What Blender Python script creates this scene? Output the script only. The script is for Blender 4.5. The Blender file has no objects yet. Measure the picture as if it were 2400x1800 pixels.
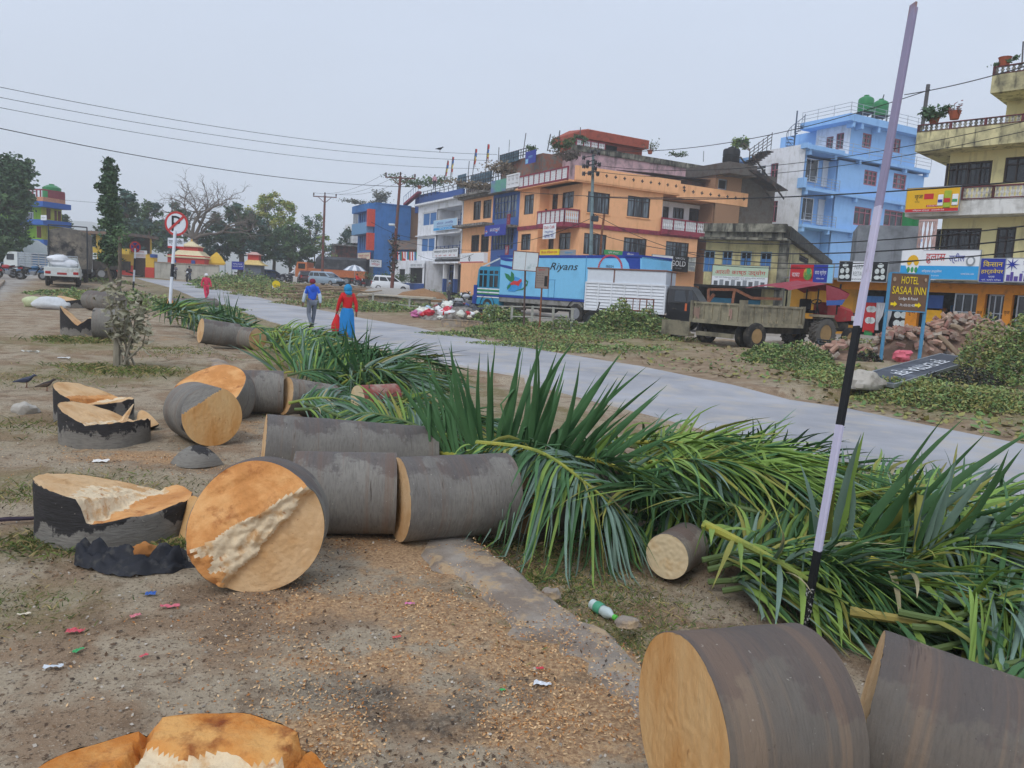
import bpy, bmesh, math, random
import numpy as np
from mathutils import Vector, Matrix, Quaternion, noise
random.seed(7); rng=np.random.default_rng(7)
SC=bpy.context.scene; COL=SC.collection
R_=math.radians
FPX=1800.0; EYE=1.65
cam=bpy.data.cameras.new('camera'); cam.sensor_width=36; cam.lens=27; cam.clip_start=.05; cam.clip_end=6000
camo=bpy.data.objects.new('camera',cam); COL.objects.link(camo); SC.camera=camo
_roll=math.atan(.055); _pit=math.atan(216/1800*math.cos(_roll))
CF=Vector((0,math.cos(_pit),-math.sin(_pit))); _r0=Vector((1,0,0)); _u0=_r0.cross(CF)
CR=math.cos(_roll)*_r0+math.sin(_roll)*_u0; CU=-math.sin(_roll)*_r0+math.cos(_roll)*_u0
CAM=Vector((0,0,EYE))
_m=Matrix((CR,CU,-CF)).transposed().to_4x4(); _m.translation=CAM; camo.matrix_world=_m
SC.render.resolution_x=1024; SC.render.resolution_y=768
SUN_EL,SUN_AZ=R_(48),R_(205)
w=bpy.data.worlds.new('World'); SC.world=w; w.use_nodes=True
nt=w.node_tree; nt.nodes.clear()
sky=nt.nodes.new('ShaderNodeTexSky'); sky.sky_type='NISHITA'; sky.sun_disc=False
sky.sun_elevation=SUN_EL; sky.sun_rotation=SUN_AZ; sky.air_density=1.0; sky.dust_density=4.0; sky.ozone_density=2.0
hsv=nt.nodes.new('ShaderNodeHueSaturation'); hsv.inputs['Saturation'].default_value=.62
tc=nt.nodes.new('ShaderNodeTexCoord'); mpp=nt.nodes.new('ShaderNodeMapping'); mpp.inputs['Scale'].default_value=(1.2,1.2,4)
nz=nt.nodes.new('ShaderNodeTexNoise'); nz.inputs['Scale'].default_value=1.6; nz.inputs['Detail'].default_value=4
mr=nt.nodes.new('ShaderNodeMapRange'); mr.inputs['From Min'].default_value=.3; mr.inputs['From Max'].default_value=.7; mr.inputs['To Min'].default_value=.95; mr.inputs['To Max'].default_value=1.1
mx=nt.nodes.new('ShaderNodeMix'); mx.data_type='RGBA'; mx.inputs[0].default_value=.78; mx.inputs[7].default_value=(5.4,6.3,7.9,1)   # cloud deck over the clear sky
mu=nt.nodes.new('ShaderNodeVectorMath'); mu.operation='SCALE'
bg=nt.nodes.new('ShaderNodeBackground'); bg.inputs['Strength'].default_value=.13; wo=nt.nodes.new('ShaderNodeOutputWorld')
L=nt.links.new
L(sky.outputs[0],hsv.inputs['Color']); L(hsv.outputs[0],mx.inputs[6]); L(mx.outputs[2],mu.inputs[0])
L(tc.outputs['Generated'],mpp.inputs[0]); L(mpp.outputs[0],nz.inputs['Vector']); L(nz.outputs['Fac'],mr.inputs['Value']); L(mr.outputs[0],mu.inputs['Scale'])
L(mu.outputs[0],bg.inputs['Color']); L(bg.outputs[0],wo.inputs['Surface'])
sl=bpy.data.lights.new('sun','SUN'); sl.energy=1.5; sl.angle=R_(22); sl.color=(1,.97,.92)
so=bpy.data.objects.new('sun',sl); COL.objects.link(so)
so.rotation_euler=Vector((math.sin(SUN_AZ)*math.cos(SUN_EL),math.cos(SUN_AZ)*math.cos(SUN_EL),math.sin(SUN_EL))).to_track_quat('Z','Y').to_euler()
SC.view_settings.view_transform='Standard'; SC.view_settings.look='None'; SC.view_settings.exposure=0.1; SC.view_settings.gamma=1
SC.cycles.max_bounces=6; SC.cycles.diffuse_bounces=3; SC.cycles.glossy_bounces=2; SC.cycles.transparent_max_bounces=8; SC.cycles.volume_bounces=3
SC.cycles.use_adaptive_sampling=True; SC.cycles.use_denoising=True
def ray(x,y): return CF+CR*((x-1200)/FPX)-CU*((y-900)/FPX)
def P(x,y,d): return CAM+ray(x,y)*d
def G(x,y,z=0.):
    r=ray(x,y); return CAM+r*((z-EYE)/r.z)
def proj(p):
    d=Vector(p)-CAM; k=d.dot(CF); return 1200+FPX*d.dot(CR)/k, 900-FPX*d.dot(CU)/k
AS=R_(28.5); SU=Vector((-math.sin(AS),math.cos(AS),0)); SV=Vector((math.cos(AS),math.sin(AS),0))
def uv(x,y): return -x*math.sin(AS)+y*math.cos(AS), x*math.cos(AS)+y*math.sin(AS)
def XY(u,v): return u*SU.x+v*SV.x, u*SU.y+v*SV.y
def sst(a,b,x):
    t=min(1,max(0,(x-a)/(b-a))); return t*t*(3-2*t)
CTRL=[]
for px,py,d in ((150,657,50),(20,640,62),(442,664,77),(483,712,46),(730,773,26.3),(915,681,75),(765,668,85),(1330,757,40),(1170,737,46),(1740,836,25),(1600,823,25),(1935,806,26.5),
                (1480,762,35),(2060,868,20.5),(2158,822,23),(2300,790,30),(1050,725,46),(1080,700,55),(640,672,72),(320,650,75),(1000,722,45),(840,690,60),(2000,860,20),(1450,790,30)):
    q=P(px,py,d); CTRL.append((q.x,q.y,q.z))
CA=np.array(CTRL)
def zbase(x,y):
    z=0.; u,v=uv(x,y)
    if y>46: z+=(min(y,90)-46)*.026+max(0,y-90)*.006
    if v>2.2:
        k=sst(11.2,15,v); z+=-.12*(1-k)
    return z
def zt(x,y):
    z=zbase(x,y); u,v=uv(x,y)
    if y>15:
        d2=(CA[:,0]-x)**2+(CA[:,1]-y)**2; s=5.+.05*y
        wk=np.exp(-d2/(2*s*s)); W=wk.sum()
        if W>1e-4:
            dz=CA[:,2]-CB; z+=float((wk*dz).sum()/(W+.25))
    return z
CB=np.array([zbase(a,b) for a,b,c in CTRL])
def T(px,d,py=720):
    for _ in range(4):
        q=P(px,py,d); z=zt(q.x,q.y)
        py=proj((q.x,q.y,z))[1]
    return Vector((q.x,q.y,z))
def GT(px,py):                                   # where the ray of a pixel meets the terrain
    r=ray(px,py); t=1.5
    while t<260:
        q=CAM+r*t
        if q.z<zt(q.x,q.y): break
        t+=max(.02,t*.006)
    return Vector((q.x,q.y,zt(q.x,q.y)))
def lin(h):
    h=h.lstrip('#'); o=[]
    for i in (0,2,4):
        c=int(h[i:i+2],16)/255; o.append(c/12.92 if c<=.04045 else ((c+.055)/1.055)**2.4)
    return o
MC={}
def mat(name,c,rough=.75,var=.18,sc=6,bump=0.,bs=40,metal=0,spec=.35,c2=None,t=.55,sc2=2.,w=.08,rnd=0.,st=(1,1,1),c3=None,t3=.6,sc3=9.,w3=.05,st3=(1,1,1),trans=0,wave=None):
    if name in MC: return MC[name]
    m=bpy.data.materials.new(name); m.use_nodes=True; n=m.node_tree; n.nodes.clear()
    out=n.nodes.new('ShaderNodeOutputMaterial'); b=n.nodes.new('ShaderNodeBsdfPrincipled'); n.links.new(b.outputs[0],out.inputs[0])
    tc=n.nodes.new('ShaderNodeTexCoord')
    def nz(scale,st,det=5):
        mp=n.nodes.new('ShaderNodeMapping'); mp.inputs['Scale'].default_value=st; n.links.new(tc.outputs['Object'],mp.inputs[0])
        q=n.nodes.new('ShaderNodeTexNoise'); q.inputs['Scale'].default_value=scale; q.inputs['Detail'].default_value=det; q.inputs['Roughness'].default_value=.62
        n.links.new(mp.outputs[0],q.inputs['Vector']); return q.outputs['Fac']
    def mr(src,a,bb,c_,d_):
        q=n.nodes.new('ShaderNodeMapRange'); n.links.new(src,q.inputs['Value'])
        for k,vv in zip(('From Min','From Max','To Min','To Max'),(a,bb,c_,d_)): q.inputs[k].default_value=vv
        return q.outputs[0]
    c=lin(c) if isinstance(c,str) else c
    q=n.nodes.new('ShaderNodeVectorMath'); q.operation='SCALE'; q.inputs[0].default_value=c[:3]
    n.links.new(mr(nz(sc,st),.25,.75,1-var,1+var),q.inputs['Scale']); col=q.outputs[0]
    def over(col,c2,t,sc2,w,st):
        c2=lin(c2) if isinstance(c2,str) else c2
        x=n.nodes.new('ShaderNodeMix'); x.data_type='RGBA'; x.inputs[7].default_value=(*c2[:3],1)
        n.links.new(mr(nz(sc2,st,8),t-w,t+w,0,1),x.inputs[0]); n.links.new(col,x.inputs[6]); return x.outputs[2]
    if c2: col=over(col,c2,t,sc2,w,st)
    if c3: col=over(col,c3,t3,sc3,w3,st3)
    if rnd:
        oi=n.nodes.new('ShaderNodeObjectInfo'); h=n.nodes.new('ShaderNodeHueSaturation')
        n.links.new(mr(oi.outputs['Random'],0,1,1-rnd,1+rnd),h.inputs['Value']); n.links.new(mr(oi.outputs['Random'],0,1,.5-rnd*.06,.5+rnd*.06),h.inputs['Hue'])
        n.links.new(col,h.inputs['Color']); col=h.outputs[0]
    n.links.new(col,b.inputs['Base Color'])
    b.inputs['Roughness'].default_value=rough; b.inputs['Metallic'].default_value=metal; b.inputs['Specular IOR Level'].default_value=spec
    if trans: b.inputs['Transmission Weight'].default_value=trans
    if bump:
        bp=n.nodes.new('ShaderNodeBump'); bp.inputs['Strength'].default_value=min(1,bump); bp.inputs['Distance'].default_value=.02
        if wave:
            mp=n.nodes.new('ShaderNodeMapping'); mp.inputs['Scale'].default_value=wave; n.links.new(tc.outputs['Object'],mp.inputs[0])
            wv=n.nodes.new('ShaderNodeTexWave'); wv.inputs['Scale'].default_value=1; n.links.new(mp.outputs[0],wv.inputs[0]); n.links.new(wv.outputs['Fac'],bp.inputs['Height'])
        else: n.links.new(nz(bs,st),bp.inputs['Height'])
        n.links.new(bp.outputs[0],b.inputs['Normal'])
    MC[name]=m; return m
def tag(o,label=None,cat=None,group=None,kind=None):
    if label: o['label']=label
    if cat: o['category']=cat
    if group: o['group']=group
    if kind: o['kind']=kind
    return o
def thing(name,label,cat,loc=(0,0,0),rz=0,group=None):
    o=bpy.data.objects.new(name,None); COL.objects.link(o); o.empty_display_size=.2
    if isinstance(rz,(int,float)): o.rotation_euler=(0,0,rz); o.location=loc
    else: o.matrix_world=rz
    return tag(o,label,cat,group)
def copy_tree(o,parent=None):
    c=o.copy(); COL.objects.link(c)
    if parent: c.parent=parent; c.matrix_parent_inverse=o.matrix_parent_inverse.copy()
    for ch in KIDS.get(o.name,[]): copy_tree2(ch,c)
    return c
KIDS={}
def copy_tree2(o,p):
    c=o.copy(); COL.objects.link(c); c.parent=p
    for ch in KIDS.get(o.name,[]): copy_tree2(ch,c)
class MB:
    def __init__(s): s.v=[]; s.f=[]; s.mi=[]; s.cur=0
    def add(s,vs,fs):
        b=len(s.v); s.v.extend(tuple(x) for x in vs); s.f.extend(tuple(i+b for i in f) for f in fs); s.mi.extend([s.cur]*len(fs)); return s
    def hexa(s,p): return s.add(p,[(0,3,2,1),(4,5,6,7),(0,1,5,4),(1,2,6,5),(2,3,7,6),(3,0,4,7)])
    def box(s,a,b,M=None):
        (x0,y0,z0),(x1,y1,z1)=a,b
        p=[Vector(q) for q in ((x0,y0,z0),(x1,y0,z0),(x1,y1,z0),(x0,y1,z0),(x0,y0,z1),(x1,y0,z1),(x1,y1,z1),(x0,y1,z1))]
        if M: p=[M@q for q in p]
        return s.hexa(p)
    def bbox(s,a,b,r=.02,M=None):                     # box with chamfered edges
        (x0,y0,z0),(x1,y1,z1)=a,b; r=min(r,(x1-x0)*.45,(y1-y0)*.45,(z1-z0)*.45)
        def ring(z,i): return [Vector(q) for q in ((x0+i,y0+r+i*.4,z),(x0+r+i*.4,y0+i,z),(x1-r-i*.4,y0+i,z),(x1-i,y0+r+i*.4,z),(x1-i,y1-r-i*.4,z),(x1-r-i*.4,y1-i,z),(x0+r+i*.4,y1-i,z),(x0+i,y1-r-i*.4,z))]
        rs=[ring(z0,r),ring(z0+r,0),ring(z1-r,0),ring(z1,r)]
        if M: rs=[[M@q for q in k] for k in rs]
        return s.loft(rs)
    def loft(s,rs,cap=True,closed=True):
        n=len(rs[0]); vs=[p for r in rs for p in r]; fs=[]
        for i in range(len(rs)-1):
            for j in range(n if closed else n-1):
                k=(j+1)%n; fs.append((i*n+j,i*n+k,(i+1)*n+k,(i+1)*n+j))
        if cap: fs+= [tuple(range(n-1,-1,-1)),tuple((len(rs)-1)*n+j for j in range(n))]
        return s.add(vs,fs)
    def tube(s,pts,r,n=8,cap=True):
        pts=[Vector(p) for p in pts]; rr=r if isinstance(r,(list,tuple)) else [r]*len(pts); rs=[]; pn=None
        for i,p in enumerate(pts):
            t=(pts[min(i+1,len(pts)-1)]-pts[max(i-1,0)]).normalized()
            if pn is None: pn=t.orthogonal().normalized()
            a=(pn-t*pn.dot(t)); a=a.normalized() if a.length>1e-5 else t.orthogonal().normalized(); pn=a; b=t.cross(a)
            rs.append([p+(a*math.cos(k*2*math.pi/n)+b*math.sin(k*2*math.pi/n))*rr[i] for k in range(n)])
        return s.loft(rs,cap)
    def lathe(s,prof,c=(0,0,0),ax=(0,0,1),n=16,cap=True):
        ax=Vector(ax).normalized(); a=ax.orthogonal().normalized(); b=ax.cross(a); c=Vector(c)
        return s.loft([[c+ax*z+(a*math.cos(k*2*math.pi/n)+b*math.sin(k*2*math.pi/n))*max(r,1e-4) for k in range(n)] for r,z in prof],cap)
    def bar(s,p,q,w,h=None,up=(0,0,1)):
        p,q=Vector(p),Vector(q); h=h or w; t=(q-p).normalized(); u=Vector(up)
        if abs(t.dot(u))>.95: u=Vector((1,0,0))
        a=t.cross(u).normalized()*w/2; b=a.cross(t).normalized()*h/2
        return s.hexa([p-a-b,p+a-b,q+a-b,q-a-b,p-a+b,p+a+b,q+a+b,q-a+b])
    def prism(s,poly,d,M=None):                       # polygon (x,z) extruded along y 0..d
        n=len(poly); vs=[Vector((x,0,z)) for x,z in poly]+[Vector((x,d,z)) for x,z in poly]
        if M: vs=[M@q for q in vs]
        return s.add(vs,[tuple(range(n)),tuple(range(2*n-1,n-1,-1))]+[(i,i+n,(i+1)%n+n,(i+1)%n) for i in range(n)])
    def blob(s,c,r,amp=.15,n=10,m=8,seed=0,fr=1.5,flat=None):
        c=Vector(c); r=Vector(r) if not isinstance(r,(int,float)) else Vector((r,r,r)); rs=[]
        for i in range(m+1):
            th=math.pi*(.02+.96*i/m); ring=[]
            for j in range(n):
                ph=2*math.pi*j/n; d=Vector((math.sin(th)*math.cos(ph),math.sin(th)*math.sin(ph),-math.cos(th)))
                k=1+amp*2*noise.noise(d*fr+Vector((seed*7.1,seed*3.3,seed)))
                q=Vector((d.x*r.x*k,d.y*r.y*k,d.z*r.z*k))
                if flat is not None and q.z<flat: q.z=flat
                ring.append(c+q)
            rs.append(ring)
        return s.loft(rs)
    def build(s,name,m,parent=None,smooth=False,bevel=0):
        me=bpy.data.meshes.new(name); me.from_pydata(s.v,[],s.f); ms=m if isinstance(m,(list,tuple)) else [m]
        for x in ms: me.materials.append(x)
        if len(ms)>1: me.polygons.foreach_set('material_index',s.mi)
        if smooth:
            me.polygons.foreach_set('use_smooth',[True]*len(me.polygons))
            if smooth!=2: me.set_sharp_from_angle(angle=R_(40))
        me.update(); o=bpy.data.objects.new(name,me); COL.objects.link(o)
        if parent: o.parent=parent; KIDS.setdefault(parent.name,[]).append(o)
        if bevel:
            q=o.modifiers.new('b','BEVEL'); q.width=bevel; q.segments=2; q.limit_method='ANGLE'
        return o
def quadcloud(name,V,m,parent=None,mi=None):          # V: (n,4,3) array of separate quads
    n=len(V); me=bpy.data.meshes.new(name); me.from_pydata(V.reshape(-1,3).tolist(),[],np.arange(4*n).reshape(n,4).tolist())
    ms=m if isinstance(m,(list,tuple)) else [m]
    for x in ms: me.materials.append(x)
    if mi is not None: me.polygons.foreach_set('material_index',np.asarray(mi,dtype=np.int32))
    o=bpy.data.objects.new(name,me); COL.objects.link(o)
    if parent: o.parent=parent; KIDS.setdefault(parent.name,[]).append(o)
    return o
def leafquads(C,size,up=.35,asp=.5,jit=.3):           # diamond leaves at centres C (n,3)
    n=len(C); d=rng.normal(size=(n,3)); d[:,2]*=.6; d/=np.linalg.norm(d,axis=1)[:,None]
    nn=rng.normal(size=(n,3)); nn[:,2]+=up*3; s=np.cross(d,nn); s/=np.linalg.norm(s,axis=1)[:,None]+1e-9
    L_=(size*(1+jit*rng.normal(size=n)))[:,None]; W_=L_*asp
    b=np.cross(s,d); k=.15*L_
    return np.stack([C-d*L_*.5,C+s*W_*.5-b*k,C+d*L_*.5,C-s*W_*.5-b*k],axis=1)
TXT={}
def text_mesh(body,res=2,shear=0,font=0):
    k=(body,res,shear)
    if k not in TXT:
        c=bpy.data.curves.new('t','FONT'); c.body=body; c.resolution_u=res; c.shear=shear
        o=bpy.data.objects.new('t',c); m=bpy.data.meshes.new_from_object(o)
        v=np.empty(len(m.vertices)*3); m.vertices.foreach_get('co',v); v=v.reshape(-1,3); f=[tuple(p.vertices) for p in m.polygons]
        bpy.data.objects.remove(o); bpy.data.curves.remove(c); bpy.data.meshes.remove(m)
        v[:,:2]-=v[:,:2].min(0); TXT[k]=(v,f,v[:,0].max(),v[:,1].max())
    return TXT[k]
def sign(name,label,O,X,Z,W,H,mbg,texts=(),panels=(),group=None,th=.06,frame=None,cat='sign',rims=.03,legs=None,extra=None):
    """a board standing at O (its lower left corner), X to the right, Z up; texts (body,cx,cy,w,h,mat) and panels (x0,y0,x1,y1,mat) in board fractions"""
    X=Vector(X).normalized(); Z=Vector(Z).normalized(); N=X.cross(Z)    # N faces the viewer
    M=Matrix((X,-N,Z)).transposed().to_4x4(); M.translation=Vector(O)
    r=thing(name,label,cat,rz=M,group=group)
    MB().box((0,0,0),(W,th,H)).build('panel',mbg,r)
    if frame:
        b=MB(); e=rims
        for a,c in (((-e,-.01,-e),(W+e,th+.01,0)),((-e,-.01,H),(W+e,th+.01,H+e)),((-e,-.01,0),(0,th+.01,H)),((W,-.01,0),(W+e,th+.01,H))): b.box(a,c)
        b.build('frame',frame,r)
    for i,(x0,y0,x1,y1,m) in enumerate(panels): MB().box((x0*W,-.004-.003*i,y0*H),(x1*W,-.001,y1*H)).build('printed_field',m,r)
    by={}
    for t in texts:
        body,cx,cy,w_,h_,m=t[:6]; v,f,tw,thh=text_mesh(body,shear=t[6] if len(t)>6 else 0)
        q=np.zeros_like(v); q[:,0]=(cx+(v[:,0]/tw-.5)*w_)*W; q[:,2]=(cy+(v[:,1]/thh-.5)*h_)*H; q[:,1]=-.02-.001*len(by)
        by.setdefault(m.name,(m,MB()))[1].add(q.tolist(),f)
    for m,b in by.values(): b.build('lettering',m,r)
    return r
def sst_np(a,b,x):
    t=np.clip((x-a)/(b-a),0,1); return t*t*(3-2*t)
def zt_np(x,y):
    u=-x*math.sin(AS)+y*math.cos(AS); v=x*math.cos(AS)+y*math.sin(AS)
    z=np.where(y>46,(np.minimum(y,90)-46)*.026+np.maximum(y-90,0)*.006,0.)
    z=z+np.where(v>2.2,-.12*(1-sst_np(11.2,15,v)),0.)
    num=np.zeros_like(x); den=np.zeros_like(x); s=5.+.05*y
    for (a,b,c),cb in zip(CTRL,CB):
        k=np.exp(-((a-x)**2+(b-y)**2)/(2*s*s)); num+=k*(c-cb); den+=k
    return np.where((y>15)&(den>1e-4),z+num/(den+.25),z)
def spread(parts):
    o=[]
    for a,b,s in parts: o+=list(np.arange(a,b,s))
    return o
def geo(a,b,k=1.25,s=1.):
    o=[];x=a
    while x<b: o.append(x); x+=s; s*=k
    return o+[b]
xs=[-q for q in reversed(geo(44,1500,1.3,3.))]+spread([(-43.5,-9,.5),(-9,9,.09),(9,44,.5)])+geo(44,1500,1.3,3.)
ys=[-q for q in reversed(geo(4,300,1.5,1.))]+spread([(-3.5,1.6,.5),(1.6,9,.07),(9,30,.2),(30,100,.8)])+geo(100,1500,1.25,2.)
gx,gy=np.meshgrid(xs,ys); gz=zt_np(gx,gy)
gu=-gx*math.sin(AS)+gy*math.cos(AS); gv=gx*math.cos(AS)+gy*math.sin(AS)
offroad=1-sst_np(5.4,6.4,gv)*(1-sst_np(11.8,12.6,gv))
near=(gy<60)&(gy>-1)&(np.abs(gx)<45)
mic=np.zeros_like(gz)
for i,j in zip(*np.nonzero(near)):
    x,y=gx[i,j],gy[i,j]
    h=.035*noise.noise((x*1.1,y*1.1,0))+(.02*noise.noise((x*4,y*4,3)) if y<30 else 0)
    if y<9: h+=.012*noise.noise((x*12,y*12,5))
    if gv[i,j]>12: h+=.13*noise.noise((x*.6,y*.6,9))*sst(12,14,gv[i,j])
    mic[i,j]=h
gz=gz+mic*offroad-.02*(1-offroad)
def spot(pts):
    m=np.zeros_like(gx)
    for px,py,rx,ry,s in pts:
        q=G(px,py) if py>760 else GT(px,py); m=np.maximum(m,s*np.exp(-(((gx-q.x)/rx)**2+((gy-q.y)/ry)**2)))
    return m
saw=spot([(1000,1310,.75,.45,1),(1180,1300,.5,.35,1),(1000,1420,.8,.4,.95),(1280,1540,.7,.35,.9),(1430,1660,.55,.35,1),(850,1560,.6,.3,.75),(700,1420,.5,.3,.75),(1250,1720,.7,.25,1),(760,1720,.3,.25,.9),(600,1500,.6,.3,.5),
  (330,1070,.9,.5,.9),(560,1000,.6,.8,.75),(620,950,.7,.8,.6),(240,1060,.5,.4,.6),(880,1270,.5,.25,.8),(400,800,1.5,1.2,.6),(170,800,1.2,.8,.5),(1100,1480,.6,.3,.9),(1480,1560,.3,.3,.8),(950,1650,.7,.3,.75),(300,1700,.4,.3,.5)])
burn=spot([(900,1640,.45,.2,1),(1010,1690,.35,.2,1),(800,1610,.25,.15,.8),(1080,1640,.3,.1,.7),(1180,1590,.25,.1,.6),(640,1540,.25,.12,.5),(1290,1690,.25,.12,.6),(940,1580,.25,.12,.6)])
gra=spot([(290,870,1.6,1.4,.9),(180,810,1.8,1.2,.9),(80,880,1.5,1.2,.55),(130,1270,.4,.3,.9),(30,1130,.4,.4,.8),(420,1230,.4,.3,.5),(1420,1460,.5,.35,.85),(1330,1330,.5,.5,.6),(40,1420,.4,.3,.5),(250,1140,.8,.5,.35),(20,1000,1,.8,.4),(340,700,5,4,.8),(250,690,4,4,.7)])
wildg=np.maximum(gra,np.where((gv>11.9)&(gy>8),.75*sst_np(11.9,13,gv)*(1-sst_np(17,20,gv)),0)*np.where(gu<17,1,1))
wildg=np.maximum(wildg,np.where((gv>3.0)&(gv<6.6)&(gy>10),.55,0))
conc=np.where(gv<-3.9,1.,0)*np.where((gu>8),1,0)
conc=np.maximum(conc,np.where((gv>17.5)&(gy>30),.8*sst_np(17.5,21,gv),0))
bare=spot([(1600,860,1.8,2.2,1),(1500,870,1.5,1.5,1),(1750,850,2,2,1),(1680,880,1.5,1.5,1),(2390,1010,.9,.9,1),(980,748,3,2.5,1),(870,742,3,1.5,.6)])
me=bpy.data.meshes.new('ground'); ny,nx=gx.shape
idx=np.arange(ny*nx).reshape(ny,nx)
fc=np.stack([idx[:-1,:-1],idx[:-1,1:],idx[1:,1:],idx[1:,:-1]],-1).reshape(-1,4)
me.from_pydata(np.stack([gx,gy,gz],-1).reshape(-1,3).tolist(),[],fc.tolist())
me.polygons.foreach_set('use_smooth',[True]*len(me.polygons))
for nm,a in (('saw',saw),('burn',burn),('gra',wildg*(1-bare)),('conc',conc),('bare',bare)):
    at=me.attributes.new(nm,'FLOAT','POINT'); at.data.foreach_set('value',a.reshape(-1).astype(np.float32))
def ground_mat():
    m=bpy.data.materials.new('soil'); m.use_nodes=True; n=m.node_tree; n.nodes.clear(); l=n.links.new
    out=n.nodes.new('ShaderNodeOutputMaterial'); b=n.nodes.new('ShaderNodeBsdfPrincipled'); l(b.outputs[0],out.inputs[0]); b.inputs['Roughness'].default_value=.95; b.inputs['Specular IOR Level'].default_value=.15
    tc=n.nodes.new('ShaderNodeTexCoord')
    def nz(sc,det=6,st=(1,1,1),ro=.65):
        mp=n.nodes.new('ShaderNodeMapping'); mp.inputs['Scale'].default_value=st; l(tc.outputs['Object'],mp.inputs[0]); mp.inputs['Location'].default_value=(sc*3.1,sc*1.7,0)
        q=n.nodes.new('ShaderNodeTexNoise'); q.inputs['Scale'].default_value=sc; q.inputs['Detail'].default_value=det; q.inputs['Roughness'].default_value=ro; l(mp.outputs[0],q.inputs['Vector']); return q.outputs['Fac']
    def mr(s,a,c,d,e):
        q=n.nodes.new('ShaderNodeMapRange'); l(s,q.inputs['Value'])
        for k,v_ in zip(('From Min','From Max','To Min','To Max'),(a,c,d,e)): q.inputs[k].default_value=v_
        return q.outputs[0]
    def mth(op,a,c):
        q=n.nodes.new('ShaderNodeMath'); q.operation=op
        for i,x in enumerate((a,c)):
            if isinstance(x,(int,float)): q.inputs[i].default_value=x
            else: l(x,q.inputs[i])
        return q.outputs[0]
    def att(nm):
        q=n.nodes.new('ShaderNodeAttribute'); q.attribute_name=nm; return q.outputs['Fac']
    def mix(f,a,c):
        q=n.nodes.new('ShaderNodeMix'); q.data_type='RGBA'; l(f,q.inputs[0])
        for i,x in ((6,a),(7,c)):
            if isinstance(x,str): q.inputs[i].default_value=(*lin(x),1)
            else: l(x,q.inputs[i])
        return q.outputs[2]
    fine=nz(55,5); mid=nz(9,6); big=nz(1.3,6); sp=nz(120,3)
    c=mix(mr(mid,.35,.65,0,1),'#9c8e79','#ae9f89')
    c=mix(mr(big,.47,.56,0,1),c,'#917b64')                                    # brown leaf-litter areas
    c=mix(mr(nz(3.2,8),.54,.62,0,.62),c,'#6f5b49')
    c=mix(mr(fine,.55,.62,0,.85),c,'#5b4c3f')  # crumbs of litter
    c=mix(mr(sp,.62,.66,0,.6),c,'#c9bda9')
    c=mix(mth('MULTIPLY',att('gra'),mr(mth('ADD',mth('MULTIPLY',nz(2.2,8),.6),mth('MULTIPLY',fine,.4)),.4,.56,0,1)),c,'#68673c')
    c=mix(mth('MULTIPLY',att('gra'),mr(nz(30,6),.5,.6,0,.8)),c,'#83754a')
    sw=mr(mth('ADD',mth('MULTIPLY',att('saw'),.55),mth('MULTIPLY',nz(3.4,9,ro=.75),1.)),.80,.92,0,.95)
    sc_=mix(mr(nz(60,4),.4,.6,0,1),'#97785c','#c2a27c'); c=mix(sw,c,mix(mr(nz(26,4),.55,.62,0,.7),sc_,'#86694f'))
    bn=mr(mth('ADD',mth('MULTIPLY',att('burn'),.5),mth('MULTIPLY',nz(4,8),1.)),.74,1.02,0,.8); c=mix(bn,c,mix(mr(nz(70,3),.5,.62,0,1),'#413d3a','#82796c'))
    c=mix(mth('MULTIPLY',att('conc'),.92),c,mix(mr(nz(.8,8),.4,.62,0,1),'#aca7a0','#8c857d'))
    c=mix(att('bare'),c,mix(mr(nz(2.2,8),.4,.62,0,1),'#9b8870','#7f6a54'))
    l(c,b.inputs['Base Color'])
    bp=n.nodes.new('ShaderNodeBump'); bp.inputs['Strength'].default_value=.9; bp.inputs['Distance'].default_value=.015
    l(mth('ADD',mth('ADD',mth('MULTIPLY',mid,1.),mth('MULTIPLY',fine,.6)),mth('MULTIPLY',sp,.4)),bp.inputs['Height']); l(bp.outputs[0],b.inputs['Normal'])
    return m
me.materials.append(ground_mat()); go=bpy.data.objects.new('ground',me); COL.objects.link(go); tag(go,kind='structure')
def zg(x,y): return zt(x,y)
ASPH=mat('asphalt','#a9a9ad',rough=.62,var=.1,sc=1.2,bump=.25,bs=120,spec=.6,c2='#8b8b90',t=.53,sc2=.35,st=(1,1,1),w=.12,c3='#b3aa9c',t3=.6,sc3=1.6,w3=.1)
nearE=[(2900,1290),(2650,1220),(2400,1180),(1900,1062),(1407,942),(1249,897),(1060,855),(900,818),(710,775),(600,742),(502,711),(423,684),(360,664),(318,652)]
farE=[(3000,1190),(2700,1112),(2400,1044),(2175,1000),(1960,955),(1700,901),(1500,861),(1199,811),(957,765),(839,746),(712,721),(613,700),(500,677),(440,662)]
na=[GT(*q) for q in nearE]; fa=[GT(*q) for q in farE]
def resamp(a,n):
    d=[0]
    for p,q in zip(a,a[1:]): d.append(d[-1]+(q-p).length)
    return [Vector([float(np.interp(t*d[-1],d,[p[i] for p in a])) for i in range(3)]) for t in np.linspace(0,1,n)]
b=MB(); NR=90
A1=resamp([na[0]+(na[0]-na[1]).normalized()*25]+na,NR); A2=resamp([fa[0]+(fa[0]-fa[1]).normalized()*25]+fa,NR)
rows=[]
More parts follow.
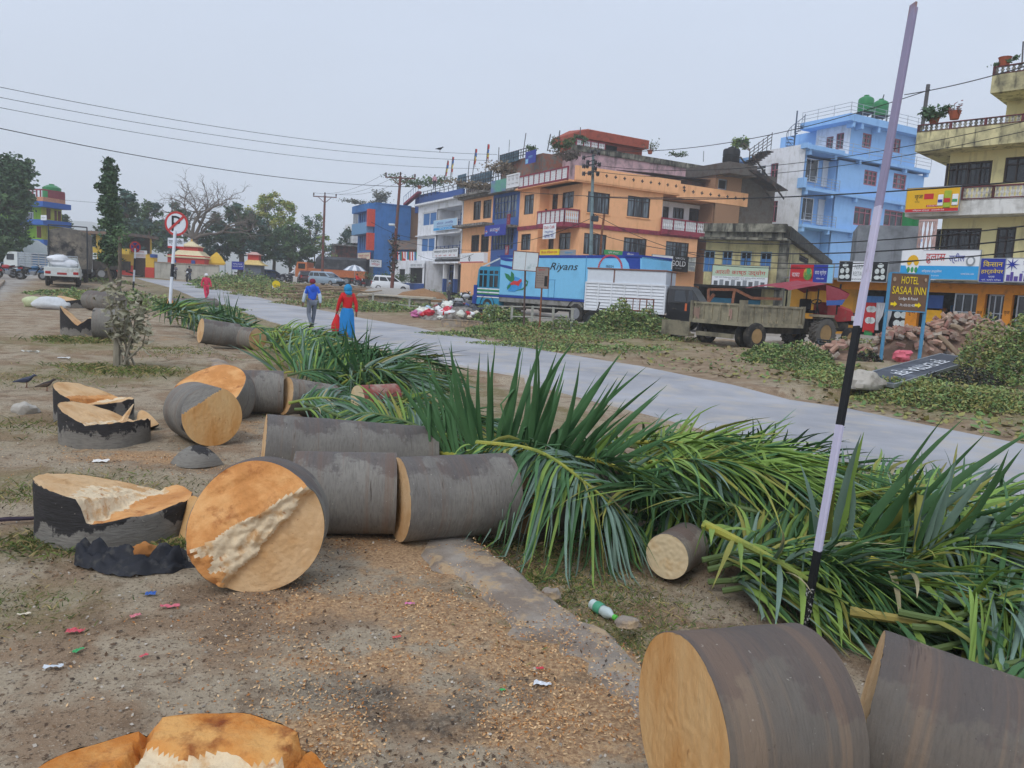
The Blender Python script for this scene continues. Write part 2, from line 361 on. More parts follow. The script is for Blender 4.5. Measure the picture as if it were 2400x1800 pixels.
for i in range(NR):
    row=[]
    for j in range(9):
        q=A1[i].lerp(A2[i],j/8)
        if j in (0,8): q=q+(A2[i]-A1[i]).normalized()*(.14*noise.noise((i*1.7,j,0))+.05*noise.noise((i*6.,j,2)))
        row.append((q.x,q.y,zt(q.x,q.y)+.02+.03*math.sin(math.pi*j/8)))
    e=(A2[i]-A1[i]).normalized()*.12; p0,p8=Vector(row[0]),Vector(row[-1]); row=[tuple(p0-e-Vector((0,0,.12)))]+row+[tuple(p8+e-Vector((0,0,.12)))]
    rows.append(row)
b.loft(rows,cap=False,closed=False); tag(b.build('road',ASPH,smooth=True),kind='structure')
def strip(name,pts,w,m,dz=.02):
    b=MB(); rows=[]
    for i,p in enumerate(pts):
        t=(pts[min(i+1,len(pts)-1)]-pts[max(i-1,0)]); nrm=Vector((-t.y,t.x,0)).normalized()
        rows.append([(lambda q:(q.x,q.y,zt(q.x,q.y)+dz))(p+nrm*w*k) for k in (-.5,-.17,.17,.5)])
    b.loft(rows,cap=False,closed=False); return tag(b.build(name,m,smooth=True),kind='structure')
strip('road',[T(x,d) for x,d in ((380,92),(300,86),(180,80),(60,76),(-150,74),(-500,74))],9,ASPH,.05)
CONC=mat('old_concrete','#a0968a',rough=.9,var=.16,sc=3,bump=.6,bs=50,c2='#85776a',t=.5,sc2=2.4,w=.08,c3='#b39b7c',t3=.56,sc3=7,w3=.05)
b=MB(); rows=[]
us=list(np.arange(1.,14,.06))+list(np.arange(14,44,.4))
for u in us:
    v1=2.2+.09*noise.noise((u*1.9,0,0))+.05*noise.noise((u*7,0,1)); v0=v1-.34-.28*noise.noise((u*1.1,3,0))-.1*noise.noise((u*6,4,0))
    if v0>v1-.1: v0=v1-.1
    row=[]
    for v,z in ((v0,-.02),(v0+.04,.022),((v0+v1)/2,.034),(v1-.07,.028),(v1,-.03),(v1+.03,-.16)):
        x,y=XY(u,v); row.append((x,y,zbase(*XY(u,2.))+z+.012*noise.noise((x*5,y*5,v))))
    rows.append(row)
b.loft(rows,cap=False,closed=False); tag(b.build('pavement',CONC,smooth=True),kind='structure')
b=MB()
for i in range(26):
    u0=17+i*1.55; v=-3.75-max(0,u0-30)*.055
    x0,y0=XY(u0,v); x1,y1=XY(u0+1.5,v-.05)
    q0=Vector((x0,y0,zt(x0,y0)+.05)); q1=Vector((x1,y1,zt(x1,y1)+.05)); b.bar(q0,q1,.32,.2)
tag(b.build('kerb',CONC,bevel=.02),kind='structure')
HILL=mat('hill_forest','#33432f',rough=1,var=.3,sc=.02,c2='#45503a',t=.5,sc2=.01)
b=MB()
prof=[(-1900,150),(-1500,155),(-1200,150),(-1000,140),(-860,128),(-760,118),(-640,98),(-540,72),(-450,54),(-330,42),(-150,36),(100,40),(400,36),(700,30),(1000,40),(1400,30)]
rows=[]
for k,(dy,hh) in enumerate(((0,0),(90,.35),(180,.62),(300,.9),(380,1.),(600,.7))):
    row=[]
    for i in range(140):
        x=-1500+3000*i/139; h=np.interp(x,[p[0] for p in prof],[p[1] for p in prof])
        row.append((x,860+dy+30*noise.noise((x*.004,k,0)),h*.74*hh*(1+.16*noise.noise((x*.006,k*.7,1)))+6*noise.noise((x*.03,k,4)) if k else -3))
    rows.append(row)
b.loft(rows,cap=False,closed=False); tag(b.build('hills',HILL,smooth=True),kind='structure')
hz=MB().box((-1560,-320,-4),(1560,1800,330)).build('haze',bpy.data.materials.new('haze')); tag(hz,kind='stuff')
hm=hz.data.materials[0]; hm.use_nodes=True; hn=hm.node_tree; hn.nodes.clear()
ho=hn.nodes.new('ShaderNodeOutputMaterial'); hv=hn.nodes.new('ShaderNodeVolumePrincipled'); hn.links.new(hv.outputs[0],ho.inputs['Volume'])
hv.inputs['Color'].default_value=(.96,.98,1,1); hv.inputs['Density'].default_value=.0011; hv.inputs['Anisotropy'].default_value=.1
def Z1(x,y): return x/3.687,350+y/3.687
def Z2(x,y): return 500+x/4.424,400+y/4.424
def Z3(x,y): return 800+x/3.951,280+y/3.95
def Z4(x,y): return 1180+x/4.254,280+y/4.254
def Z5(x,y): return 1600+x/4.148,200+y/4.148
def Z6(x,y): return 1950+x/2.304,80+y/2.304
def Z7(x,y): return 950+x/4.022,540+y/4.022
def Z8(x,y): return 1350+x/3.403,560+y/3.403
def Z9(x,y): return 1700+x/3.16,680+y/3.16
class Face:
    def __init__(s,B,kind,off): s.B=B; s.k=kind; s.off=off
    def pt(s,a,o,z):
        if s.k=='E': return (a,-s.off-o,z)
        if s.k=='S': return (-s.off-o,a,z)
        return (s.B.W+s.off+o,a,z)
    def sz(s,x,y):
        B=s.B; r=ray(x,y); nrm=B.ey if s.k=='E' else B.ex
        c=-s.off if s.k in 'ES' else B.W+s.off
        t=((B.K+nrm*c)-CAM).dot(nrm)/r.dot(nrm); q=CAM+r*t-B.K
        return q.dot(B.ex if s.k=='E' else B.ey), q.z
    def rect(s,cv,x0,y0,x1,y1):
        a0=s.sz(*cv(x0,(y0+y1)/2))[0]; a1=s.sz(*cv(x1,(y0+y1)/2))[0]; z0=s.sz(*cv((x0+x1)/2,y1))[1]; z1=s.sz(*cv((x0+x1)/2,y0))[1]
        return min(a0,a1),max(a0,a1),min(z0,z1),max(z0,z1)
    def world(s,a,o,z):
        l=s.pt(a,o,z); return s.B.K+s.B.ex*l[0]+s.B.ey*l[1]+Vector((0,0,l[2]))
class Bld:
    def __init__(s,name,label,px,d,A,K=None,cat='building',W=0,group=None):
        s.A=R_(A); s.K=Vector(K) if K is not None else T(px,d); s.W=W
        s.ex=Vector((math.cos(s.A),math.sin(s.A),0)); s.ey=Vector((-math.sin(s.A),math.cos(s.A),0))
        s.root=thing(name,label,cat,s.K,s.A,group)
    def face(s,k,off=0.): return Face(s,k,off)
    def wall(s,name,mb,m): return mb.build(name,m,s.root)
def fbox(mb,f,s0,s1,z0,z1,o0,o1):
    return mb.hexa([Vector(f.pt(a,o,z)) for z in (z0,z1) for a,o in ((s0,o1),(s1,o1),(s1,o0),(s0,o0))])
def skin(mb,f,s0,s1,z0,z1,holes=(),dep=.2):
    """wall face with real openings and their reveals"""
    hs=[(max(a,s0),min(b_,s1),max(c,z0),min(d,z1)) for a,b_,c,d in holes]
    S=sorted({s0,s1,*[h[0] for h in hs],*[h[1] for h in hs]}); Zs=sorted({z0,z1,*[h[2] for h in hs],*[h[3] for h in hs]})
    for a,b_ in zip(S,S[1:]):
        for c,d in zip(Zs,Zs[1:]):
            m=((a+b_)/2,(c+d)/2)
            if any(h[0]<m[0]<h[1] and h[2]<m[1]<h[3] for h in hs): continue
            mb.add([f.pt(a,0,c),f.pt(b_,0,c),f.pt(b_,0,d),f.pt(a,0,d)],[(0,1,2,3)])
    for a,b_,c,d in hs:
        o=-dep
        mb.add([f.pt(a,0,c),f.pt(b_,0,c),f.pt(b_,0,d),f.pt(a,0,d),f.pt(a,o,c),f.pt(b_,o,c),f.pt(b_,o,d),f.pt(a,o,d)],[(0,1,5,4),(1,2,6,5),(2,3,7,6),(3,0,4,7)])
def window(B,f,r,mf,mp,nv=2,hz=(.68,),fw=.07,sill=None,bars=0,name='window',dep=.13):
    s0,s1,z0,z1=r; b=MB(); o0,o1=-dep,-dep+.07
    for q in ((s0,s0+fw,z0,z1),(s1-fw,s1,z0,z1),(s0+fw,s1-fw,z0,z0+fw),(s0+fw,s1-fw,z1-fw,z1)): fbox(b,f,*q,o0,o1)
    for i in range(1,nv):
        a=s0+(s1-s0)*i/nv; fbox(b,f,a-fw*.4,a+fw*.4,z0+fw,z1-fw,o0,o1-.01)
    for h in hz:
        z=z0+(z1-z0)*h; fbox(b,f,s0+fw,s1-fw,z-fw*.4,z+fw*.4,o0,o1-.015)
    for i in range(bars):
        a=s0+(s1-s0)*(i+.5)/bars; fbox(b,f,a-.009,a+.009,z0+fw,z1-fw,o0+.075,o0+.09)
    w=b.build(name,mf,B.root)
    p=MB(); fbox(p,f,s0+.01,s1-.01,z0+.01,z1-.01,o0-.03,o0+.005); p.build('pane',mp,w)
    if sill: q=MB(); fbox(q,f,s0-.08,s1+.08,z0-.08,z0,-.05,.09); q.build('sill',sill,w)
    return w
def rail_panel(B,f,s0,s1,z0,z1,n,mf,mi,kind='panel',t=.1):
    b=MB(); h=(z1-z0); fbox(b,f,s0,s1,z0,z0+h*.16,-t,0); fbox(b,f,s0,s1,z1-h*.1,z1,-t-.02,.02)
    for i in range(n+1):
        a=s0+(s1-s0)*i/n; a=min(max(a,s0+.05),s1-.05); fbox(b,f,a-.05,a+.05,z0+h*.16,z1-h*.1,-t,0)
    r=b.build('railing',mf,B.root); q=MB()
    for i in range(n):
        a0=s0+(s1-s0)*i/n+.05; a1=s0+(s1-s0)*(i+1)/n-.05; y0=z0+h*.16; y1=z1-h*.1
        if kind=='panel':
            m_=.03; fbox(q,f,a0,a1,y0,y0+.07,-.07,-.03); fbox(q,f,a0,a1,y1-.07,y1,-.07,-.03)
            k=max(3,int((a1-a0)/.12))
            for j in range(k): c=a0+(a1-a0)*(j+.5)/k; fbox(q,f,c-.035,c+.035,y0+.07,y1-.07,-.065,-.035)
            for j in range(3): c=y0+(y1-y0)*(j+1)/4; fbox(q,f,a0,a1,c-.025,c+.025,-.075,-.028)
        else:
            k=max(2,int((a1-a0)/(.17 if kind=='baluster' else .19)))
            for j in range(k):
                c=a0+(a1-a0)*(j+.5)/k; hh=y1-y0
                if kind=='lattice':
                    p=[(c-.09,y0),(c-.02,y0),(c+.09,y0+hh*.5),(c+.02,y0+hh*.5)]
                    for sgn in (1,-1):
                        for y_,d in ((y0,1),(y1,-1)):
                            q.hexa([Vector(f.pt(c+sgn*a,o,z)) for o in (-.07,-.03) for a,z in ((-.085,y_),(-.015,y_),(.085,y_+d*hh*.5),(.015,y_+d*hh*.5))])
                else:
                    for w_,za,zb in ((.05,0,.12),(.035,.12,.25),(.065,.25,.5),(.04,.5,.75),(.06,.75,.85),(.045,.85,1)): fbox(q,f,c-w_,c+w_,y0+hh*za,y0+hh*zb,-.05-w_*.6,-.05+w_*.6)
    q.build('baluster_infill',mi,r); return r
def rail_metal(B,f,s0,s1,z0,h,mt,nb=3,np_=4,r=.022,name='railing'):
    b=MB()
    for i in range(nb): z=z0+h*(i+1)/nb; b.tube([f.pt(s0,0,z),f.pt(s1,0,z)],r,6)
    for i in range(np_+1): a=s0+(s1-s0)*i/np_; b.tube([f.pt(a,0,z0),f.pt(a,0,z0+h+.05)],r*1.2,6)
    return b.build(name,mt,B.root)
GRIME=dict(c2='#5d5850',t=.66,sc2=1.1,w=.12)
def wallm(name,c,grime='#6a655c',t=.64,**k):
    kw=dict(rough=.85,var=.06,sc=1.5,bump=.12,bs=25,c2=grime,t=t,sc2=.9,w=.14,c3=grime,t3=.66,sc3=1.6,w3=.12,st3=(1.6,1.6,.22)); kw.update(k); return mat(name,c,**kw)
ORG=wallm('orange_plaster','#f6b988','#dba070',t=.68); MAR=mat('maroon_paint','#94384a',rough=.7,c2='#6d2c38'); WHT=wallm('white_plaster','#e6e8ec','#b9b9b6'); WPAINT=mat('white_paint','#e2e3e4',rough=.55,var=.07)
GLS=mat('dark_glass','#20262c',rough=.12,var=.5,sc=.9,spec=.6,c2='#454b50',t=.54,sc2=.8,w=.05,st=(1,1,.35)); DFR=mat('dark_frame','#3a3030',rough=.6); GLB=mat('curtain_glass','#6d7b85',rough=.15,var=.35,sc=1.3,spec=.6,c2='#2a3036',t=.5,sc2=1.1,w=.04,st=(3,3,.25))
BLU=wallm('blue_plaster','#3f78b8','#335f90'); LBL=wallm('sky_blue_plaster','#92bfee','#7eabdc',t=.7); DBL=mat('dark_blue_paint','#2d4f8c',rough=.6,var=.15); BRK=mat('raw_brick','#a98466',rough=.9,var=.3,sc=9,c2='#8a6a54',t=.5,sc2=12,st=(1,1,2.5)); BROWN=mat('rust_red_plaster','#a34f3c',rough=.85,var=.12,c2='#7f3f33',t=.6)
PINK=wallm('weathered_pink','#cdaaae','#4d4b4a',t=.60,sc2=.8,c3='#3f3f3f',t3=.60,sc3=1.2,w3=.08,st3=(1.2,1.2,.3)); OLDY=wallm('old_yellow','#cdc28f','#7d755c',t=.6,c3='#55503f',t3=.64,sc3=1.4); MOSS=wallm('mossy_concrete','#9a9788','#3d3c35',t=.5,sc2=1.3,c3='#30302c',t3=.56,sc3=1.8,w3=.08,st3=(1.5,1.5,.3))
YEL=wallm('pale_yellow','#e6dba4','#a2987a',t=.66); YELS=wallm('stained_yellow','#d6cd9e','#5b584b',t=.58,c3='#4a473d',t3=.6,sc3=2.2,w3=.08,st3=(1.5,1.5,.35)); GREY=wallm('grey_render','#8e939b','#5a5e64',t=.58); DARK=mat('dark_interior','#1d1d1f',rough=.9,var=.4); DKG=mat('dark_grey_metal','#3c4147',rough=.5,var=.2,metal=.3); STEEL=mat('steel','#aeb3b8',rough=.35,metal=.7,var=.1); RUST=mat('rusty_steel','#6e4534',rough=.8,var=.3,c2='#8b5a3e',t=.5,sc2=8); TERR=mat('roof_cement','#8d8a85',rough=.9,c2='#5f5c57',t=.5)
PINKW=mat('pink_window_paint','#9c5b68',rough=.6,var=.12); BLUED=mat('blue_shutter','#3f73ad',rough=.5,var=.25,sc=5,st=(6,6,.4)); FABW=mat('white_fabric','#e0e2e6',rough=.8,var=.08); ORNG=mat('shop_orange','#d98a1e',rough=.6,var=.1,c2='#a5651a',t=.62); SHUT=mat('steel_shutter','#7b8188',rough=.5,metal=.3,bump=.6,wave=(0,0,9),c2='#5d6268',t=.55)
REDP=mat('red_paint','#c0282a',rough=.5,var=.1); BLACK=mat('black_paint','#16171a',rough=.55,var=.3); GRN=mat('green_paint','#2f8a4e',rough=.5,var=.12)
B1=Bld('corner_house','orange three storey corner building with maroon bands and black framed windows','',0,28.5,K=T(1348,61)); E=B1.face('E'); S0=B1.face('S',0); S9=B1.face('S',.9)
zb=E.sz(*Z4(715,1040))[1]; zr=E.sz(*Z4(760,625))[1]; sE=E.sz(*Z4(1580,940))[0]; sE2=E.sz(*Z4(1940,1150))[0]; sPar=E.sz(*Z4(1740,650))[0]; sEnd=E.sz(*Z5(612,1090))[0]
sL=S9.sz(*Z4(158,900))[0]; sR=S9.sz(*Z4(360,800))[0]
b=MB(); fE=[E.rect(Z4,*q) for q in ((838,727,1060,938),(1235,770,1462,977))]; fE2=[E.rect(Z4,*q) for q in ((800,1140,1025,1350),(1195,1183,1425,1395),(1615,1222,1845,1420))]
skin(b,E,0,sE,zb,zr,fE); skin(b,E,0,sE2,-1,zb,fE2)
fS=[S0.rect(Z4,*q) for q in ((485,745,540,895),(585,722,700,885),(445,1190,500,1292),(550,1130,665,1297))]
skin(b,S0,0,sR,-1,zr,fS)
fL=[S9.rect(Z4,*q) for q in ((205,750,300,945),(172,1142,268,1302))]
skin(b,S9,sR,sL,-1,zr,fL)
b.add([S0.pt(sR,0,-1),S9.pt(sR,0,-1),S9.pt(sR,0,zr),S0.pt(sR,0,zr)],[(0,1,2,3)])
b.box((.2,.2,-1),(sE-.2,9,zr-.02)); b.box((sE-.2,2.1,-1),(sEnd,9,zr-.25)); b.box((.21,.21,-1.1),(sE2,2.2,zb-.03)); b.box((-.7,sR+.2,-1),(.3,sL,zr-.02))
B1.wall('wall',b,ORG)
for r in fE: window(B1,E,r,DFR,GLB,3,(.78,),sill=ORG,bars=8)
for r in fE2: window(B1,E,r,DFR,GLB,3,(.78,),bars=8)
for i,r in enumerate(fS): window(B1,S0,r,DFR,GLS if i%2==0 else GLB,1 if i%2==0 else 2,(.72,))
for r in fL: window(B1,S9,r,DFR,GLB,2,(.75,),bars=5)
b=MB(); fbox(b,E,-.12,sE2,zb-.22,zb+.12,-.1,.1); fbox(b,S9,sR,sL,zb-.2,zb+.12,-.1,.1); B1.wall('maroon_band',b,MAR)
zp0,zp1=E.sz(*Z4(900,640))[1]-.02,E.sz(*Z4(900,495))[1]+.05
b=MB(); fbox(b,E,-.9,sPar,zp0,zp1,.12,.34); fbox(b,E,-.9,sPar,zr-.02,zr+.12,-9,.34); fbox(b,S0,.0,sL,zr-.02,zr+.12,-8,1.5); q0,q1=E.sz(*Z5(300,1130))[1],E.sz(*Z5(300,1010))[1]
fbox(b,E,sPar,sEnd,q0,q1,.1,.3); fbox(b,E,sPar-.3,sEnd,q0-.12,q0,-3,.3); B1.wall('roof_parapet',b,ORG)
b=MB()
for k in range(12):
    a=sPar*(.02+.093*k)
    for da,dz in ((0,.11),(0,-.11),(.11,0),(-.11,0),(0,0)):
        fbox(b,E,a+da*.8-.045,a+da*.8+.045,(zp0+zp1)/2+.1+dz*.8-.045,(zp0+zp1)/2+.1+dz*.8+.045,.33,.345)
for k in range(8):
    a=sPar+(sEnd-sPar)*(k+.5)/8
    for da,dz in ((0,.1),(0,-.1),(.1,0),(-.1,0),(0,0)): fbox(b,E,a+da-.05,a+da+.05,(q0+q1)/2+dz-.05,(q0+q1)/2+dz+.05,.29,.305)
B1.wall('pierced_vent',b,DFR)
S15=B1.face('S',1.5); a0=S15.sz(*Z4(640,540))[0]; a1=S15.sz(*Z4(148,630))[0]; zz0=S15.sz(*Z4(400,648))[1]; zz1=S15.sz(*Z4(400,515))[1]
rail_panel(B1,S15,a0,a1,zz0,zz1,9,MAR,WPAINT)
a0=.05; a1=S15.sz(*Z4(333,960))[0]; z0=zb-.1; z1=S15.sz(*Z4(470,900))[1]
rail_panel(B1,S15,a0,a1,z0,z1,6,MAR,WPAINT); E5=B1.face('E',-.05); rail_panel(B1,E5,-1.5,-.1,z0,z1,1,MAR,WPAINT,'baluster')
b=MB(); fbox(b,S0,.05,a1,zb-.25,zb-.1,0,1.5); B1.wall('balcony_slab',b,MAR)
z0=E.sz(*Z4(1760,1120))[1]; z1=E.sz(*Z4(1760,1000))[1]; E3=B1.face('E',.25); s3=E3.sz(*Z4(1580,1000))[0]; rail_panel(B1,E3,s3,E3.sz(*Z5(360,1370))[0],z0-.1,z1,5,MAR,WPAINT,'baluster')
b=MB(); fbox(b,E,s3,sEnd,z0-.35,z0-.1,-1.6,.25); B1.wall('balcony_slab',b,MAR)
EW=B1.face('E',-1.65); fw=[EW.rect(Z4,*q) for q in ((1590,868,1650,985),(1690,880,1800,990),(1850,895,2075,1020))]+[EW.rect(Z5,*q) for q in ((580,1230,700,1330),(320,1190,525,1330))]
b=MB(); skin(b,EW,sE-.2,sEnd+2.5,zb,zr-.3,fw,.15); B1.wall('balcony_back_wall',b,WHT)
for r in fw: window(B1,EW,r,DFR,GLS,3,(.75,))
b=MB(); e0=E.sz(*Z4(1545,555))[0]; e1=E.sz(*Z4(2160,560))[0]; zt0=E.sz(*Z4(1800,575))[1]
fbox(b,B1.face('E',-1.2),e0+.3,e1,zp0+.4,zt0,-3,0); b.hexa([Vector(q) for q in ((e0,.6,zt0+.05),(e1,.6,zt0+.2),(e1,6,zt0+.9),(e0,6,zt0+.9),(e0,.6,zt0+.1),(e1,.6,zt0+.25),(e1,6,zt0+.95),(e0,6,zt0+.95))]); B1.wall('rooftop_lean_to',b,mat('dark_tin','#4c4644',rough=.8,var=.3,c2='#6d5044',t=.55))
B6=Bld('pink_house','weathered pink house with black mould streaks rising behind the orange corner building','',0,28.5,K=T(1340,70)); E=B6.face('E')
zt1=E.sz(*Z4(1000,300))[1]; s1=E.sz(*Z4(2165,450))[0]; s0=E.sz(*Z4(690,400))[0]
b=MB(); b.box((s0,0,-1),(s1,8,zt1-.5)); B6.wall('wall',b,PINK); b=MB(); b.box((s0-.1,-.12,zt1-.45),(s1+.1,.15,zt1)); b.box((s0-.1,-.12,zt1-.5),(s1+.1,8,zt1-.4)); B6.wall('roof_parapet',b,MOSS)
rail_panel(B6,B6.face('E',.1),E.sz(*Z4(715,300))[0],E.sz(*Z4(1010,300))[0],zt1-.2,zt1+.55,4,MAR,WPAINT,'baluster')
B6b=Bld('rooftop_room','rust red rooftop room with overhanging roof on top of the pink house','',0,28.5,K=T(1345,73)); E=B6b.face('E'); r=E.rect(Z4,860,235,1385,330); za=E.sz(*Z4(1100,250))[1]; zc=E.sz(*Z4(1100,150))[1]
b=MB(); b.box((r[0],0,r[2]-3),(r[1],5,za+.1)); B6b.wall('wall',b,BROWN); e0=E.sz(*Z4(785,200))[0]; e1=E.sz(*Z4(1415,220))[0]
b=MB(); b.box((e0,-.6,za),(e1,5.4,zc-.12)); b.hexa([Vector(q) for q in ((e0,-.6,zc-.12),(e1,-.6,zc-.12),(e1,5.4,zc-.12),(e0,5.4,zc-.12),(e0+.2,-.55,zc-.05),(e1-.2,-.55,zc-.25),(e1-.2,5.3,zc-.2),(e0+1.8,5.3,zc+.9))]); B6b.wall('roof',b,BROWN)
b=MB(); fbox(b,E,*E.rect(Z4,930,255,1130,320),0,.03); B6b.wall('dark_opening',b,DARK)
K2=S9.world(sL,0,0); K2.z=T(1215,66).z
B2=Bld('terrace_house','orange terrace house with tall blue windowed bay and planted roof','',0,28.5,K=K2); S=B2.face('S'); zrf=S.sz(*Z3(1400,700))[1]; sl=S.sz(*Z3(1125,1000))[0]; sm=S.sz(*Z3(1400,900))[0]
hO=[S.rect(Z3,*q) for q in ((1222,757,1290,930),(1312,745,1388,915),(1200,1070,1275,1225),(1290,1062,1365,1228))]; hB=[S.rect(Z3,*q) for q in ((1412,705,1622,918),(1392,1015,1592,1205))]
b=MB(); skin(b,S,sm,sl,-1,zrf,hO); b.box((.2,.2,-1),(8,sl,zrf-.05)); B2.wall('wall',b,ORG)
b=MB(); skin(b,S,0,sm,-1,zrf,hB); B2.wall('blue_bay_wall',b,mat('bay_blue','#3c62a4',rough=.6,var=.12))
for r in hO: window(B2,S,r,DFR,GLS,2,(.75,),bars=4)
for r in hB: window(B2,S,r,DBL,GLB,7,(.3,.72),fw=.06)
b=MB(); zs=[S.sz(*Z3(1280,y))[1] for y in (700,985)]
for z in zs: fbox(b,S,sm-.4,sl+.2,z-.1,z+.12,0,1.1)
z=S.sz(*Z3(1580,985))[1]; fbox(b,S,0,sm-.4,z-.2,z,0,.9); fbox(b,S,-.2,sl,zrf-.05,zrf+.15,-8,.7); B2.wall('sunshade_slab',b,TERR)
S7=B2.face('S',.9); rail_panel(B2,S7,.05,S7.sz(*Z3(1530,960))[0],z,z+.9,3,MAR,WPAINT,'baluster'); z2=S.sz(*Z3(1560,1240))[1]; rail_panel(B2,S7,.05,S7.sz(*Z3(1515,1230))[0],z2-.2,z2+.6,2,MAR,WPAINT,'baluster')
S8=B2.face('S',.7); rail_panel(B2,S8,S8.sz(*Z3(1640,600))[0],S8.sz(*Z3(1525,640))[0],zrf+.15,zrf+1.3,3,WPAINT,WPAINT,'baluster')
b=MB(); r=S8.rect(Z3,1390,560,1525,670); fbox(b,S8,r[0],r[1],r[2],r[3],0,.05); B2.wall('green_tarp',b,mat('tarp_green','#5f9c8a',rough=.6,c2='#6d7fa8',t=.52,sc2=.6))
b=MB(); u0=B2.face('S',-2.5); r=u0.rect(Z3,1160,560,1700,720); b.box((2.5,r[0]-2,zrf+.1),(8,r[1],r[3]-.3)); B2.wall('upper_storey',b,mat('brown_render','#8a7568',rough=.9,c2='#5b5048',t=.52,var=.2))
b=MB(); r2=u0.rect(Z3,1470,380,1700,560); b.box((2.6,r2[0]-3,r[3]-.4),(8,r2[1],r2[3])); B2.wall('rooftop_room',b,mat('rust_wall','#96604c',rough=.9,c2='#76706a',t=.5))
for (x0,y0,x1,y1,n) in ((1075,500,1480,600,9),(1470,290,1778,370,7),(1160,560,1400,660,6)):
    f=B2.face('S',-2.2); r=f.rect(Z3,x0,y0,x1,y1); rail_metal(B2,f,r[0],r[1],r[2],r[3]-r[2],DKG,3,n*2,.035)
b=MB(); f=B2.face('S',-2.2); r=f.rect(Z3,1075,510,1150,640); fbox(b,f,*r,-.06,0); r=f.rect(Z3,1200,500,1390,585); fbox(b,f,*r,-.06,0); r=f.rect(Z3,1470,310,1640,400); fbox(b,f,*r,-.06,0); B2.wall('railing_sheet',b,mat('dark_teal_sheet','#3f5867',rough=.7,var=.25,c2='#5d7380',t=.55))
K3=S.world(sl+.15,0,0); K3.z=T(1085,74).z
B3=Bld('hotel_house','white three storey house with blue shutters and open blue walled galleries','',0,28.5,K=K3); S=B3.face('S'); sl3=S.sz(*Z3(712,900))[0]; zt3=S.sz(*Z3(900,770))[1]; sm3=S.sz(*Z3(885,900))[0]
hW=[S.rect(Z3,*q) for q in ((750,855,880,985),(735,1092,862,1228))]
zA,zB=[(S.sz(*Z3(1000,a))[1],S.sz(*Z3(1000,c))[1]) for a,c in ((1015,810),(1250,1085))]
zs0=S.sz(*Z3(900,1320))[1]
b=MB(); skin(b,S,sm3,sl3,zs0,zt3,hW); b.box((2.1,.1,-1),(9,sl3,zt3-.05)); b.box((.2,sm3,zs0),(2.3,sl3,zt3-.05));
for z0,z1 in (zA,zB): fbox(b,S,0,sm3,z0-.45,z0,-2.2,0)
fbox(b,S,0,sm3,zA[1],zt3,-2.2,.0); fbox(b,S,-.0,.25,zs0,zt3,-2.2,-.01); B3.wall('wall',b,WHT)
b=MB(); fbox(b,S,-.2,sl3+.2,zt3,zt3+.18,-9,.5); fbox(b,S,-.1,sl3+.2,zs0-.18,zs0,-9,.35); fbox(b,S,-.1,sl3+.2,zB[1]+.3,zB[1]+.42,-.1,.2); B3.wall('roof_slab',b,WHT)
for r in hW: window(B3,S,r,WPAINT,BLUED,2,(),fw=.13)
Sg=B3.face('S',-2.05)
for (z0,z1) in (zA,zB):
    b=MB(); fbox(b,Sg,.25,sm3,z0,z0+(z1-z0)*.48,-.02,.03); B3.wall('blue_dado',b,DBL)
    for a,c in ((.12,.34),(.55,.72)):
        s0_,s1_=.25+(sm3-.25)*a,.25+(sm3-.25)*c; window(B3,Sg,(s0_,s1_,z0,z0+(z1-z0)*.9),WPAINT,BLUED,2,(.8,),name='door',dep=-.06)
    rail_metal(B3,B3.face('S',-.1),0.2,sm3,z0,.9,DBL,3,6,.025)
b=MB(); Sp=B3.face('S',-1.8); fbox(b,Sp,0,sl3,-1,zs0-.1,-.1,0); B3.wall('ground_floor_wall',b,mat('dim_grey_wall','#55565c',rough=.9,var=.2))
for x in (850,940,1040):
    a=S.sz(*Z3(x,1450))[0]; b=MB(); fbox(b,S,a-.16,a+.16,1.6,zs0-.15,-.4,-.05); cpart=B3.wall('column',b,WPAINT); b=MB(); fbox(b,S,a-.165,a+.165,-.6,1.6,-.41,-.04); b.build('painted_foot',DBL,cpart)
r=S.rect(Z3,870,1340,930,1520); window(B3,Sp,(r[0],r[1],-.2,r[3]),DBL,GLS,2,(.8,),name='door',dep=-.08)
b=MB(); f=B3.face('S',-2.2); r=f.rect(Z3,725,640,1120,760); b.box((2.2,r[0],zt3),(2.5,r[1],r[3]-.5)); b.box((2.6,r[1]*.75,zt3),(8,r[1]+2.5,r[3]-.1)); B3.wall('terrace_wall',b,DBL); rail_metal(B3,f,r[0],r[1],r[3]-.5,.6,DKG,2,10,.03)
b=MB(); p0=f.sz(*Z3(590,790)); p1=f.sz(*Z3(725,675)); b.bar(f.pt(p0[0],0,p0[1]),f.pt(p1[0],0,p1[1]),.5,.3); B3.wall('stair_flight',b,MAR)
b=MB()
for k in range(7):
    q0=Vector(f.pt(*[p0[0]+(p1[0]-p0[0])*k/6,.2,p0[1]+(p1[1]-p0[1])*k/6])); b.tube([q0,q0+Vector((0,0,1))],.03,5)
b.tube([Vector(f.pt(p0[0],.2,p0[1]+1)),Vector(f.pt(p1[0],.2,p1[1]+1))],.035,5); B3.wall('stair_railing',b,mat('blue_rail','#7f95ab',rough=.5))
B4=Bld('blue_house','deep blue house with orange red window strips and a plain blue gable','',0,28.5,K=T(874,96)); S=B4.face('S'); E=B4.face('E')
zt4=E.sz(*Z3(450,790))[1]; s4=E.sz(*Z3(640,1000))[0]; l4=S.sz(*Z3(155,1000))[0]; zg4=S.sz(*Z3(230,1290))[1]
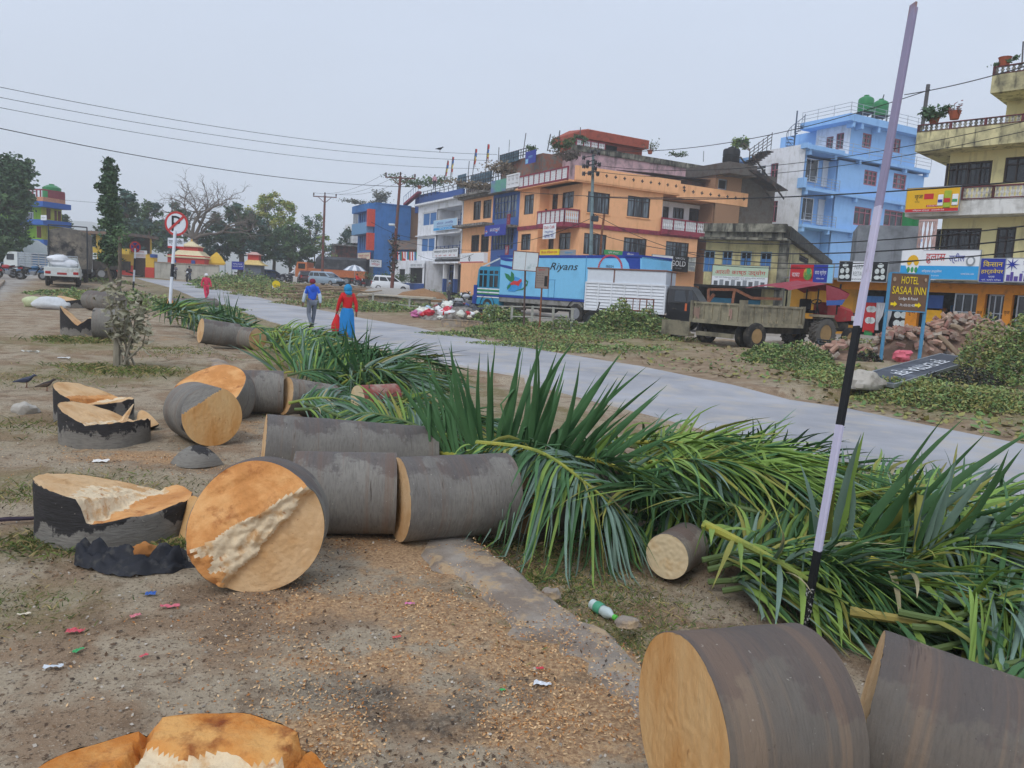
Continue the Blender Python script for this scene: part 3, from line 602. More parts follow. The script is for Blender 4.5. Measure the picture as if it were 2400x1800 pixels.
b=MB(); hw=[S.rect(Z3,*q) for q in ((170,855,270,1005),(168,1070,266,1215))]; skin(b,S,0,l4,zg4,zt4,hw); b.box((.2,.05,-1),(s4,l4,zt4-.03)); r=E.rect(Z3,555,985,590,1025); skin(b,E,0,s4,-1,zt4,[r]); B4.wall('wall',b,BLU); window(B4,E,r,DFR,GLS,1,())
for r in hw: window(B4,S,r,DBL,BLUED,5,(),fw=.06)
b=MB()
for y0,y1 in ((838,995),(1055,1212)):
    z0=S.sz(*Z3(290,y1))[1]; z1=S.sz(*Z3(290,y0))[1]; fbox(b,S,-.05,.55,z0,z1,.02,.9)
B4.wall('red_fin',b,mat('signal_red','#cc4a36',rough=.6))
b=MB(); z=S.sz(*Z3(210,1040))[1]; fbox(b,S,.6,l4,z-.4,z+1.0,0,.85); B4.wall('balcony',b,mat('pale_blue','#6f9cc4',rough=.7)); b=MB(); fbox(b,S,0,l4+.3,zt4-.9,zt4,0,.8); fbox(b,E,0,s4,zt4-.02,zt4+.12,-8,.1); B4.wall('roof_parapet',b,BLU)
b=MB(); fbox(b,S,.1,l4,-1,zg4,-.1,.05); B4.wall('shutter',b,SHUT)
B4b=Bld('brick_house','bare brick house wall squeezed between the blue house and the white hotel house','',0,28.5,K=B4.K+B4.ex*s4+B4.ey*.5); E=B4b.face('E'); b=MB(); q=E.sz(*Z3(730,900))[0]; z=E.sz(*Z3(680,815))[1]; b.box((0,0,-1),(q+2,8,z)); B4b.wall('wall',b,BRK)
b=MB(); z=E.sz(*Z3(620,1190))[1]; b.hexa([Vector(p) for p in ((-3,-3.4,z-.5),(4,-3.4,z),(4,0,z+1.2),(-3,0,z+.9),(-3,-3.4,z-.42),(4,-3.4,z+.08),(4,0,z+1.3),(-3,0,z+1))]); B4b.wall('lean_to_roof',b,mat('old_tin','#6d665f',rough=.8,c2='#8a6a55',t=.55))
B13=Bld('small_shop','low white and blue shop with dark doorway beside the white car','',0,28.5,K=T(988,84)); S=B13.face('S'); E=B13.face('E'); l=S.sz(*Z3(455,1450))[0]; z1=S.sz(*Z3(680,1305))[1]; z2=S.sz(*Z3(680,1370))[1]
r=S.rect(Z3,628,1375,750,1515); r2=S.rect(Z3,530,1385,588,1500); b=MB(); skin(b,S,-.6,l,-.8,z1,[r,r2]); b.box((.2,-.5,-.8),(5,l,z1-.03)); B13.wall('wall',b,WHT); b=MB(); fbox(b,S,-.62,l,-.8,.75,.0,.03); B13.wall('blue_dado',b,DBL)
for q in (r,r2): b=MB(); fbox(b,S,*q,-.25,-.15); B13.wall('door',b,DARK)
B14=Bld('brick_hut','low dark red hut with flat roof left of the blue house','',0,20,K=T(776,108)); E=B14.face('E'); r=E.rect(Z2,1270,785,1490,930); b=MB(); b.box((r[0],0,-1),(r[1],6,r[3])); B14.wall('wall',b,mat('dull_red_wall','#8a5750',rough=.9,c2='#5f524e',t=.5)); b=MB(); b.box((r[0]-.4,-1,r[3]),(r[1]+.3,6,r[3]+.2)); B14.wall('roof',b,TERR)
B14b=Bld('grey_house','grey narrow house with white balconies behind the blue house','',0,28.5,K=T(838,112)); S=B14b.face('S'); r=S.rect(Z3,95,860,150,1160); b=MB(); b.box((.2,-1,-1),(6,r[1],r[3]+1)); B14b.wall('wall',b,GREY)
b=MB()
for y in (1010,1120): z=S.sz(*Z3(120,y))[1]; fbox(b,S,-.5,r[1],z-.5,z+.5,-.5,1)
B14b.wall('balcony',b,WHT)
B8=Bld('guest_house','sky blue four storey guest house with pink windows and green tanks on its roof','',0,28.5,K=T(1850,72)); E=B8.face('E'); S=B8.face('S')
e0,e1=.0,E.sz(*Z6(490,850))[0]; z3t=E.sz(*Z5(1400,655))[1]; z3b=E.sz(*Z5(1400,700))[1]; z2t=E.sz(*Z5(1380,1035))[1]; z2b=E.sz(*Z5(1380,1075))[1]; lS=S.sz(*Z5(700,760))[0]; sR=E.sz(*Z5(1505,850))[0]
wz=[E.rect(Z5,1762,828,1890,975),E.rect(Z6,330,755,400,838),E.rect(Z6,118,935,212,1035),E.rect(Z6,280,952,385,1042)]
b=MB(); skin(b,E,sR,e1,-1,z3b,wz)
sw=[S.rect(Z5,*q) for q in ((705,785,805,905),(850,760,922,1010),(850,1125,918,1330))]
skin(b,S,0,lS,-1,z3t+.3,sw); b.box((.25,1.4,-1),(sR+.3,9,z3b-.03)); b.box((sR+.05,.25,-1),(e1,9,z3b-.04)); b.box((.22,.0,-1),(.27,1.5,z3b))
B8.wall('wall',b,LBL); b=MB(); fbox(b,B8.face('S',.012),-.02,lS,-1,z3t+.45,-.01,0)
for w_ in sw: pass
bb=MB(); skin(bb,B8.face('S',.015),-.02,lS,-1,z3t+.45,sw,.05); B8.wall('side_wall',bb,WHT)
for i,r in enumerate(sw): window(B8,S,r,WPAINT if i==0 else PINKW,GLS,2,(.75,),fw=.09)
for i,r in enumerate(wz): window(B8,E,r,PINKW,GLS if i>1 else GLB,3,(.35,.68) if i<2 else (.72,),fw=.13)
R1=B8.face('E',-1.2)
for q,dq in (((1080,705,1308,935),(1350,735,1440,990)),((1040,1085,1260,1310),(1305,1110,1385,1360))):
    r=R1.rect(Z5,*q); window(B8,R1,r,WPAINT,GLS,3,(),fw=.09,dep=-.05); r=R1.rect(Z5,*dq); window(B8,R1,r,WPAINT,WPAINT,1,(.82,),fw=.08,name='door',dep=-.05)
b=MB(); r=R1.rect(Z5,1030,690,1500,1360); fbox(b,R1,.25,sR,-1,z3b,-.05,0); B8.wall('recess_wall',b,LBL)
b=MB()
zf1=R1.sz(*Z5(1250,1385))[1]
for z,h in ((z3t,.45),(z2t,.45),(zf1-.1,.35)): fbox(b,E,-.0,e1+.1,z-h*.4,z+.12,-9 if h==.45 and z==z3t else -1.3,.5)
fbox(b,E,-.35,sR,z3t-.1,z3t+.3,.5,.62); fbox(b,E,-.35,.0,z2t,z2t+.9,-.3,.5); fbox(b,E,-.35,.12,z3t,z3t+.45,-.3,.5)
for z in (z3t,z2t,zf1-.1):
    for a in np.linspace(sR*.05,e1-.1,6): fbox(b,E,a-.14,a+.14,z-.55,z-.1,-.05,.42)
B8.wall('floor_slab',b,LBL)
for z in (zf1,z2t+.1): rail_metal(B8,B8.face('E',.4),0.1,sR,z,1.0,STEEL,4,4)
p5=E.sz(*Z5(1645,500)); E0=p5[0]; zr4=E.sz(*Z5(1660,300))[1]; zr4b=E.sz(*Z5(1660,370))[1]; e4=E.sz(*Z6(470,560))[0]
b=MB(); wt=[E.rect(Z5,1760,465,1850,610),E.rect(Z6,332,562,378,640)]; E4=B8.face('E',-.15); skin(b,E4,E0,e4,z3t,zr4b,wt); b.box((E0+.2,.4,z3t),(e4,9,zr4b)); B8.wall('top_storey',b,LBL)
for r in wt: window(B8,E4,r,PINKW,GLB,2,(.35,.68),fw=.12)
SX=Face(B8,'S',-E0); aw=[SX.rect(Z5,1395,500,1462,630),SX.rect(Z5,1492,465,1565,620)]; l4=SX.sz(*Z5(1295,550))[0]
b=MB(); skin(b,Face(B8,'S',-E0+.02),.15,l4,z3t,zr4b,aw,.05); B8.wall('top_side_wall',b,WHT)
for r in aw: window(B8,SX,r,PINKW,GLS,2,(.6,),fw=.09)
b=MB(); b.box((E0-1.3,-.7,zr4b),(e4+.5,l4+1,zr4));
for a in (E0-.6,E0+.6,E0+3,e4-.3): b.box((a-.16,-.62,zr4b-.5),(a+.16,.1,zr4b))
B8.wall('roof_slab',b,LBL);
rail_metal(B8,B8.face('E',.6),E0-1.2,e4+.4,zr4,1.0,STEEL,3,7); rail_metal(B8,Face(B8,'S',-E0+1.2),-.6,l4+.9,zr4,1.,STEEL,3,3); rail_metal(B8,B8.face('E',.55),E0*.15,e1+.05,z3t+.12,1.,STEEL,3,7)
b=MB(); q=SX.sz(*Z5(1210,420)); cx,cy=E0-1.6,q[0]
for k in range(14):
    a=k*.42; z=z3t+.2+(zr4-z3t)*k/14; b.hexa([Vector((cx+math.cos(t)*r,cy+math.sin(t)*r,z+h)) for h in (0,.05) for t,r in ((a,.08),(a,.8),(a+.42,.8),(a+.42,.08))]); b.tube([(cx+math.cos(a)*.8,cy+math.sin(a)*.8,z),(cx+math.cos(a)*.8,cy+math.sin(a)*.8,z+.95)],.02,5)
b.tube([(cx,cy,z3t),(cx,cy,zr4+1.2)],.07,8); b.tube([(cx+math.cos(k*.42)*.8,cy+math.sin(k*.42)*.8,z3t+1.15+(zr4-z3t)*k/14) for k in range(14)],.03,6); B8.wall('spiral_stair',b,mat('blue_grey_iron','#3d4f63',rough=.5))
TANK=mat('green_tank','#1f7d45',rough=.4,var=.1)
for i,(x,l_) in enumerate(((1815,'left green plastic water tank on the blue guest house roof'),(1962,'green plastic water tank with a black pipe on top on the blue house'))):
    a=E4.sz(*Z5(x,270)); c=E4.world(a[0],-.5,zr4+.75); t=thing('water_tank',l_,'water tank',c,0,'green water tanks on the roof')
    MB().lathe([(.55,0),(.72,.05),(.72,.28),(.68,.31),(.72,.34),(.72,.7),(.68,.73),(.72,.76),(.72,1.2),(.66,1.34),(.4,1.5),(.2,1.55)],n=20).build('tank_body',TANK,t,smooth=True); MB().lathe([(.22,1.54),(.24,1.57),(.24,1.66),(.1,1.7)],n=14).build('lid',GRN,t,smooth=True)
    b=MB()
    for sx in (-.5,.5):
        for sy in (-.5,.5): b.box((sx-.04,sy-.04,-.76),(sx+.04,sy+.04,-.04))
    b.box((-.7,-.7,-.06),(.7,.7,0)); b.build('stand',BLACK,t)
    if i: MB().tube([(.1,0,1.6),(.2,0,2.1)],.05,6).build('pipe',BLACK,t)
B12=Bld('old_brick_house','old brick house with dark doorway and black iron stairs beside the white wall','',0,28.5,K=T(1690,68)); E=B12.face('E'); r=E.rect(Z5,335,880,575,1030); rd=E.rect(Z5,345,910,432,1015)
b=MB(); skin(b,E,r[0],r[1],-1,r[3],[rd]); b.box((r[0],.2,-1),(r[1],6,r[3]-.03)); B12.wall('wall',b,BRK); window(B12,E,rd,GREY,DARK,1,(),fw=.1,name='door')
b=MB(); zt_=E.sz(*Z5(450,770))[1];
for k in range(22):
    t=k/21; a=E.sz(*Z5(560+290*t,850+180*t)); b.box((a[0]-.5,-1.6+.0*k,a[1]-.04),(a[0]+.5,-.2,a[1]+.04))
for dy in (-1.6,-.25):
    p=E.sz(*Z5(540,700)); q=E.sz(*Z5(850,1120)); b.bar((p[0],dy,p[1]),(q[0],dy,q[1]),.05,.14)
p=E.sz(*Z5(520,745)); q=E.sz(*Z5(735,590))
for k in range(4): b.tube([(p[0],-1.5,p[1]+.28*k),(q[0],-1.5,q[1]+.28*k)],.03,5)
for k in range(6): t=k/5; b.tube([(p[0]+(q[0]-p[0])*t,-1.5,p[1]+(q[1]-p[1])*t-.5),(p[0]+(q[0]-p[0])*t,-1.5,p[1]+(q[1]-p[1])*t+.95)],.03,5)
for k in range(9):
    t=k/8; b.box((p[0]+(q[0]-p[0])*t-.35,-1.5,p[1]-.7+(q[1]-p[1])*t),(p[0]+(q[0]-p[0])*t+.35,-.3,p[1]-.62+(q[1]-p[1])*t))
B12.wall('iron_stair',b,mat('black_iron','#2c2a2b',rough=.7,var=.3,c2='#4c3a32',t=.55))
b=MB(); r3=E.rect(Z5,330,780,600,890); b.box((r3[0],-1.5,r3[2]),(r3[1],4,r3[3])); r4=E.rect(Z5,577,860,905,1340); b.box((r4[0],.15,r4[2]-3),(r4[1],4,r4[3])); B12.wall('upper_lean_to',b,mat('dark_shed','#5d5854',rough=.9,var=.3,c2='#544840',t=.55))
a=E.sz(*Z5(435,760)); t=thing('water_tank','black plastic water tank on the dark roof right of the pink house','water tank',E.world(a[0],.4,a[1]),0); MB().lathe([(.66,0),(.72,.1),(.72,.5),(.68,.54),(.72,.58),(.72,1.0),(.66,1.12),(.3,1.2)],n=20).build('tank_body',BLACK,t,smooth=True); MB().lathe([(.3,1.18),(.32,1.28),(.1,1.32)],n=12).build('lid',BLACK,t)
B7=Bld('timber_shop_house','old mouldy yellow house with blue shutters above a dark open workshop','',0,-27,K=T(1640,51)); E=B7.face('E'); W7=E.sz(*Z5(985,1500))[0]; B7.W=W7; RF=B7.face('R'); l7=RF.sz(*Z5(1690,1560))[0]
zt7=E.sz(*Z5(560,1350))[1]; zl=E.sz(*Z5(560,1510))[1]; zg=E.sz(*Z8(1200,372))[1]
h7=[E.rect(Z8,*q) for q in ((1018,95,1105,262),(1165,95,1245,240),(1310,98,1398,240),(1468,102,1558,250))]; hr=[RF.rect(Z8,*q) for q in ((1780,110,1860,192),(2015,135,2095,192))]
b=MB(); skin(b,E,0,W7,zg,zl,h7); skin(b,RF,0,l7,-1,zl-.2,hr); b.box((.02,.22,zg),(W7-.22,l7,zt7-.3)); b.box((W7-1.1,.23,-1),(W7-.2,l7,zg)); B7.wall('wall',b,OLDY)
for i,r in enumerate(h7):
    w_=window(B7,E,r,mat('pale_blue_wood','#7e99ad',rough=.8,var=.2),DARK,2,(),fw=.07); b=MB()
    m=(r[0]+r[1])/2
    for a,c in ((r[0]+.07,m-.03 if i!=2 else m-.08),(m+.03 if i!=2 else m+.08,r[1]-.07)): fbox(b,E,a,c,r[2]+.06,r[3]-.45,-.06,-.02)
    b.build('shutter',BLUED,w_)
for r in hr: window(B7,RF,r,DFR,DARK,3,(.5,))
b=MB(); fbox(b,E,-.25,W7+.3,zl,zl+.14,-1.2,.9); zp=E.sz(*Z5(560,1430))[1]; fbox(b,E,-.1,W7+.1,zl+.14,zp,-.2,.25); fbox(b,E,-.15,W7+.15,zp,zt7,-.2,.5); B7.wall('roof_parapet',b,MOSS)
b=MB(); za=RF.sz(*Z5(1000,1365))[1]; zc=RF.sz(*Z5(1690,1600))[1]; o=[]
for s_,z in ((-.1,zt7-.1),(l7*.5,zt7-.5),(l7,zl+.1)): o.append((s_,z))
for (s0,z0),(s1,z1) in zip(o,o[1:]): b.hexa([Vector(RF.pt(s,oo,z+h)) for h in (-.75,0) for s,oo,z in ((s0,.35,z0),(s1,.35,z1),(s1,-.4,z1),(s0,-.4,z0))])
B7.wall('side_eave',b,mat('black_mould','#35342f',rough=.95,var=.3,c2='#55534a',t=.55))
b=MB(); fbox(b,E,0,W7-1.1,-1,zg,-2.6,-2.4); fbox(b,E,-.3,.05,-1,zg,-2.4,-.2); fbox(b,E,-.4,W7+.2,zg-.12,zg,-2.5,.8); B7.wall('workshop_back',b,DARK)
b=MB(); a=E.sz(*Z8(1625,450)); fbox(b,E,a[0]-.28,a[0]+.28,-1,zg,.1,.6); B7.wall('concrete_pillar',b,MOSS)
b=MB(); fbox(b,E,a[0]-.3,a[0]+.32,zg,zl,.01,.07); B7.wall('mould_strip',b,MOSS)
for i,(x0,y0,x1,y1,c,nm,l_) in enumerate(((1085,470,1245,520,'#2c7fa0','work_bench','blue work bench in the dark workshop'),(1380,490,1475,520,'#2c7fa0','work_bench','blue low chest in the workshop beside the pillar'))):
    f=B7.face('E',-.8-i*.3); r=f.rect(Z8,x0,y0,x1,y1); t=thing(nm,l_,'bench',f.world(0,0,0),B7.A); b=MB(); b.bbox((r[0],-.3,r[2]-.5),(r[1],.3,r[3])); b.build('bench_top',mat('bench%d'%i,c,rough=.5),t)
t=thing('unfinished_stall','brown timber frame of an unfinished stall behind the trailer','frame',T(1700,42),R_(-15)); b=MB(); o=t.location
def lp(x,y,d): return P(*Z8(x,y),d)-o
ii=Matrix.Rotation(R_(15),3,'Z')
for p,q in (((1055,400),(1055,520)),((1265,405),(1245,520)),((1055,402),(1270,405)),((1270,405),(1400,470)),((1055,500),(1100,440)),((1400,470),(1640,480))): b.bar(ii@lp(*p,41),ii@lp(*q,41),.14)
for p,q in (((1055,520),(1055,760)),((1245,520),(1245,760))): b.bar(ii@lp(*p,41),ii@lp(*q,41),.14)
b.build('posts_and_rails',RUST,t)
B11=Bld('grey_block','grey rendered wall block between the blue guest house and the yellow house','',0,-20,K=T(2020,47)); E=B11.face('E'); r=E.rect(Z6,130,1080,500,1220); zz=E.sz(*Z6(380,1035))[1]
b=MB(); b.box((r[0],0,-1),(E.sz(*Z6(462,1100))[0],5,zz)); B11.wall('wall',b,GREY); b=MB(); q=E.rect(Z6,462,995,512,1220); rail_panel(B11,B11.face('E',-.2),q[0],q[1]+.5,q[2],q[3]+.1,1,mat('pink_breeze','#c9a9a6',rough=.9),mat('pink_breeze','#c9a9a6'),'lattice')
a=E.sz(*Z6(440,1010)); t=thing('water_tank','small green tank on the grey block roof','water tank',E.world(a[0],-1.2,zz),0); MB().lathe([(.4,0),(.5,.05),(.5,.9),(.3,1.05)],n=16).build('tank_body',TANK,t,smooth=True); MB().lathe([(.2,1.0),(.2,1.12)],n=10).build('lid',GRN,t)
B9=Bld('hardware_shop_house','pale yellow house with pierced balcony parapets above a hardware shop','',0,-46,K=T(2176,36)); E=B9.face('E')
zA=E.sz(*Z6(560,660))[1]; zB=E.sz(*Z6(530,1000))[1]; zC=E.sz(*Z6(520,1340))[1]; eR=E.sz(2760,600)[0]
O=B9.face('E',1.2); zAt=O.sz(*Z6(500,615))[1]; zAp=O.sz(*Z6(500,535))[1]; zAr=O.sz(*Z6(500,487))[1]
h9=[E.rect(Z6,610,690,860,818),E.rect(Z6,930,662,1060,800),E.rect(Z6,558,1050,802,1170),E.rect(Z6,880,1042,985,1240)]
b=MB(); skin(b,E,0,eR,zC,zAt+.1,h9); b.box((.02,.2,zC),(eR,8,zAt)); B9.wall('wall',b,YEL)
for i,r in enumerate(h9): window(B9,E,r,DFR,GLS,4 if i in (0,2) else 2,(.72,),bars=10 if i in (0,2) else 0,fw=.08)
oL=O.sz(*Z6(455,560))[0]
b=MB(); fbox(b,E,oL,eR,zAt-.12,zAt+.1,-8,1.2); fbox(b,O,oL,eR,zAt+.1,zAp+.1,-.12,0); b.box((oL,-1.08,zAt+.1),(oL+.12,6,zAp+.1)); B9.wall('roof_slab',b,YELS)
rail_panel(B9,O,oL,eR,zAp+.05,zAr,7,mat('dull_maroon','#6e3a3e',rough=.8,c2='#4d2f30',t=.55),mat('grey_breeze','#a9a69c',rough=.9,c2='#6c6a62',t=.5),'lattice')
zBt=O.sz(*Z6(600,965))[1]; zBp=O.sz(*Z6(800,890))[1]; zBr=O.sz(*Z6(800,818))[1]; oB=O.sz(*Z6(402,900))[0]; oB1=O.sz(*Z6(690,900))[0]
b=MB(); fbox(b,E,oB,eR,zBt-.12,zBt+.06,-.1,1.2); fbox(b,O,oB1,eR,zBt+.06,zBp,-.12,0); B9.wall('balcony',b,wallm('stained_white','#dcdcd8','#85827a',t=.6))
rail_panel(B9,O,oB1,eR,zBp-.05,zBr,6,mat('dull_maroon',''),mat('white_breeze','#d4d2cc',rough=.9,c2='#9a978f',t=.55),'lattice')
E2=B9.face('E',-1.6); O2=B9.face('E',.3); zT0=O2.sz(*Z6(900,300))[1]; zT1=O2.sz(*Z6(900,215))[1]; zT2=O2.sz(*Z6(900,172))[1]; tL=O2.sz(*Z6(862,250))[0]; wl=E2.sz(*Z6(945,380))[0]
b=MB(); b.box((wl,1.6,zAt),(eR,8,zT0)); B9.wall('top_room',b,YEL); b=MB(); fbox(b,O2,tL,eR,zT0-.1,zT1,-5,0); B9.wall('top_slab',b,YELS); rail_panel(B9,O2,tL,eR,zT1-.03,zT2,4,mat('dull_maroon',''),mat('grey_breeze',''),'lattice')
B10=Bld('shop_row','row of small shops with orange fascia, orange pillars and glass fronts','',0,-46,K=B9.K-B9.ex*7+B9.ey*.12); E=B10.face('E')
zf0=E.sz(*Z6(600,1395))[1]; zf1=E.sz(*Z6(600,1345))[1]; eR=E.sz(2900,700)[0]; e0=E.sz(*Z6(-230,1450))[0]
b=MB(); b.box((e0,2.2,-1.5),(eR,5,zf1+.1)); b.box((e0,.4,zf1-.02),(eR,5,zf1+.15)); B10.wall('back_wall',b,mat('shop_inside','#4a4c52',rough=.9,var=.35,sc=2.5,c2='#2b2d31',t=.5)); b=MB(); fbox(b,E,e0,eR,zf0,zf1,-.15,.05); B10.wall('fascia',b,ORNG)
b=MB(); fbox(b,E,e0,eR,zf1,zf1+.08,-.5,1.0); B10.wall('canopy_edge',b,TERR)
for x0,x1,y in ((400,462,1500),(785,827,1440),(930,975,1440),(1180,1230,1440)):
    a=E.sz(*Z6(x0,y))[0]; c=E.sz(*Z6(x1,y))[0]; b=MB(); fbox(b,E,a,c,-1.5,zf0,-.3,.04); B10.wall('pillar',b,ORNG)
    v,f,tw,th=text_mesh('वृज'); q=np.zeros_like(v); sx=(c-a)*.7/tw; zc=E.sz(*Z6((x0+x1)/2,1520))[1]; q=[E.pt(a+(c-a)*.15+p[0]*sx,.05,zc+p[1]*sx*1.3) for p in v]; MB().add(q,f).build('lettering',BLACK,B10.root)
for x0,x1 in ((640,785),(827,930),(980,1170)):
    r=E.rect(Z6,x0,1420,x1,1640); window(B10,B10.face('E',-.2),(r[0],r[1],-1.2,zf0),STEEL,GLS,3,(.3,.75),fw=.06,name='shop_front')
SHC=['#b23a35','#d7c24a','#3f7fb5','#e5e5e2','#5a9a5e','#c47a3a']
b=MB(); mm=[mat('goods%d'%i,c,rough=.6,var=.2) for i,c in enumerate(SHC)]
for k in range(150):
    b.cur=rng.integers(6); x=rng.uniform(E.sz(*Z6(500,1500))[0],E.sz(*Z6(1150,1500))[0]); z=-.8+.42*rng.integers(0,6); b.bbox((x,1.6,z),(x+rng.uniform(.1,.3),1.9,z+rng.uniform(.12,.33)))
B10.root and b.build('shelf_goods',mm,B10.root)['kind'] if False else tag(b.build('shelf_goods',mm,B10.root),kind='stuff')
Q=B10.face('E',-.1)
for x0,y0,x1,y1,m,nm in ((172,1450,235,1610,REDP,'door_panel'),(325,1490,412,1610,BLACK,'door_panel'),(172,1600,215,1660,GRN,'low_panel'),(318,1612,395,1680,GRN,'low_panel'),(185,1415,280,1450,BLUED,'valance'),(500,1410,600,1480,DBL,'poster'),(535,1610,640,1690,mat('ad_blue','#2d50b0'),'poster'),(498,1490,590,1560,mat('ad_yellow','#e0a81f'),'poster')):
    r=Q.rect(Z6,x0,y0,x1,y1); b=MB(); fbox(b,Q,r[0],r[1],r[2],r[3],-.03,.02); B10.wall(nm,b,m)
for x0,y0,x1,y1 in ((185,1450,232,1610),(325,1490,412,1610)):
    r=Q.rect(Z6,x0,y0,x1,y1)
    for i in range(2):
        for j in range(2):
            b=MB()
            c=(r[0]+(r[1]-r[0])*(.3+.4*i),r[2]+(r[3]-r[2])*(.4+.38*j)); b.lathe([(.16,0),(.16,.01)],c=Q.pt(c[0],.025,c[1]),ax=(0,-1,0),n=14)
            B10.wall('painted_plate',b,mat('plate_print','#cfd6d4',rough=.6,var=.3,sc=14))
for x0,x1 in ((235,285),(298,328)):
    r=Q.rect(Z6,x0,1450,x1,1600); b=MB(); n=14
    b.loft([[Q.pt(r[0]+(r[1]-r[0])*(i/n)*w_+(1-w_)*(r[1]-r[0])*.2,.05+.05*math.sin(i*2.4),z) for i in range(n+1)] for z,w_ in ((r[3],1),(r[2]+(r[3]-r[2])*.55,.8),(r[2]+(r[3]-r[2])*.25,.3),(r[2],.45))],cap=False,closed=False); B10.wall('curtain',b,FABW)
b=MB(); q=Q.rect(Z6,0,1400,165,1500); fbox(b,Q,e0,q[1],-1.5,zf0,-.12,0); B10.wall('yellow_wall',b,wallm('mustard_wall','#c58d2e','#7e5f30',t=.6))
WH=mat('sign_white','#e9ecef',rough=.45,var=.04); RD=mat('sign_red','#c4262b',rough=.45,var=.06); BL=mat('sign_blue','#24349a',rough=.45,var=.06); CY=mat('sign_cyan','#2fa0dd',rough=.45,var=.05); YL=mat('sign_yellow','#e6b31a',rough=.45,var=.05); BK=mat('sign_black','#1b1c1f',rough=.5,var=.1); GR2=mat('sign_green','#3f9a5c',rough=.5,var=.08); DGR=mat('sign_grey','#8f959a',rough=.5,var=.15); BRN=mat('sign_brown','#6e5340',rough=.6,var=.12); LBLU=mat('sign_light_blue','#8cc4e6',rough=.5,var=.06); YTXT=mat('sign_yellow_text','#f0d21c',rough=.5,var=.05)
def fsign(name,label,f,cv,q,mbg,texts=(),panels=(),off=.3,**k):
    g=Face(f.B,f.k,f.off+off); r=g.rect(cv,*q); X=f.B.ex if f.k=='E' else (-f.B.ey if f.k=='S' else f.B.ey)
    O=g.world(r[0] if f.k!='S' else r[1],0,r[2])
    return sign(name,label,O,X,(0,0,1),r[1]-r[0],r[3]-r[2],mbg,texts,panels,**k)
E9=B9.face('E'); E10=B10.face('E'); E7=B7.face('E'); E1=B1.face('E'); S1=B1.face('S')
def disc(r,cx,cz,rx,rz,m,y=-.03,n=20,name='emblem'):
    MB().prism([(cx+rx*math.cos(2*math.pi*i/n),cz+rz*math.sin(2*math.pi*i/n)) for i in range(n)],.012,Matrix.Translation((0,y,0))).build(name,m,r)
s_=fsign('shop_sign','wide white and blue steel sign with yellow flower emblem above the hardware shop',E9,Z6,(372,1168,795,1322),WH,[('हुलास स्टील'[:5],.45,.71,.25,.34,RD),('स्टील',.72,.72,.2,.36,BL),('विश्वास हार्डवेयर',.42,.26,.26,.12,WH),('फोन नं. ०४२-५२०४०५',.42,.12,.2,.08,WH),('www.hulas.com',.87,.2,.16,.07,WH)],[(0,0,1,.46,CY)],off=1.0,frame=STEEL)
W_,H_=[max(v.co[i] for v in s_.children[0].data.vertices) for i in (0,2)]
MB().prism([(0.02*W_,H_),(0.28*W_,H_),(.24*W_,.42*H_),(.2*W_,.14*H_),(.12*W_,.14*H_),(.07*W_,.42*H_)],.01,Matrix.Translation((0,-.02,0))).build('printed_field',WH,s_)
for i in range(7):
    a=R_(20+i*23); disc(s_,.16*W_+.05*W_*math.cos(a),.5*H_+.2*H_*math.sin(a),.032*W_,.12*H_,YL,-.035-.001*i)
for dx in (-.05,0,.05): disc(s_,(.16+dx)*W_,.3*H_,.02*W_,.1*H_,GR2,-.034-dx*.01)
disc(s_,.885*W_,.62*H_,.055*W_,.17*H_,DGR); disc(s_,.885*W_,.62*H_,.035*W_,.11*H_,WH,-.036)
fsign('shop_sign','deep blue sign with yellow letters right of the steel sign',E9,Z6,(800,1212,933,1338),BL,[('िकसान',.5,.78,.8,.26,YTXT),('हार्डवेयर',.5,.44,.9,.26,YTXT),('पर्सा',.5,.2,.25,.1,WH),('प्रो. कृष्ण श्रेष्ठ',.5,.08,.8,.09,WH)],off=1.0,frame=STEEL)
s_=fsign('shop_sign','white sign with violet star and tower silhouettes at the right edge',E9,Z6,(936,1212,1200,1338),WH,[('पञ्चकन्या',.66,.72,.6,.34,BL),('स्टिल पाइप',.6,.42,.5,.1,BL)],off=1.0,frame=STEEL)
W_,H_=[max(v.co[i] for v in s_.children[0].data.vertices) for i in (0,2)]
for i in range(8):
    a=i*math.pi/4; MB().prism([(.13*W_+x*math.cos(a)-z*math.sin(a),.72*H_+x*math.sin(a)+z*math.cos(a)) for x,z in ((-.035,0),(0,.3),(.035,0))],.01,Matrix.Translation((0,-.02-.001*i,0))).build('star_ray',BL,s_)
for i,(x,w_,h_) in enumerate(((.04,.07,.28),(.12,.06,.4),(.2,.08,.22),(.31,.06,.34),(.4,.1,.26))): MB().box((x*W_,-.03,.02),((x+w_)*W_,-.005,h_*H_)).build('tower_print',mat('sign_violet','#5a4a9c',rough=.5),s_)
s_=fsign('advert_board','yellow cement advert board fixed to the balcony of the yellow house',E9,Z6,(402,828,687,958),YL,[('वृज',.24,.6,.16,.22,BK),('िसमेन्ट',.22,.42,.1,.07,BK),('बलियो घरको लािग',.52,.24,.2,.06,WH),('विश्वास ट्रेडर्स  नारायणी रोड',.45,.06,.6,.09,WH)],[(0,0,1,.13,RD),(.34,.52,.52,.75,RD),(.4,.2,.62,.28,RD)],off=1.45,frame=DGR)
W_,H_=[max(v.co[i] for v in s_.children[0].data.vertices) for i in (0,2)]
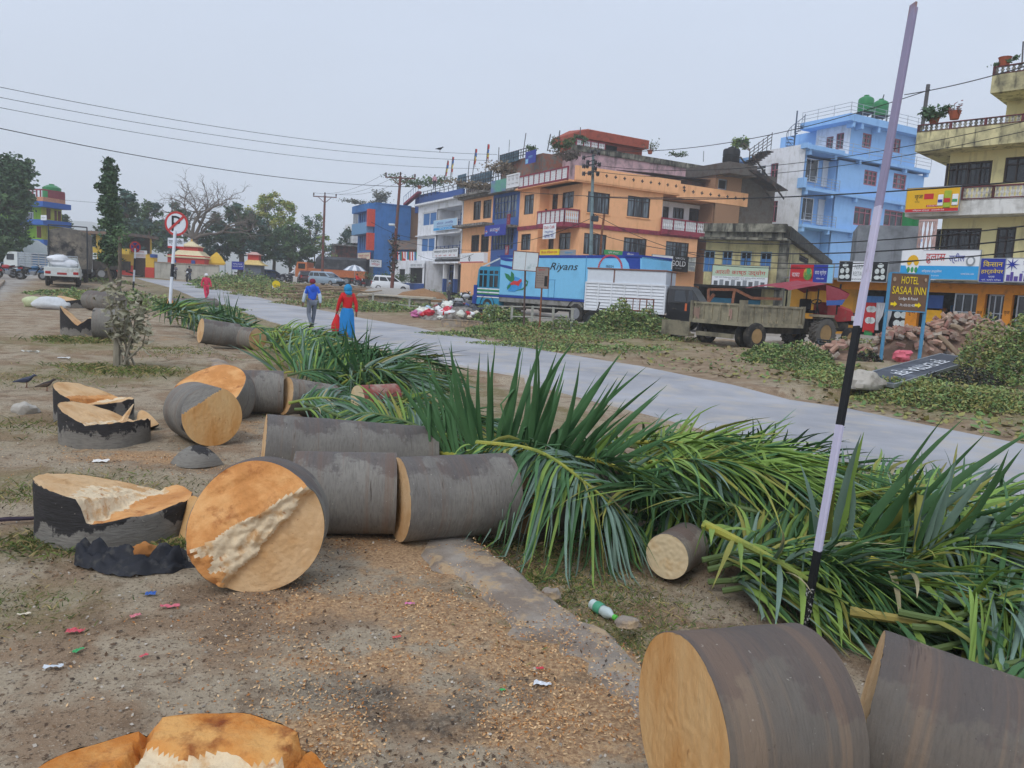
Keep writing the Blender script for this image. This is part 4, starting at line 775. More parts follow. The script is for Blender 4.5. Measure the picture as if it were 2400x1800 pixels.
for i,(x,z,w_,h_,m) in enumerate(((.6,.22,.1,.45,WH),(.71,.14,.13,.68,mat('bag_green','#a3b832',rough=.6)),(.86,.22,.11,.45,WH))):
    MB().bbox((x*W_,-.05,z*H_),((x+w_)*W_,-.004,(z+h_)*H_),.03).build('bag_print',m,s_); MB().box((x*W_+.02,-.062,(z+h_*.3)*H_),((x+w_)*W_-.02,-.051,(z+h_*.55)*H_)).build('bag_band',BL if i==0 else (RD if i==1 else GR2),s_)
s_=fsign('shop_sign','red and dark blue store sign with product print under the timber house',E10,Z8,(1708,205,2050,345),RD,[('थापा स्टोर्स',.72,.55,.26,.34,WH),('किराना पसल',.72,.22,.18,.1,WH),('WAIWAI',.13,.82,.2,.16,BK),('चाउचाउ',.14,.4,.18,.22,WH)],[(.55,0,.88,1,BL),(.88,0,1,1,LBLU)],off=1.0,frame=STEEL)
W_,H_=[max(v.co[i] for v in s_.children[0].data.vertices) for i in (0,2)]; disc(s_,.42*W_,.45*H_,.1*W_,.35*H_,mat('noodle_print','#d8a640',rough=.6,var=.4,sc=9,c2='#4d8a3d',t=.5)); disc(s_,.44*W_,.6*H_,.05*W_,.2*H_,GR2,-.04)
s_=fsign('shop_sign','white restaurant sign between two black panels printed with plates',E10,Z6,(38,1228,298,1335),WH,[('NIRMALA',.5,.72,.34,.24,DGR),('RESTAURANT',.5,.38,.38,.22,DGR)],[(0,0,.28,1,BK),(.7,0,1,1,BK)],off=1.0,frame=STEEL)
W_,H_=[max(v.co[i] for v in s_.children[0].data.vertices) for i in (0,2)]
for cx in (.13,.85):
    for dx,dz,r1,r2 in ((0,.78,.06,.12),(-.06,.5,.045,.13),(.05,.52,.04,.14),(-.05,.2,.06,.1),(.06,.22,.05,.12)): disc(s_,(cx+dx)*W_,dz*H_,r1*W_,r2*H_,mat('plate_print','')if 'plate_print' in MC else WH,-.03)
fsign('shop_sign','white green timber works sign with big red letters on the old yellow house',E7,Z8,(1085,212,1532,382),WH,[('आरती काष्ठ उद्योग',.5,.66,.9,.3,RD),('यहाँ सबै िकिसमका फर्निचर तथा झ्याल ढोका बनाइन्छ',.5,.42,.9,.07,BK),('सम्पर्क: ९८४५०',.5,.34,.4,.05,BK)],[(0,.48,1,1,mat('pale_green_print','#b9cdb4',rough=.6,var=.1))]+[(.04+i*.105,.05,.11+i*.105,.05+.2*(1+.3*(i%2)),DGR if i%2 else mat('furn_print','#5f6468',rough=.6)) for i in range(9)],off=.35,frame=RUST)
fsign('shop_sign','black gold shop sign with white letters beside the orange corner house',E1,Z4,(1672,1365,1840,1515),BK,[('VIRGIN',.5,.86,.55,.14,WH),('GOLD',.42,.52,.86,.36,WH),('by singer',.45,.2,.4,.1,DGR)],off=.5,frame=BK)
fsign('shop_sign','white service sign with small blue print left of the black gold sign',E1,Z4,(1480,1355,1685,1505),WH,[('साइकल ममर्त सेवा',.5,.78,.85,.16,mat('sign_pale_ink','#7f8fa3',rough=.6)),('यहाँ मर्मत गिरन्छ',.5,.54,.7,.12,mat('sign_pale_ink','')),('NET  TYRE  TUBE',.5,.3,.7,.12,DGR)],[(0,0,1,.12,CY)],off=.9,frame=DGR)
fsign('shop_sign','weathered pale sign with small pictures right of the black gold sign',E1,Z4,(1842,1375,1915,1515),mat('pale_print','#c9ccc4',rough=.6,var=.2,sc=6,c2='#8d938c',t=.5),[('फोटो',.5,.8,.6,.14,DGR)],[(.1,.4,.9,.65,DGR),(.15,.1,.85,.33,DGR)],off=.5)
fsign('shop_sign','green and blue board seen just above the long blue truck',E1,Z4,(1005,1312,1350,1360),GR2,[('कृिष केन्द्र',.25,.5,.3,.5,WH),('बैंक',.75,.5,.2,.5,WH)],[(.52,0,1,1,BL)],off=.6)
fsign('shop_sign','yellow board with red letters above the blue truck cab end',S1,Z4,(365,1296,552,1352),YTXT,[('िवजय मेिडकल हल',.5,.5,.85,.6,RD)],off=1.8)
fsign('shop_sign','pale grey board with teal logo right of the yellow board',S1,Z4,(558,1302,715,1352),DGR,[('मेिडकल',.6,.5,.5,.4,CY)],off=1.7)
fsign('hanging_banner','white cloth banner with red and blue lettering hanging under the maroon balcony',S1,Z4,(393,1040,520,1190),WH,[('Dish Café',.5,.78,.8,.2,RD),('रेष्टुरेन्ट',.5,.46,.7,.18,BL),('खाजा घर',.5,.18,.75,.2,BL)],off=1.55,th=.02)
f2=B2.face('S'); fsign('hanging_banner','blue soft drink banner with round red and white marks on the terrace house',f2,Z3,(1328,975,1522,1075),BL,[('BAR & RESTAURANT',.5,.55,.46,.28,WH)],off=1.15,th=.03)
_s=[o for o in COL.objects if o.name.startswith('hanging_banner')][-1]; W_,H_=[max(v.co[i] for v in _s.children[0].data.vertices) for i in (0,2)]
for cx in (.13,.8):
    disc(_s,cx*W_,.55*H_,.06*W_,.22*H_,WH,-.025); MB().box(((cx-.05)*W_,-.036,.55*H_),((cx+.05)*W_,-.026,.7*H_)).build('logo_band',RD,_s); MB().box(((cx-.05)*W_,-.036,.38*H_),((cx+.05)*W_,-.026,.5*H_)).build('logo_band',CY,_s)
fsign('rooftop_banner','blue cloth banner tied along the roof railing above the terrace house',f2,Z3,(1705,290,1800,405),BL,[('टाइगर',.5,.5,.4,.2,LBLU)],[(.03,.05,.28,.4,LBLU)],off=-1.6,th=.03)
f3=B3.face('S'); PB=mat('sign_pale_blue','#a9cbe4',rough=.5,var=.08)
fsign('hotel_sign','pale blue upper hotel sign on the white house railing',f3,Z3,(855,925,1070,1020),PB,[('होटल  लजिङ',.5,.68,.7,.26,BL),('खाना तथा बस्ने सुिवधा',.5,.36,.7,.16,BL),('०१२३ ४५६७',.5,.12,.5,.12,WH)],[(0,0,1,.24,CY)],off=.35,frame=WPAINT)
fsign('hotel_sign','long white lower hotel sign with black letters on the white house',f3,Z3,(850,1195,1080,1275),WH,[('नमस्कार होटल एण्ड लज',.5,.66,.92,.46,BK),('ए  बी  सी  डी  इ',.5,.2,.8,.18,RD)],off=.4,frame=BK)
fsign('shop_sign','white lit box sign with black diamond mark right of the hotel ground floor',f3,Z3,(1100,1235,1318,1325),WH,[('मोटर्स सर्िभस',.3,.68,.4,.2,DGR)],[(0,0,1,.1,RD)],off=2.2,th=.4)
_s=[o for o in COL.objects if o.name.startswith('shop_sign')][-1]; W_,H_=[max(v.co[i] for v in _s.children[0].data.vertices) for i in (0,2)]; MB().prism([(.83*W_+x*.09*W_,.52*H_+z*.36*H_) for x,z in ((-1,0),(0,-1),(1,0),(0,1),(0,.6),(.6,0),(0,-.6),(-.6,0),(0,.6),(0,1))],.02,Matrix.Translation((0,-.03,0))).build('diamond_mark',BK,_s)
f4=B4.face('S'); fsign('shop_sign','cream and red shop sign on the blue house front',f4,Z3,(152,1235,265,1295),mat('sign_cream','#efe3c8',rough=.5),[('चौधरी पसल',.5,.6,.85,.4,RD),('खाजा',.5,.2,.5,.2,RD)],off=.5,frame=RD)
f4e=B4.face('E'); fsign('shop_sign','small white sign with red letters at the blue house corner',f4e,Z3,(262,1298,372,1365),WH,[('NEPAL',.5,.76,.7,.24,BK),('विद्युत',.5,.36,.7,.36,RD)],off=.6,frame=BK)
f13=B13.face('S'); fsign('shop_sign','plain white lettered board over the small shop door',f13,Z3,(628,1330,760,1370),WH,[('खाजा पसल',.5,.5,.8,.5,DGR)],off=.1)
def post_sign(name,label,cat,q,d,cv,mbg,mpost,texts,panels,posts,yaw=0,frame=None,lean=0,bars=()):
    """q: board pixel rect at depth d; posts: list of (x,ybottom) pixels"""
    x0,y0,x1,y1=q; a=P(*cv(x0,y1),d); b_=P(*cv(x1,y1),d); c=P(*cv(x0,y0),d); X=(b_-a); X.z=0; X.normalize(); X=Matrix.Rotation(R_(yaw),3,'Z')@X
    W=(b_-a).length/max(.3,math.cos(R_(yaw))); H=(c-a).length
    r=sign(name,label,a,X,(lean*X.x,lean*X.y,1),W,H,mbg,texts,panels,frame=frame,cat=cat); Mi=r.matrix_world.inverted()
    for (fx,pw) in posts:
        top=Vector((fx*W,.05,H if pw>0 else 0)); wp=r.matrix_world@top; g=Vector((wp.x,wp.y,zt(wp.x,wp.y)-.25)); bb=MB(); bb.tube([Mi@g,Vector((fx*W,.05,H*1.0))],abs(pw),8); bb.build('post',mpost,r)
    return r
PBL=mat('post_blue','#4f8db3',rough=.5,var=.15,c2='#7a7468',t=.68,sc2=6)
post_sign('hotel_board','brown hotel board with yellow letters on two light blue posts','sign',(302,1292,503,1488),21.5,Z6,BRN,PBL,[('HOTEL',.5,.83,.46,.2,YTXT),('SASAA INN',.5,.55,.9,.21,YTXT),('Lodge & Food',.5,.32,.5,.1,WH),('Ph: 053-551405',.5,.15,.4,.07,WH)],[(.05,.13,.15,.2,YTXT),(.7,.13,.8,.2,YTXT)],[(-.02,.05),(1.02,.05)],yaw=0,frame=PBL)
r=[o for o in COL.objects if o.name=='hotel_board'][0]; W_,H_=[max(v.co[i] for v in [c for c in r.children if c.name.startswith('panel')][0].data.vertices) for i in (0,2)]
for x in (.14,.79): MB().prism([(x*W_,.09*H_),((x+.08)*W_,.165*H_),(x*W_,.24*H_)],.01,Matrix.Translation((0,-.02,0))).build('arrow',YTXT,r)
disc(r,.08*W_,.84*H_,.04*W_,.06*H_,mat('emblem_tan','#a58f78',rough=.6)); disc(r,.91*W_,.86*H_,.03*W_,.05*H_,mat('emblem_tan',''))
post_sign('info_board','small brown information board with photo standing before the blue truck','sign',(1228,352,1336,538),29,Z7,mat('board_tan','#8d8078',rough=.6,var=.1),RUST,[('सूचना',.45,.88,.6,.1,RD)]+[('िवभाग सडक क्षेत्र',.36,.72-.12*i,.6,.05,BK) for i in range(5)],[(.72,.08,.98,.6,BK)],[(.5,-.035)],yaw=-20,frame=RUST)
post_sign('blank_board','pair of blank white rusty framed panels on a thin post before the blue truck','sign',(1012,198,1240,366),31,Z7,mat('faded_white','#cdd6da',rough=.5,var=.06,c2='#9db0b4',t=.64,sc2=2.5),mat('brown_post','#5b4a44',rough=.7),[],[(.495,-.02,.51,1.02,RUST)],[(.47,.04)],yaw=-8,frame=RUST,lean=.06)
a=GT(*Z9(1240,745)); c=GT(*Z9(1840,640)); a.z+=.12; c.z+=.42; X=(c-a).normalized(); M_=X.cross(Vector((0,0,1))); Zv=(Vector((0,0,1))*.10+Vector((0,1,0))*.95); Zv=(Zv-X*Zv.dot(X)).normalized()
L_=(c-a).length
FB=mat('banner_slate','#3c424d',rough=.5,var=.12,c2='#646a75',t=.6,sc2=1.2)
s_=sign('fallen_banner','dark slate shop banner with upside down white letters fallen among the bushes',a,X,Zv,L_,.78,FB,[],[],frame=STEEL)
v,f,tw,th=text_mesh('वृज EXTRA वृज'); q=np.zeros_like(v); q[:,0]=L_*(.78-.58*v[:,0]/tw); q[:,2]=.78*(.75-.5*v[:,1]/th); q[:,1]=-.02; MB().add(q.tolist(),f).build('lettering',WH,s_)
def disc_face(b,c,r,M=None,y=0,n=28): b.prism([(c[0]+r*math.cos(2*math.pi*i/n),c[1]+r*math.sin(2*math.pi*i/n)) for i in range(n)],.006,Matrix.Translation((0,y,0)))
RS=mat('road_sign_red','#c03a3a',rough=.5,var=.12,c2='#a05050',t=.62,sc2=9); RW=mat('road_sign_white','#d9e0e8',rough=.5,var=.06); RK=mat('road_sign_black','#22242a',rough=.5)
base=GT(395,745); d=(base-CAM).dot(CF); t=thing('road_sign','round no parking road sign with red slash on a striped post','road sign',base,0); sc_=d/FPX
def lpx(x,y):
    q=P(*Z1(x,y),d)-base; return q
cc=lpx(1524,642); rad=88/3.687*sc_*1.15; b=MB(); M0=Matrix.Translation(cc)
def dsk(r,y,m,nm): q=MB(); q.prism([(cc.x+r*math.cos(2*math.pi*i/32),cc.z+r*1.03*math.sin(2*math.pi*i/32)) for i in range(32)],.005,Matrix.Translation((0,cc.y+y,0))); return q.build(nm,m,t)
dsk(rad,0,RS,'sign_disc'); dsk(rad*.82,-.008,RW,'white_field')
v,f,tw,th=text_mesh('P'); k=rad*1.3/th; MB().add([(cc.x+(p[0]-tw/2)*k*.95,cc.y-.016,cc.z+(p[1]-th/2)*k) for p in v],f).build('lettering',RK,t)
q=MB(); q.bar((cc.x-rad*.62,cc.y-.022,cc.z-rad*.58),(cc.x+rad*.62,cc.y-.022,cc.z+rad*.6),.004,rad*.2,up=(0,0,1)); q.build('slash',RS,t)
p0=lpx(1438,850); p1=lpx(1580,770); b=MB(); b.box((p0.x,cc.y-.004,p0.z),(p1.x,cc.y+.004,p1.z)); pl=b.build('plate',RW,t); b=MB(); b.box((p0.x,cc.y-.01,p0.z),(p1.x,cc.y-.005,p0.z+(p1.z-p0.z)*.2)); b.build('red_strip',RS,pl)
v,f,tw,th=text_mesh('पार्किङ निषेध'); MB().add([(p0.x+(p1.x-p0.x)*(.06+.88*p[0]/tw),cc.y-.012,p0.z+(p1.z-p0.z)*(.3+.6*p[1]/th)) for p in v],f).build('lettering',RK,pl)
tp=lpx(1510,700); bt=Vector((0,0,-.2)); tp.y+=.03
segs=((0,.17,RK),(.17,.5,RW),(.5,.64,RK),(.64,1,RW))
for a,c,m in segs: MB().tube([bt.lerp(tp,a),bt.lerp(tp,c)],.055 if m is RW else .056,10).build('post_band',m,t)
base=GT(*Z1(1150,1215)); d=(base-CAM).dot(CF); t=thing('road_sign','small red no stopping road sign with blue quarters further back','road sign',base,0)
cc=P(*Z1(1168,843),d)-base; rad=46/3.687*d/FPX*1.05
def dsk2(r,y,m,nm): q=MB(); q.prism([(cc.x+r*math.cos(2*math.pi*i/28),cc.z+r*math.sin(2*math.pi*i/28)) for i in range(28)],.01,Matrix.Translation((0,cc.y+y,0))); return q.build(nm,m,t)
dsk2(rad,0,RS,'sign_disc'); dsk2(rad*.74,-.012,mat('road_sign_blue','#3d4a8c',rough=.5),'blue_field')
for a in (45,135): dx=rad*.75*math.cos(R_(a)); dz=rad*.75*math.sin(R_(a)); q=MB(); q.bar((cc.x-dx,cc.y-.03,cc.z-dz),(cc.x+dx,cc.y-.03,cc.z+dz),.006,rad*.24,up=(0,0,1)); q.build('slash',RS,t)
tp=Vector((cc.x,cc.y+.04,cc.z))
for a,c,m in ((0,.25,RK),(.25,.5,RW),(.5,.75,RK),(.75,1,RW)): MB().tube([bt.lerp(tp,a),bt.lerp(tp,c)],.06,8).build('post_band',m,t)
base=G(1885,1452,0); base.z=-.1; d=(base-CAM).dot(CF); top=P(2142,15,d*1.02)-base
t=thing('marker_post','tall leaning flat steel post banded black and pale lilac by the fronds','post',base,0)
LIL=mat('lilac_white_paint','#c9c4da',rough=.5,var=.06,sc=14,c2='#9d95a4',t=.66,sc2=9,w=.03,st=(1,1,.25),c3='#7d5b45',t3=.70,sc3=7,w3=.02,st3=(1,1,.4)); LIL2=mat('worn_lilac','#958da8',rough=.5,var=.12,sc=10,c2='#8a6a5c',t=.6,sc2=5,w=.04,st=(1,1,.25)); PBK=mat('post_black','#17181b',rough=.55,var=.3,c2='#8f8d92',t=.72,sc2=90,w=.015); PB2=mat('post_black_worn','#191a1c',rough=.6,var=.3,c2='#b8b6b4',t=.58,sc2=60,w=.02)
def pp(y):
    t_=(1452-y)/(1452-15); return Vector((0,0,-.2)).lerp(top,t_) if y>1452 else top*t_
sd=top.normalized().cross(Vector((-.15,1,0))).normalized(); wd=.048
for y0,y1,m in ((1475,1440,LIL),(1440,1340,PB2),(1340,1258,PBK),(1258,975,LIL),(975,752,PBK),(752,480,LIL),(480,15,LIL2)):
    a,c=pp(y0),pp(y1); bb=MB(); w0=wd*.5; k0=w0; k1=w0
    nrm=top.normalized().cross(sd).normalized()
    for q0,q1 in ((a,c),): bb.hexa([q+sd*s*w0+nrm*o for q in (q0,q1) for s,o in ((-1,-.004),(1,-.004),(1,.004),(-1,.004))]); bb.hexa([q+sd*(w0-.006+s*.006)+nrm*o for q in (q0,q1) for s,o in ((-1,.004),(1,.004),(1,.045),(-1,.045))])
    bb.build('paint_band',m,t)
TYR=mat('tyre_rubber','#2e2d2c',rough=.9,var=.2,c2='#5c564d',t=.58,sc2=5); RIM=mat('rim_steel','#8d8f92',rough=.5,metal=.3); DUSTY=mat('dusty_rim','#a08258',rough=.8,var=.2); CGL=mat('car_glass','#1b2229',rough=.08,spec=.7,var=.4,sc=.8); CHAS=mat('chassis_black','#232325',rough=.8,var=.3,c2='#4e4941',t=.55); LAMP=mat('lamp_glass','#d9dde0',rough=.15,spec=.7); TAIL=mat('tail_red','#a8201f',rough=.3)
def wheel(par,c,r,w,ax=(0,1,0),mt=None,mrim=None,lug=0,n=24):
    """tyre with a dished rim; c is the outer face centre, the axle points along ax (outwards)"""
    ax=Vector(ax).normalized(); b=MB(); b.lathe([(r*.56,-w*.95),(r*.86,-w),(r*.97,-w*.9),(r,-w*.72),(r,-w*.28),(r*.97,-w*.1),(r*.86,0),(r*.56,-w*.06)],c,ax,n,False)
    if lug:
        a=ax.orthogonal().normalized(); d=ax.cross(a)
        for k in range(lug):
            t=2*math.pi*k/lug;
            for s,o in ((0,.0),(1,math.pi/lug)):
                p=Vector(c)-ax*(w*.08 if s==0 else w*.92)+(a*math.cos(t+o)+d*math.sin(t+o))*r*1.0; q=Vector(c)-ax*w*.52+(a*math.cos(t+o+.22)+d*math.sin(t+o+.22))*r*1.02; b.bar(p,q,r*.09,r*.1,up=(a*math.cos(t+o)+d*math.sin(t+o)))
    t=b.build('wheel',mt or TYR,par,smooth=True)
    MB().lathe([(r*.57,-w*.1),(r*.54,-w*.12),(r*.5,-w*.4),(r*.22,-w*.42),(r*.2,-w*.2),(r*.12,-w*.16)],c,ax,18).build('rim',mrim or RIM,t,smooth=True)
    return t
TA=math.degrees(math.atan2(-.76,.65)); V=Bld('box_truck','long light blue box truck with fruit emblem and dark blue trim parked facing away','',0,TA,K=T(1113,46.5),cat='truck'); E=V.face('E'); V.K.z=P(1330,757,40).z
V.root.location=V.K; r=V.root
x0,x1,zb0,zt0=E.rect(Z7,888,240,2215,632); zt0=E.sz(*Z7(900,242))[1]; zb0=E.sz(*Z7(1300,632))[1]; zs=E.sz(*Z7(1300,700))[1]
LB=mat('truck_light_blue','#7cc3ea',rough=.35,var=.05,c2='#6fb2d8',t=.6,sc2=.7,spec=.5); DB=mat('truck_dark_blue','#1e3f95',rough=.4,var=.08); DST=mat('dusty_skirt','#8d8b86',rough=.8,var=.15,c2='#6a675f',t=.55)
b=MB(); b.bbox((x0,0,zb0),(x1,2.3,zt0),.03); V.wall('cargo_box',b,LB); b=MB(); b.box((x0,-.012,zt0-.1),(x1,2.31,zt0+.05)); b.box((x0-.02,-.012,zb0-.12),(x1,2.31,zb0+.0)); q=E.rect(Z7,2090,245,2330,632)
b.prism([(E.sz(*Z7(x,y))[0],E.sz(*Z7(x,y))[1]) for x,y in ((2060,245),(2214,245),(2214,640),(2130,640),(2128,420),(2105,310))],.012,Matrix.Translation((0,-.012,0))); V.wall('dark_trim',b,DB)
b=MB(); b.bbox((x0,.02,zs),(x1,2.28,zb0-.12),.02); V.wall('side_skirt',b,DST)
b=MB()
for poly in ([(892,258),(960,262),(1030,272),(1010,292),(950,290),(905,276)],[(892,320),(960,330),(1030,350),(1000,366),(940,352),(892,338)]): b.prism([E.sz(*Z7(*p)) for p in poly],.01,Matrix.Translation((0,-.015,0)))
V.wall('printed_leaf',b,DB)
for nm,m,polys in (('printed_leaf',mat('leaf_print','#1f7a4c',rough=.5),[[(938,402),(975,415),(1010,455),(1022,492),(985,480),(950,445)],[(1018,495),(995,440),(1000,385),(1025,410),(1030,455)],[(960,560),(965,520),(1010,495),(985,540)],[(1040,570),(1110,545),(1150,495),(1125,455),(1160,480),(1150,520),(1110,560)]]),('printed_fruit',mat('fruit_blue','#3a93d4',rough=.5),[[(955,540),(990,480),(1035,435),(1080,450),(1105,500),(1090,555),(1030,580),(975,575)]]),('printed_bow',mat('bow_red','#cf3a3c',rough=.5),[[(990,500),(1025,475),(1060,480),(1095,455),(1100,480),(1085,495),(1070,525),(1035,510),(1000,515)]])):
    b=MB()
    for i,p in enumerate(polys): b.prism([E.sz(*Z7(*q)) for q in p],.01,Matrix.Translation((0,{'printed_fruit':-.014,'printed_leaf':-.02,'printed_bow':-.026}[nm]-.0005*i,0)))
    V.wall(nm,b,m)
def etext(f,cv,body,x0,y0,x1,y1,m,o,nm='lettering',shear=0):
    rr=f.rect(cv,x0,y0,x1,y1); v,fc,tw,th=text_mesh(body,shear=shear); bb=MB(); bb.add([f.pt(rr[0]+(rr[1]-rr[0])*p[0]/tw,o,rr[2]+(rr[3]-rr[2])*p[1]/th) for p in v],fc); return bb.build(nm,m,f.B.root)
etext(E,Z7,'Riyans',1365,305,1630,395,BK,.02,shear=.35)
b=MB(); c=E.sz(*Z7(1930,365)); n=26
for k in range(n):
    a0,a1=math.pi*k/n,math.pi*(k+.72)/n; b.hexa([Vector(E.pt(c[0]+rr*math.cos(a)*1.1,o,c[1]+rr*math.sin(a)*.95)) for o in (.014,.02) for a,rr in ((a0,.66),(a1,.66),(a1,.76),(a0,.76))])
V.wall('printed_arc',b,mat('bow_red','')); etext(E,Z7,'FRESH',1895,328,1965,352,BK,.02)
b=MB();
for xx in (1350,1405,1690): s=E.sz(*Z7(xx,550))[0]; b.box((s-.012,-.02,zb0),(s+.012,0,zt0 if xx==1690 else E.sz(*Z7(xx,465))[1]))
b.box((E.sz(*Z7(1340,465))[0],-.02,E.sz(*Z7(1380,465))[1]-.01),(E.sz(*Z7(1420,465))[0],0,E.sz(*Z7(1380,465))[1]+.01)); V.wall('door_seam',b,mat('seam_blue','#4f8fb8',rough=.5))
c0,c1,cz0,cz1=E.rect(Z7,672,338,888,700)
b=MB(); TEAL=mat('cab_teal','#2f8fb5',rough=.4,var=.08); cz1=E.sz(*Z7(780,340))[1]; zw1=E.sz(*Z7(780,372))[1]; zw0=E.sz(*Z7(780,535))[1]
b.loft([[Vector((c0+a,y,z)) for a,y in ((.0+i,.0),(c1-c0,.0),(c1-c0,2.3),(.0+i,2.3))] for z,i in ((cz0,.06),(zw0,.0),(zw1,.12),(cz1-.12,.2),(cz1,.32))]); V.wall('cab',b,TEAL)
for q in ((698,375,778,532),(792,380,882,535)):
    rr=E.rect(Z7,*q); b=MB(); b.box((rr[0],-.02,rr[2]),(rr[1],.02,rr[3])); w_=b.build('cab_window',CGL,r); b=MB();
    for a in (rr[0],(rr[0]+rr[1])/2,rr[1]): b.box((a-.04,-.04,rr[2]),(a+.04,.0,rr[3]))
    b.box((rr[0],-.045,(rr[2]+rr[3])/2+.2),(rr[1],0,(rr[2]+rr[3])/2+.28)); b.build('window_frame',TEAL,w_)
for y0,y1,m in ((545,556,WHT),(556,572,GRN),(578,590,WHT),(592,602,GRN),(606,620,DB),(622,632,WHT)):
    rr=E.rect(Z7,640,y0,886,y1); b=MB(); b.box((c0-.01,-.025,rr[2]),(c1,-.0,rr[3])); V.wall('stripe',b,m)
b=MB(); b.box((c0-.5,.1,cz0),(c0,2.2,cz0+.5)); b.box((c0-.2,-.06,cz0+.3),(c0+.1,.2,zw0+.1)); V.wall('front_bumper',b,DB)
b=MB(); p0=Vector((c0+.3,.2,cz1)); p1=Vector((c1+.1,.2,zt0)); b.bar(p0,p1,.08); b.bar(p0+Vector((0,1.8,0)),p1+Vector((0,1.8,0)),.08); V.wall('roof_rack',b,mat('cab_white','#cdd3d6',rough=.5))
b=MB(); b.box((c0+.2,.5,.55),(x1,1.8,.95)); b.box((c1+.4,.05,.45),(c1+2.,.4,.95)); b.lathe([(.28,0),(.28,1.1)],(c1+3.4,.3,.7),(1,0,0),12); V.wall('chassis',b,CHAS)
for q,rr in ((768,.5),(1605,.52)):
    s=E.sz(*Z7(q,770))[0]; wheel(r,(s,-.02,rr),rr,.28,(0,-1,0)); wheel(r,(s,2.32,rr),rr,.28,(0,1,0))
    b=MB(); b.loft([[Vector((s+rad*math.cos(a),y,.5+rad*math.sin(a)*1.05)) for y in (-.05,.5)] for rad,a in [(.68,t) for t in np.linspace(.15,math.pi-.15,9)]],cap=False,closed=False); V.wall('wheel_arch',b,CHAS)
V=Bld('cargo_truck','white louvred cargo truck with black cab and blank white upper panels','',0,-25,K=T(1372,37),cat='truck'); E=V.face('E'); V.K.z=P(1480,768,36).z; V.root.location=V.K; r=V.root
x0,x1,_,_=E.rect(Z8,75,350,708,600); z1=E.sz(*Z8(90,232))[1]; z2=E.sz(*Z8(95,342))[1]; z3=E.sz(*Z8(75,555))[1]
GW=mat('cargo_white','#d7dbe0',rough=.5,var=.06,c2='#aeb0b0',t=.66,sc2=1.5)
b=MB(); b.box((x0,0.03,z3),(x1,1.9,z2)); n=6
for i in range(n+1): a=x0+(x1-x0)*i/n; b.box((a-.035,-.05,z3-.05),(a+.035,.03,z2))
b.box((x0,-.055,z2-.06),(x1,.03,z2+.02)); b.box((x0,-.055,z3-.06),(x1,.03,z3+.04))
for i in range(n):
    a0=x0+(x1-x0)*i/n+.035; a1=x0+(x1-x0)*(i+1)/n-.035
    for k in range(8):
        z=z3+.05+(z2-z3-.1)*k/8; h=(z2-z3-.1)/8; b.hexa([Vector(p) for p in ((a0,-.04,z),(a1,-.04,z),(a1,.03,z),(a0,.03,z),(a0,.0,z+h*.86),(a1,.0,z+h*.86),(a1,.03,z+h),(a0,.03,z+h))])
for k in range(8):
    z=z3+.05+(z2-z3-.1)*k/8; b.box((x1,.1,z),(x1+.04,1.85,z+(z2-z3)/11))
V.wall('cargo_body',b,GW)
b=MB(); b.box((x0+.03,.02,z2+.02),(x1-.02,.06,z1)); b.box((x1-.06,.06,z2+.02),(x1-.02,1.88,z1)); b.box((x0+.03,1.84,z2+.02),(x1-.06,1.88,z1)); V.wall('upper_panel',b,mat('panel_white','#cfd6de',rough=.45,var=.05))
b=MB(); b.tube([(x0,0,z1),(x1,0,z1),(x1,1.9,z1)],.04,6); s=E.sz(*Z8(305,290))[0]; b.box((s-.03,.0,z2),(s+.03,.02,z1)); b.box((x1-.01,.95,z2),(x1+.02,1.0,z1)); V.wall('panel_frame',b,mat('cargo_rust','#7d5a50',rough=.8,var=.2))
BKC=mat('cab_black','#191a1f',rough=.3,var=.15,spec=.5); cl=1.55
b=MB(); zc=E.sz(*Z8(830,375))[1]; zmid=E.sz(*Z8(830,510))[1]
b.loft([[Vector((x1+.12+a,y,z)) for a,y in ((0,yi),(fx,yi),(fx,1.9-yi),(0,1.9-yi))] for z,fx,yi in ((z3-.35,cl,.06),(z3+.1,cl+.04,.04),(zmid,cl,.04),(zc-.15,cl-.45,.16),(zc,cl-.6,.25))]); V.wall('cab',b,BKC)
for a0,a1 in ((.32,.88),(.95,1.2)):
    b=MB(); b.hexa([Vector(p) for p in ((x1+.12+a0,.02,zmid+.05),(x1+.12+a1,.02,zmid+.05),(x1+.12+a1,.1,zmid+.05),(x1+.12+a0,.1,zmid+.05),(x1+.12+a0,.115,zc-.2),(x1+.12+a1-.12,.115,zc-.2),(x1+.12+a1-.12,.18,zc-.2),(x1+.12+a0,.18,zc-.2))]); V.wall('cab_window',b,CGL)
b=MB(); b.box((x1+.3,.0,zmid-.02),(x1+1.3,.045,zmid+.01)); b.box((x1+.38,-.01,zmid-.3),(x1+.55,.05,zmid-.24)); V.wall('door_trim',b,CHAS); b=MB(); b.box((x1+.95,.0,zmid-.35),(x1+1.04,.03,zmid)); V.wall('orange_tassel',b,mat('tassel','#c4633a',rough=.8))
b=MB(); b.box((x0+.1,.3,z3-.45),(x1+.3,1.6,z3-.1)); V.wall('chassis',b,CHAS)
for s in (x0+.9,x1+.85): wheel(r,(s,.05,.4),.4,.25,(0,-1,0)); wheel(r,(s,1.85,.4),.4,.25,(0,1,0))
V=Bld('farm_trailer','dusty khaki steel farm trailer with chalked side standing on the dirt','',0,30,K=T(1733,25),cat='trailer'); E=V.face('E'); S=V.face('S'); r=V.root
KH=mat('khaki_steel','#938c76',rough=.8,var=.12,sc=3,c2='#6f6a5a',t=.56,sc2=2.2,c3='#a79a80',t3=.62,sc3=6); KH2=mat('khaki_frame','#857e6a',rough=.8,var=.15,c2='#5f5a4c',t=.55)
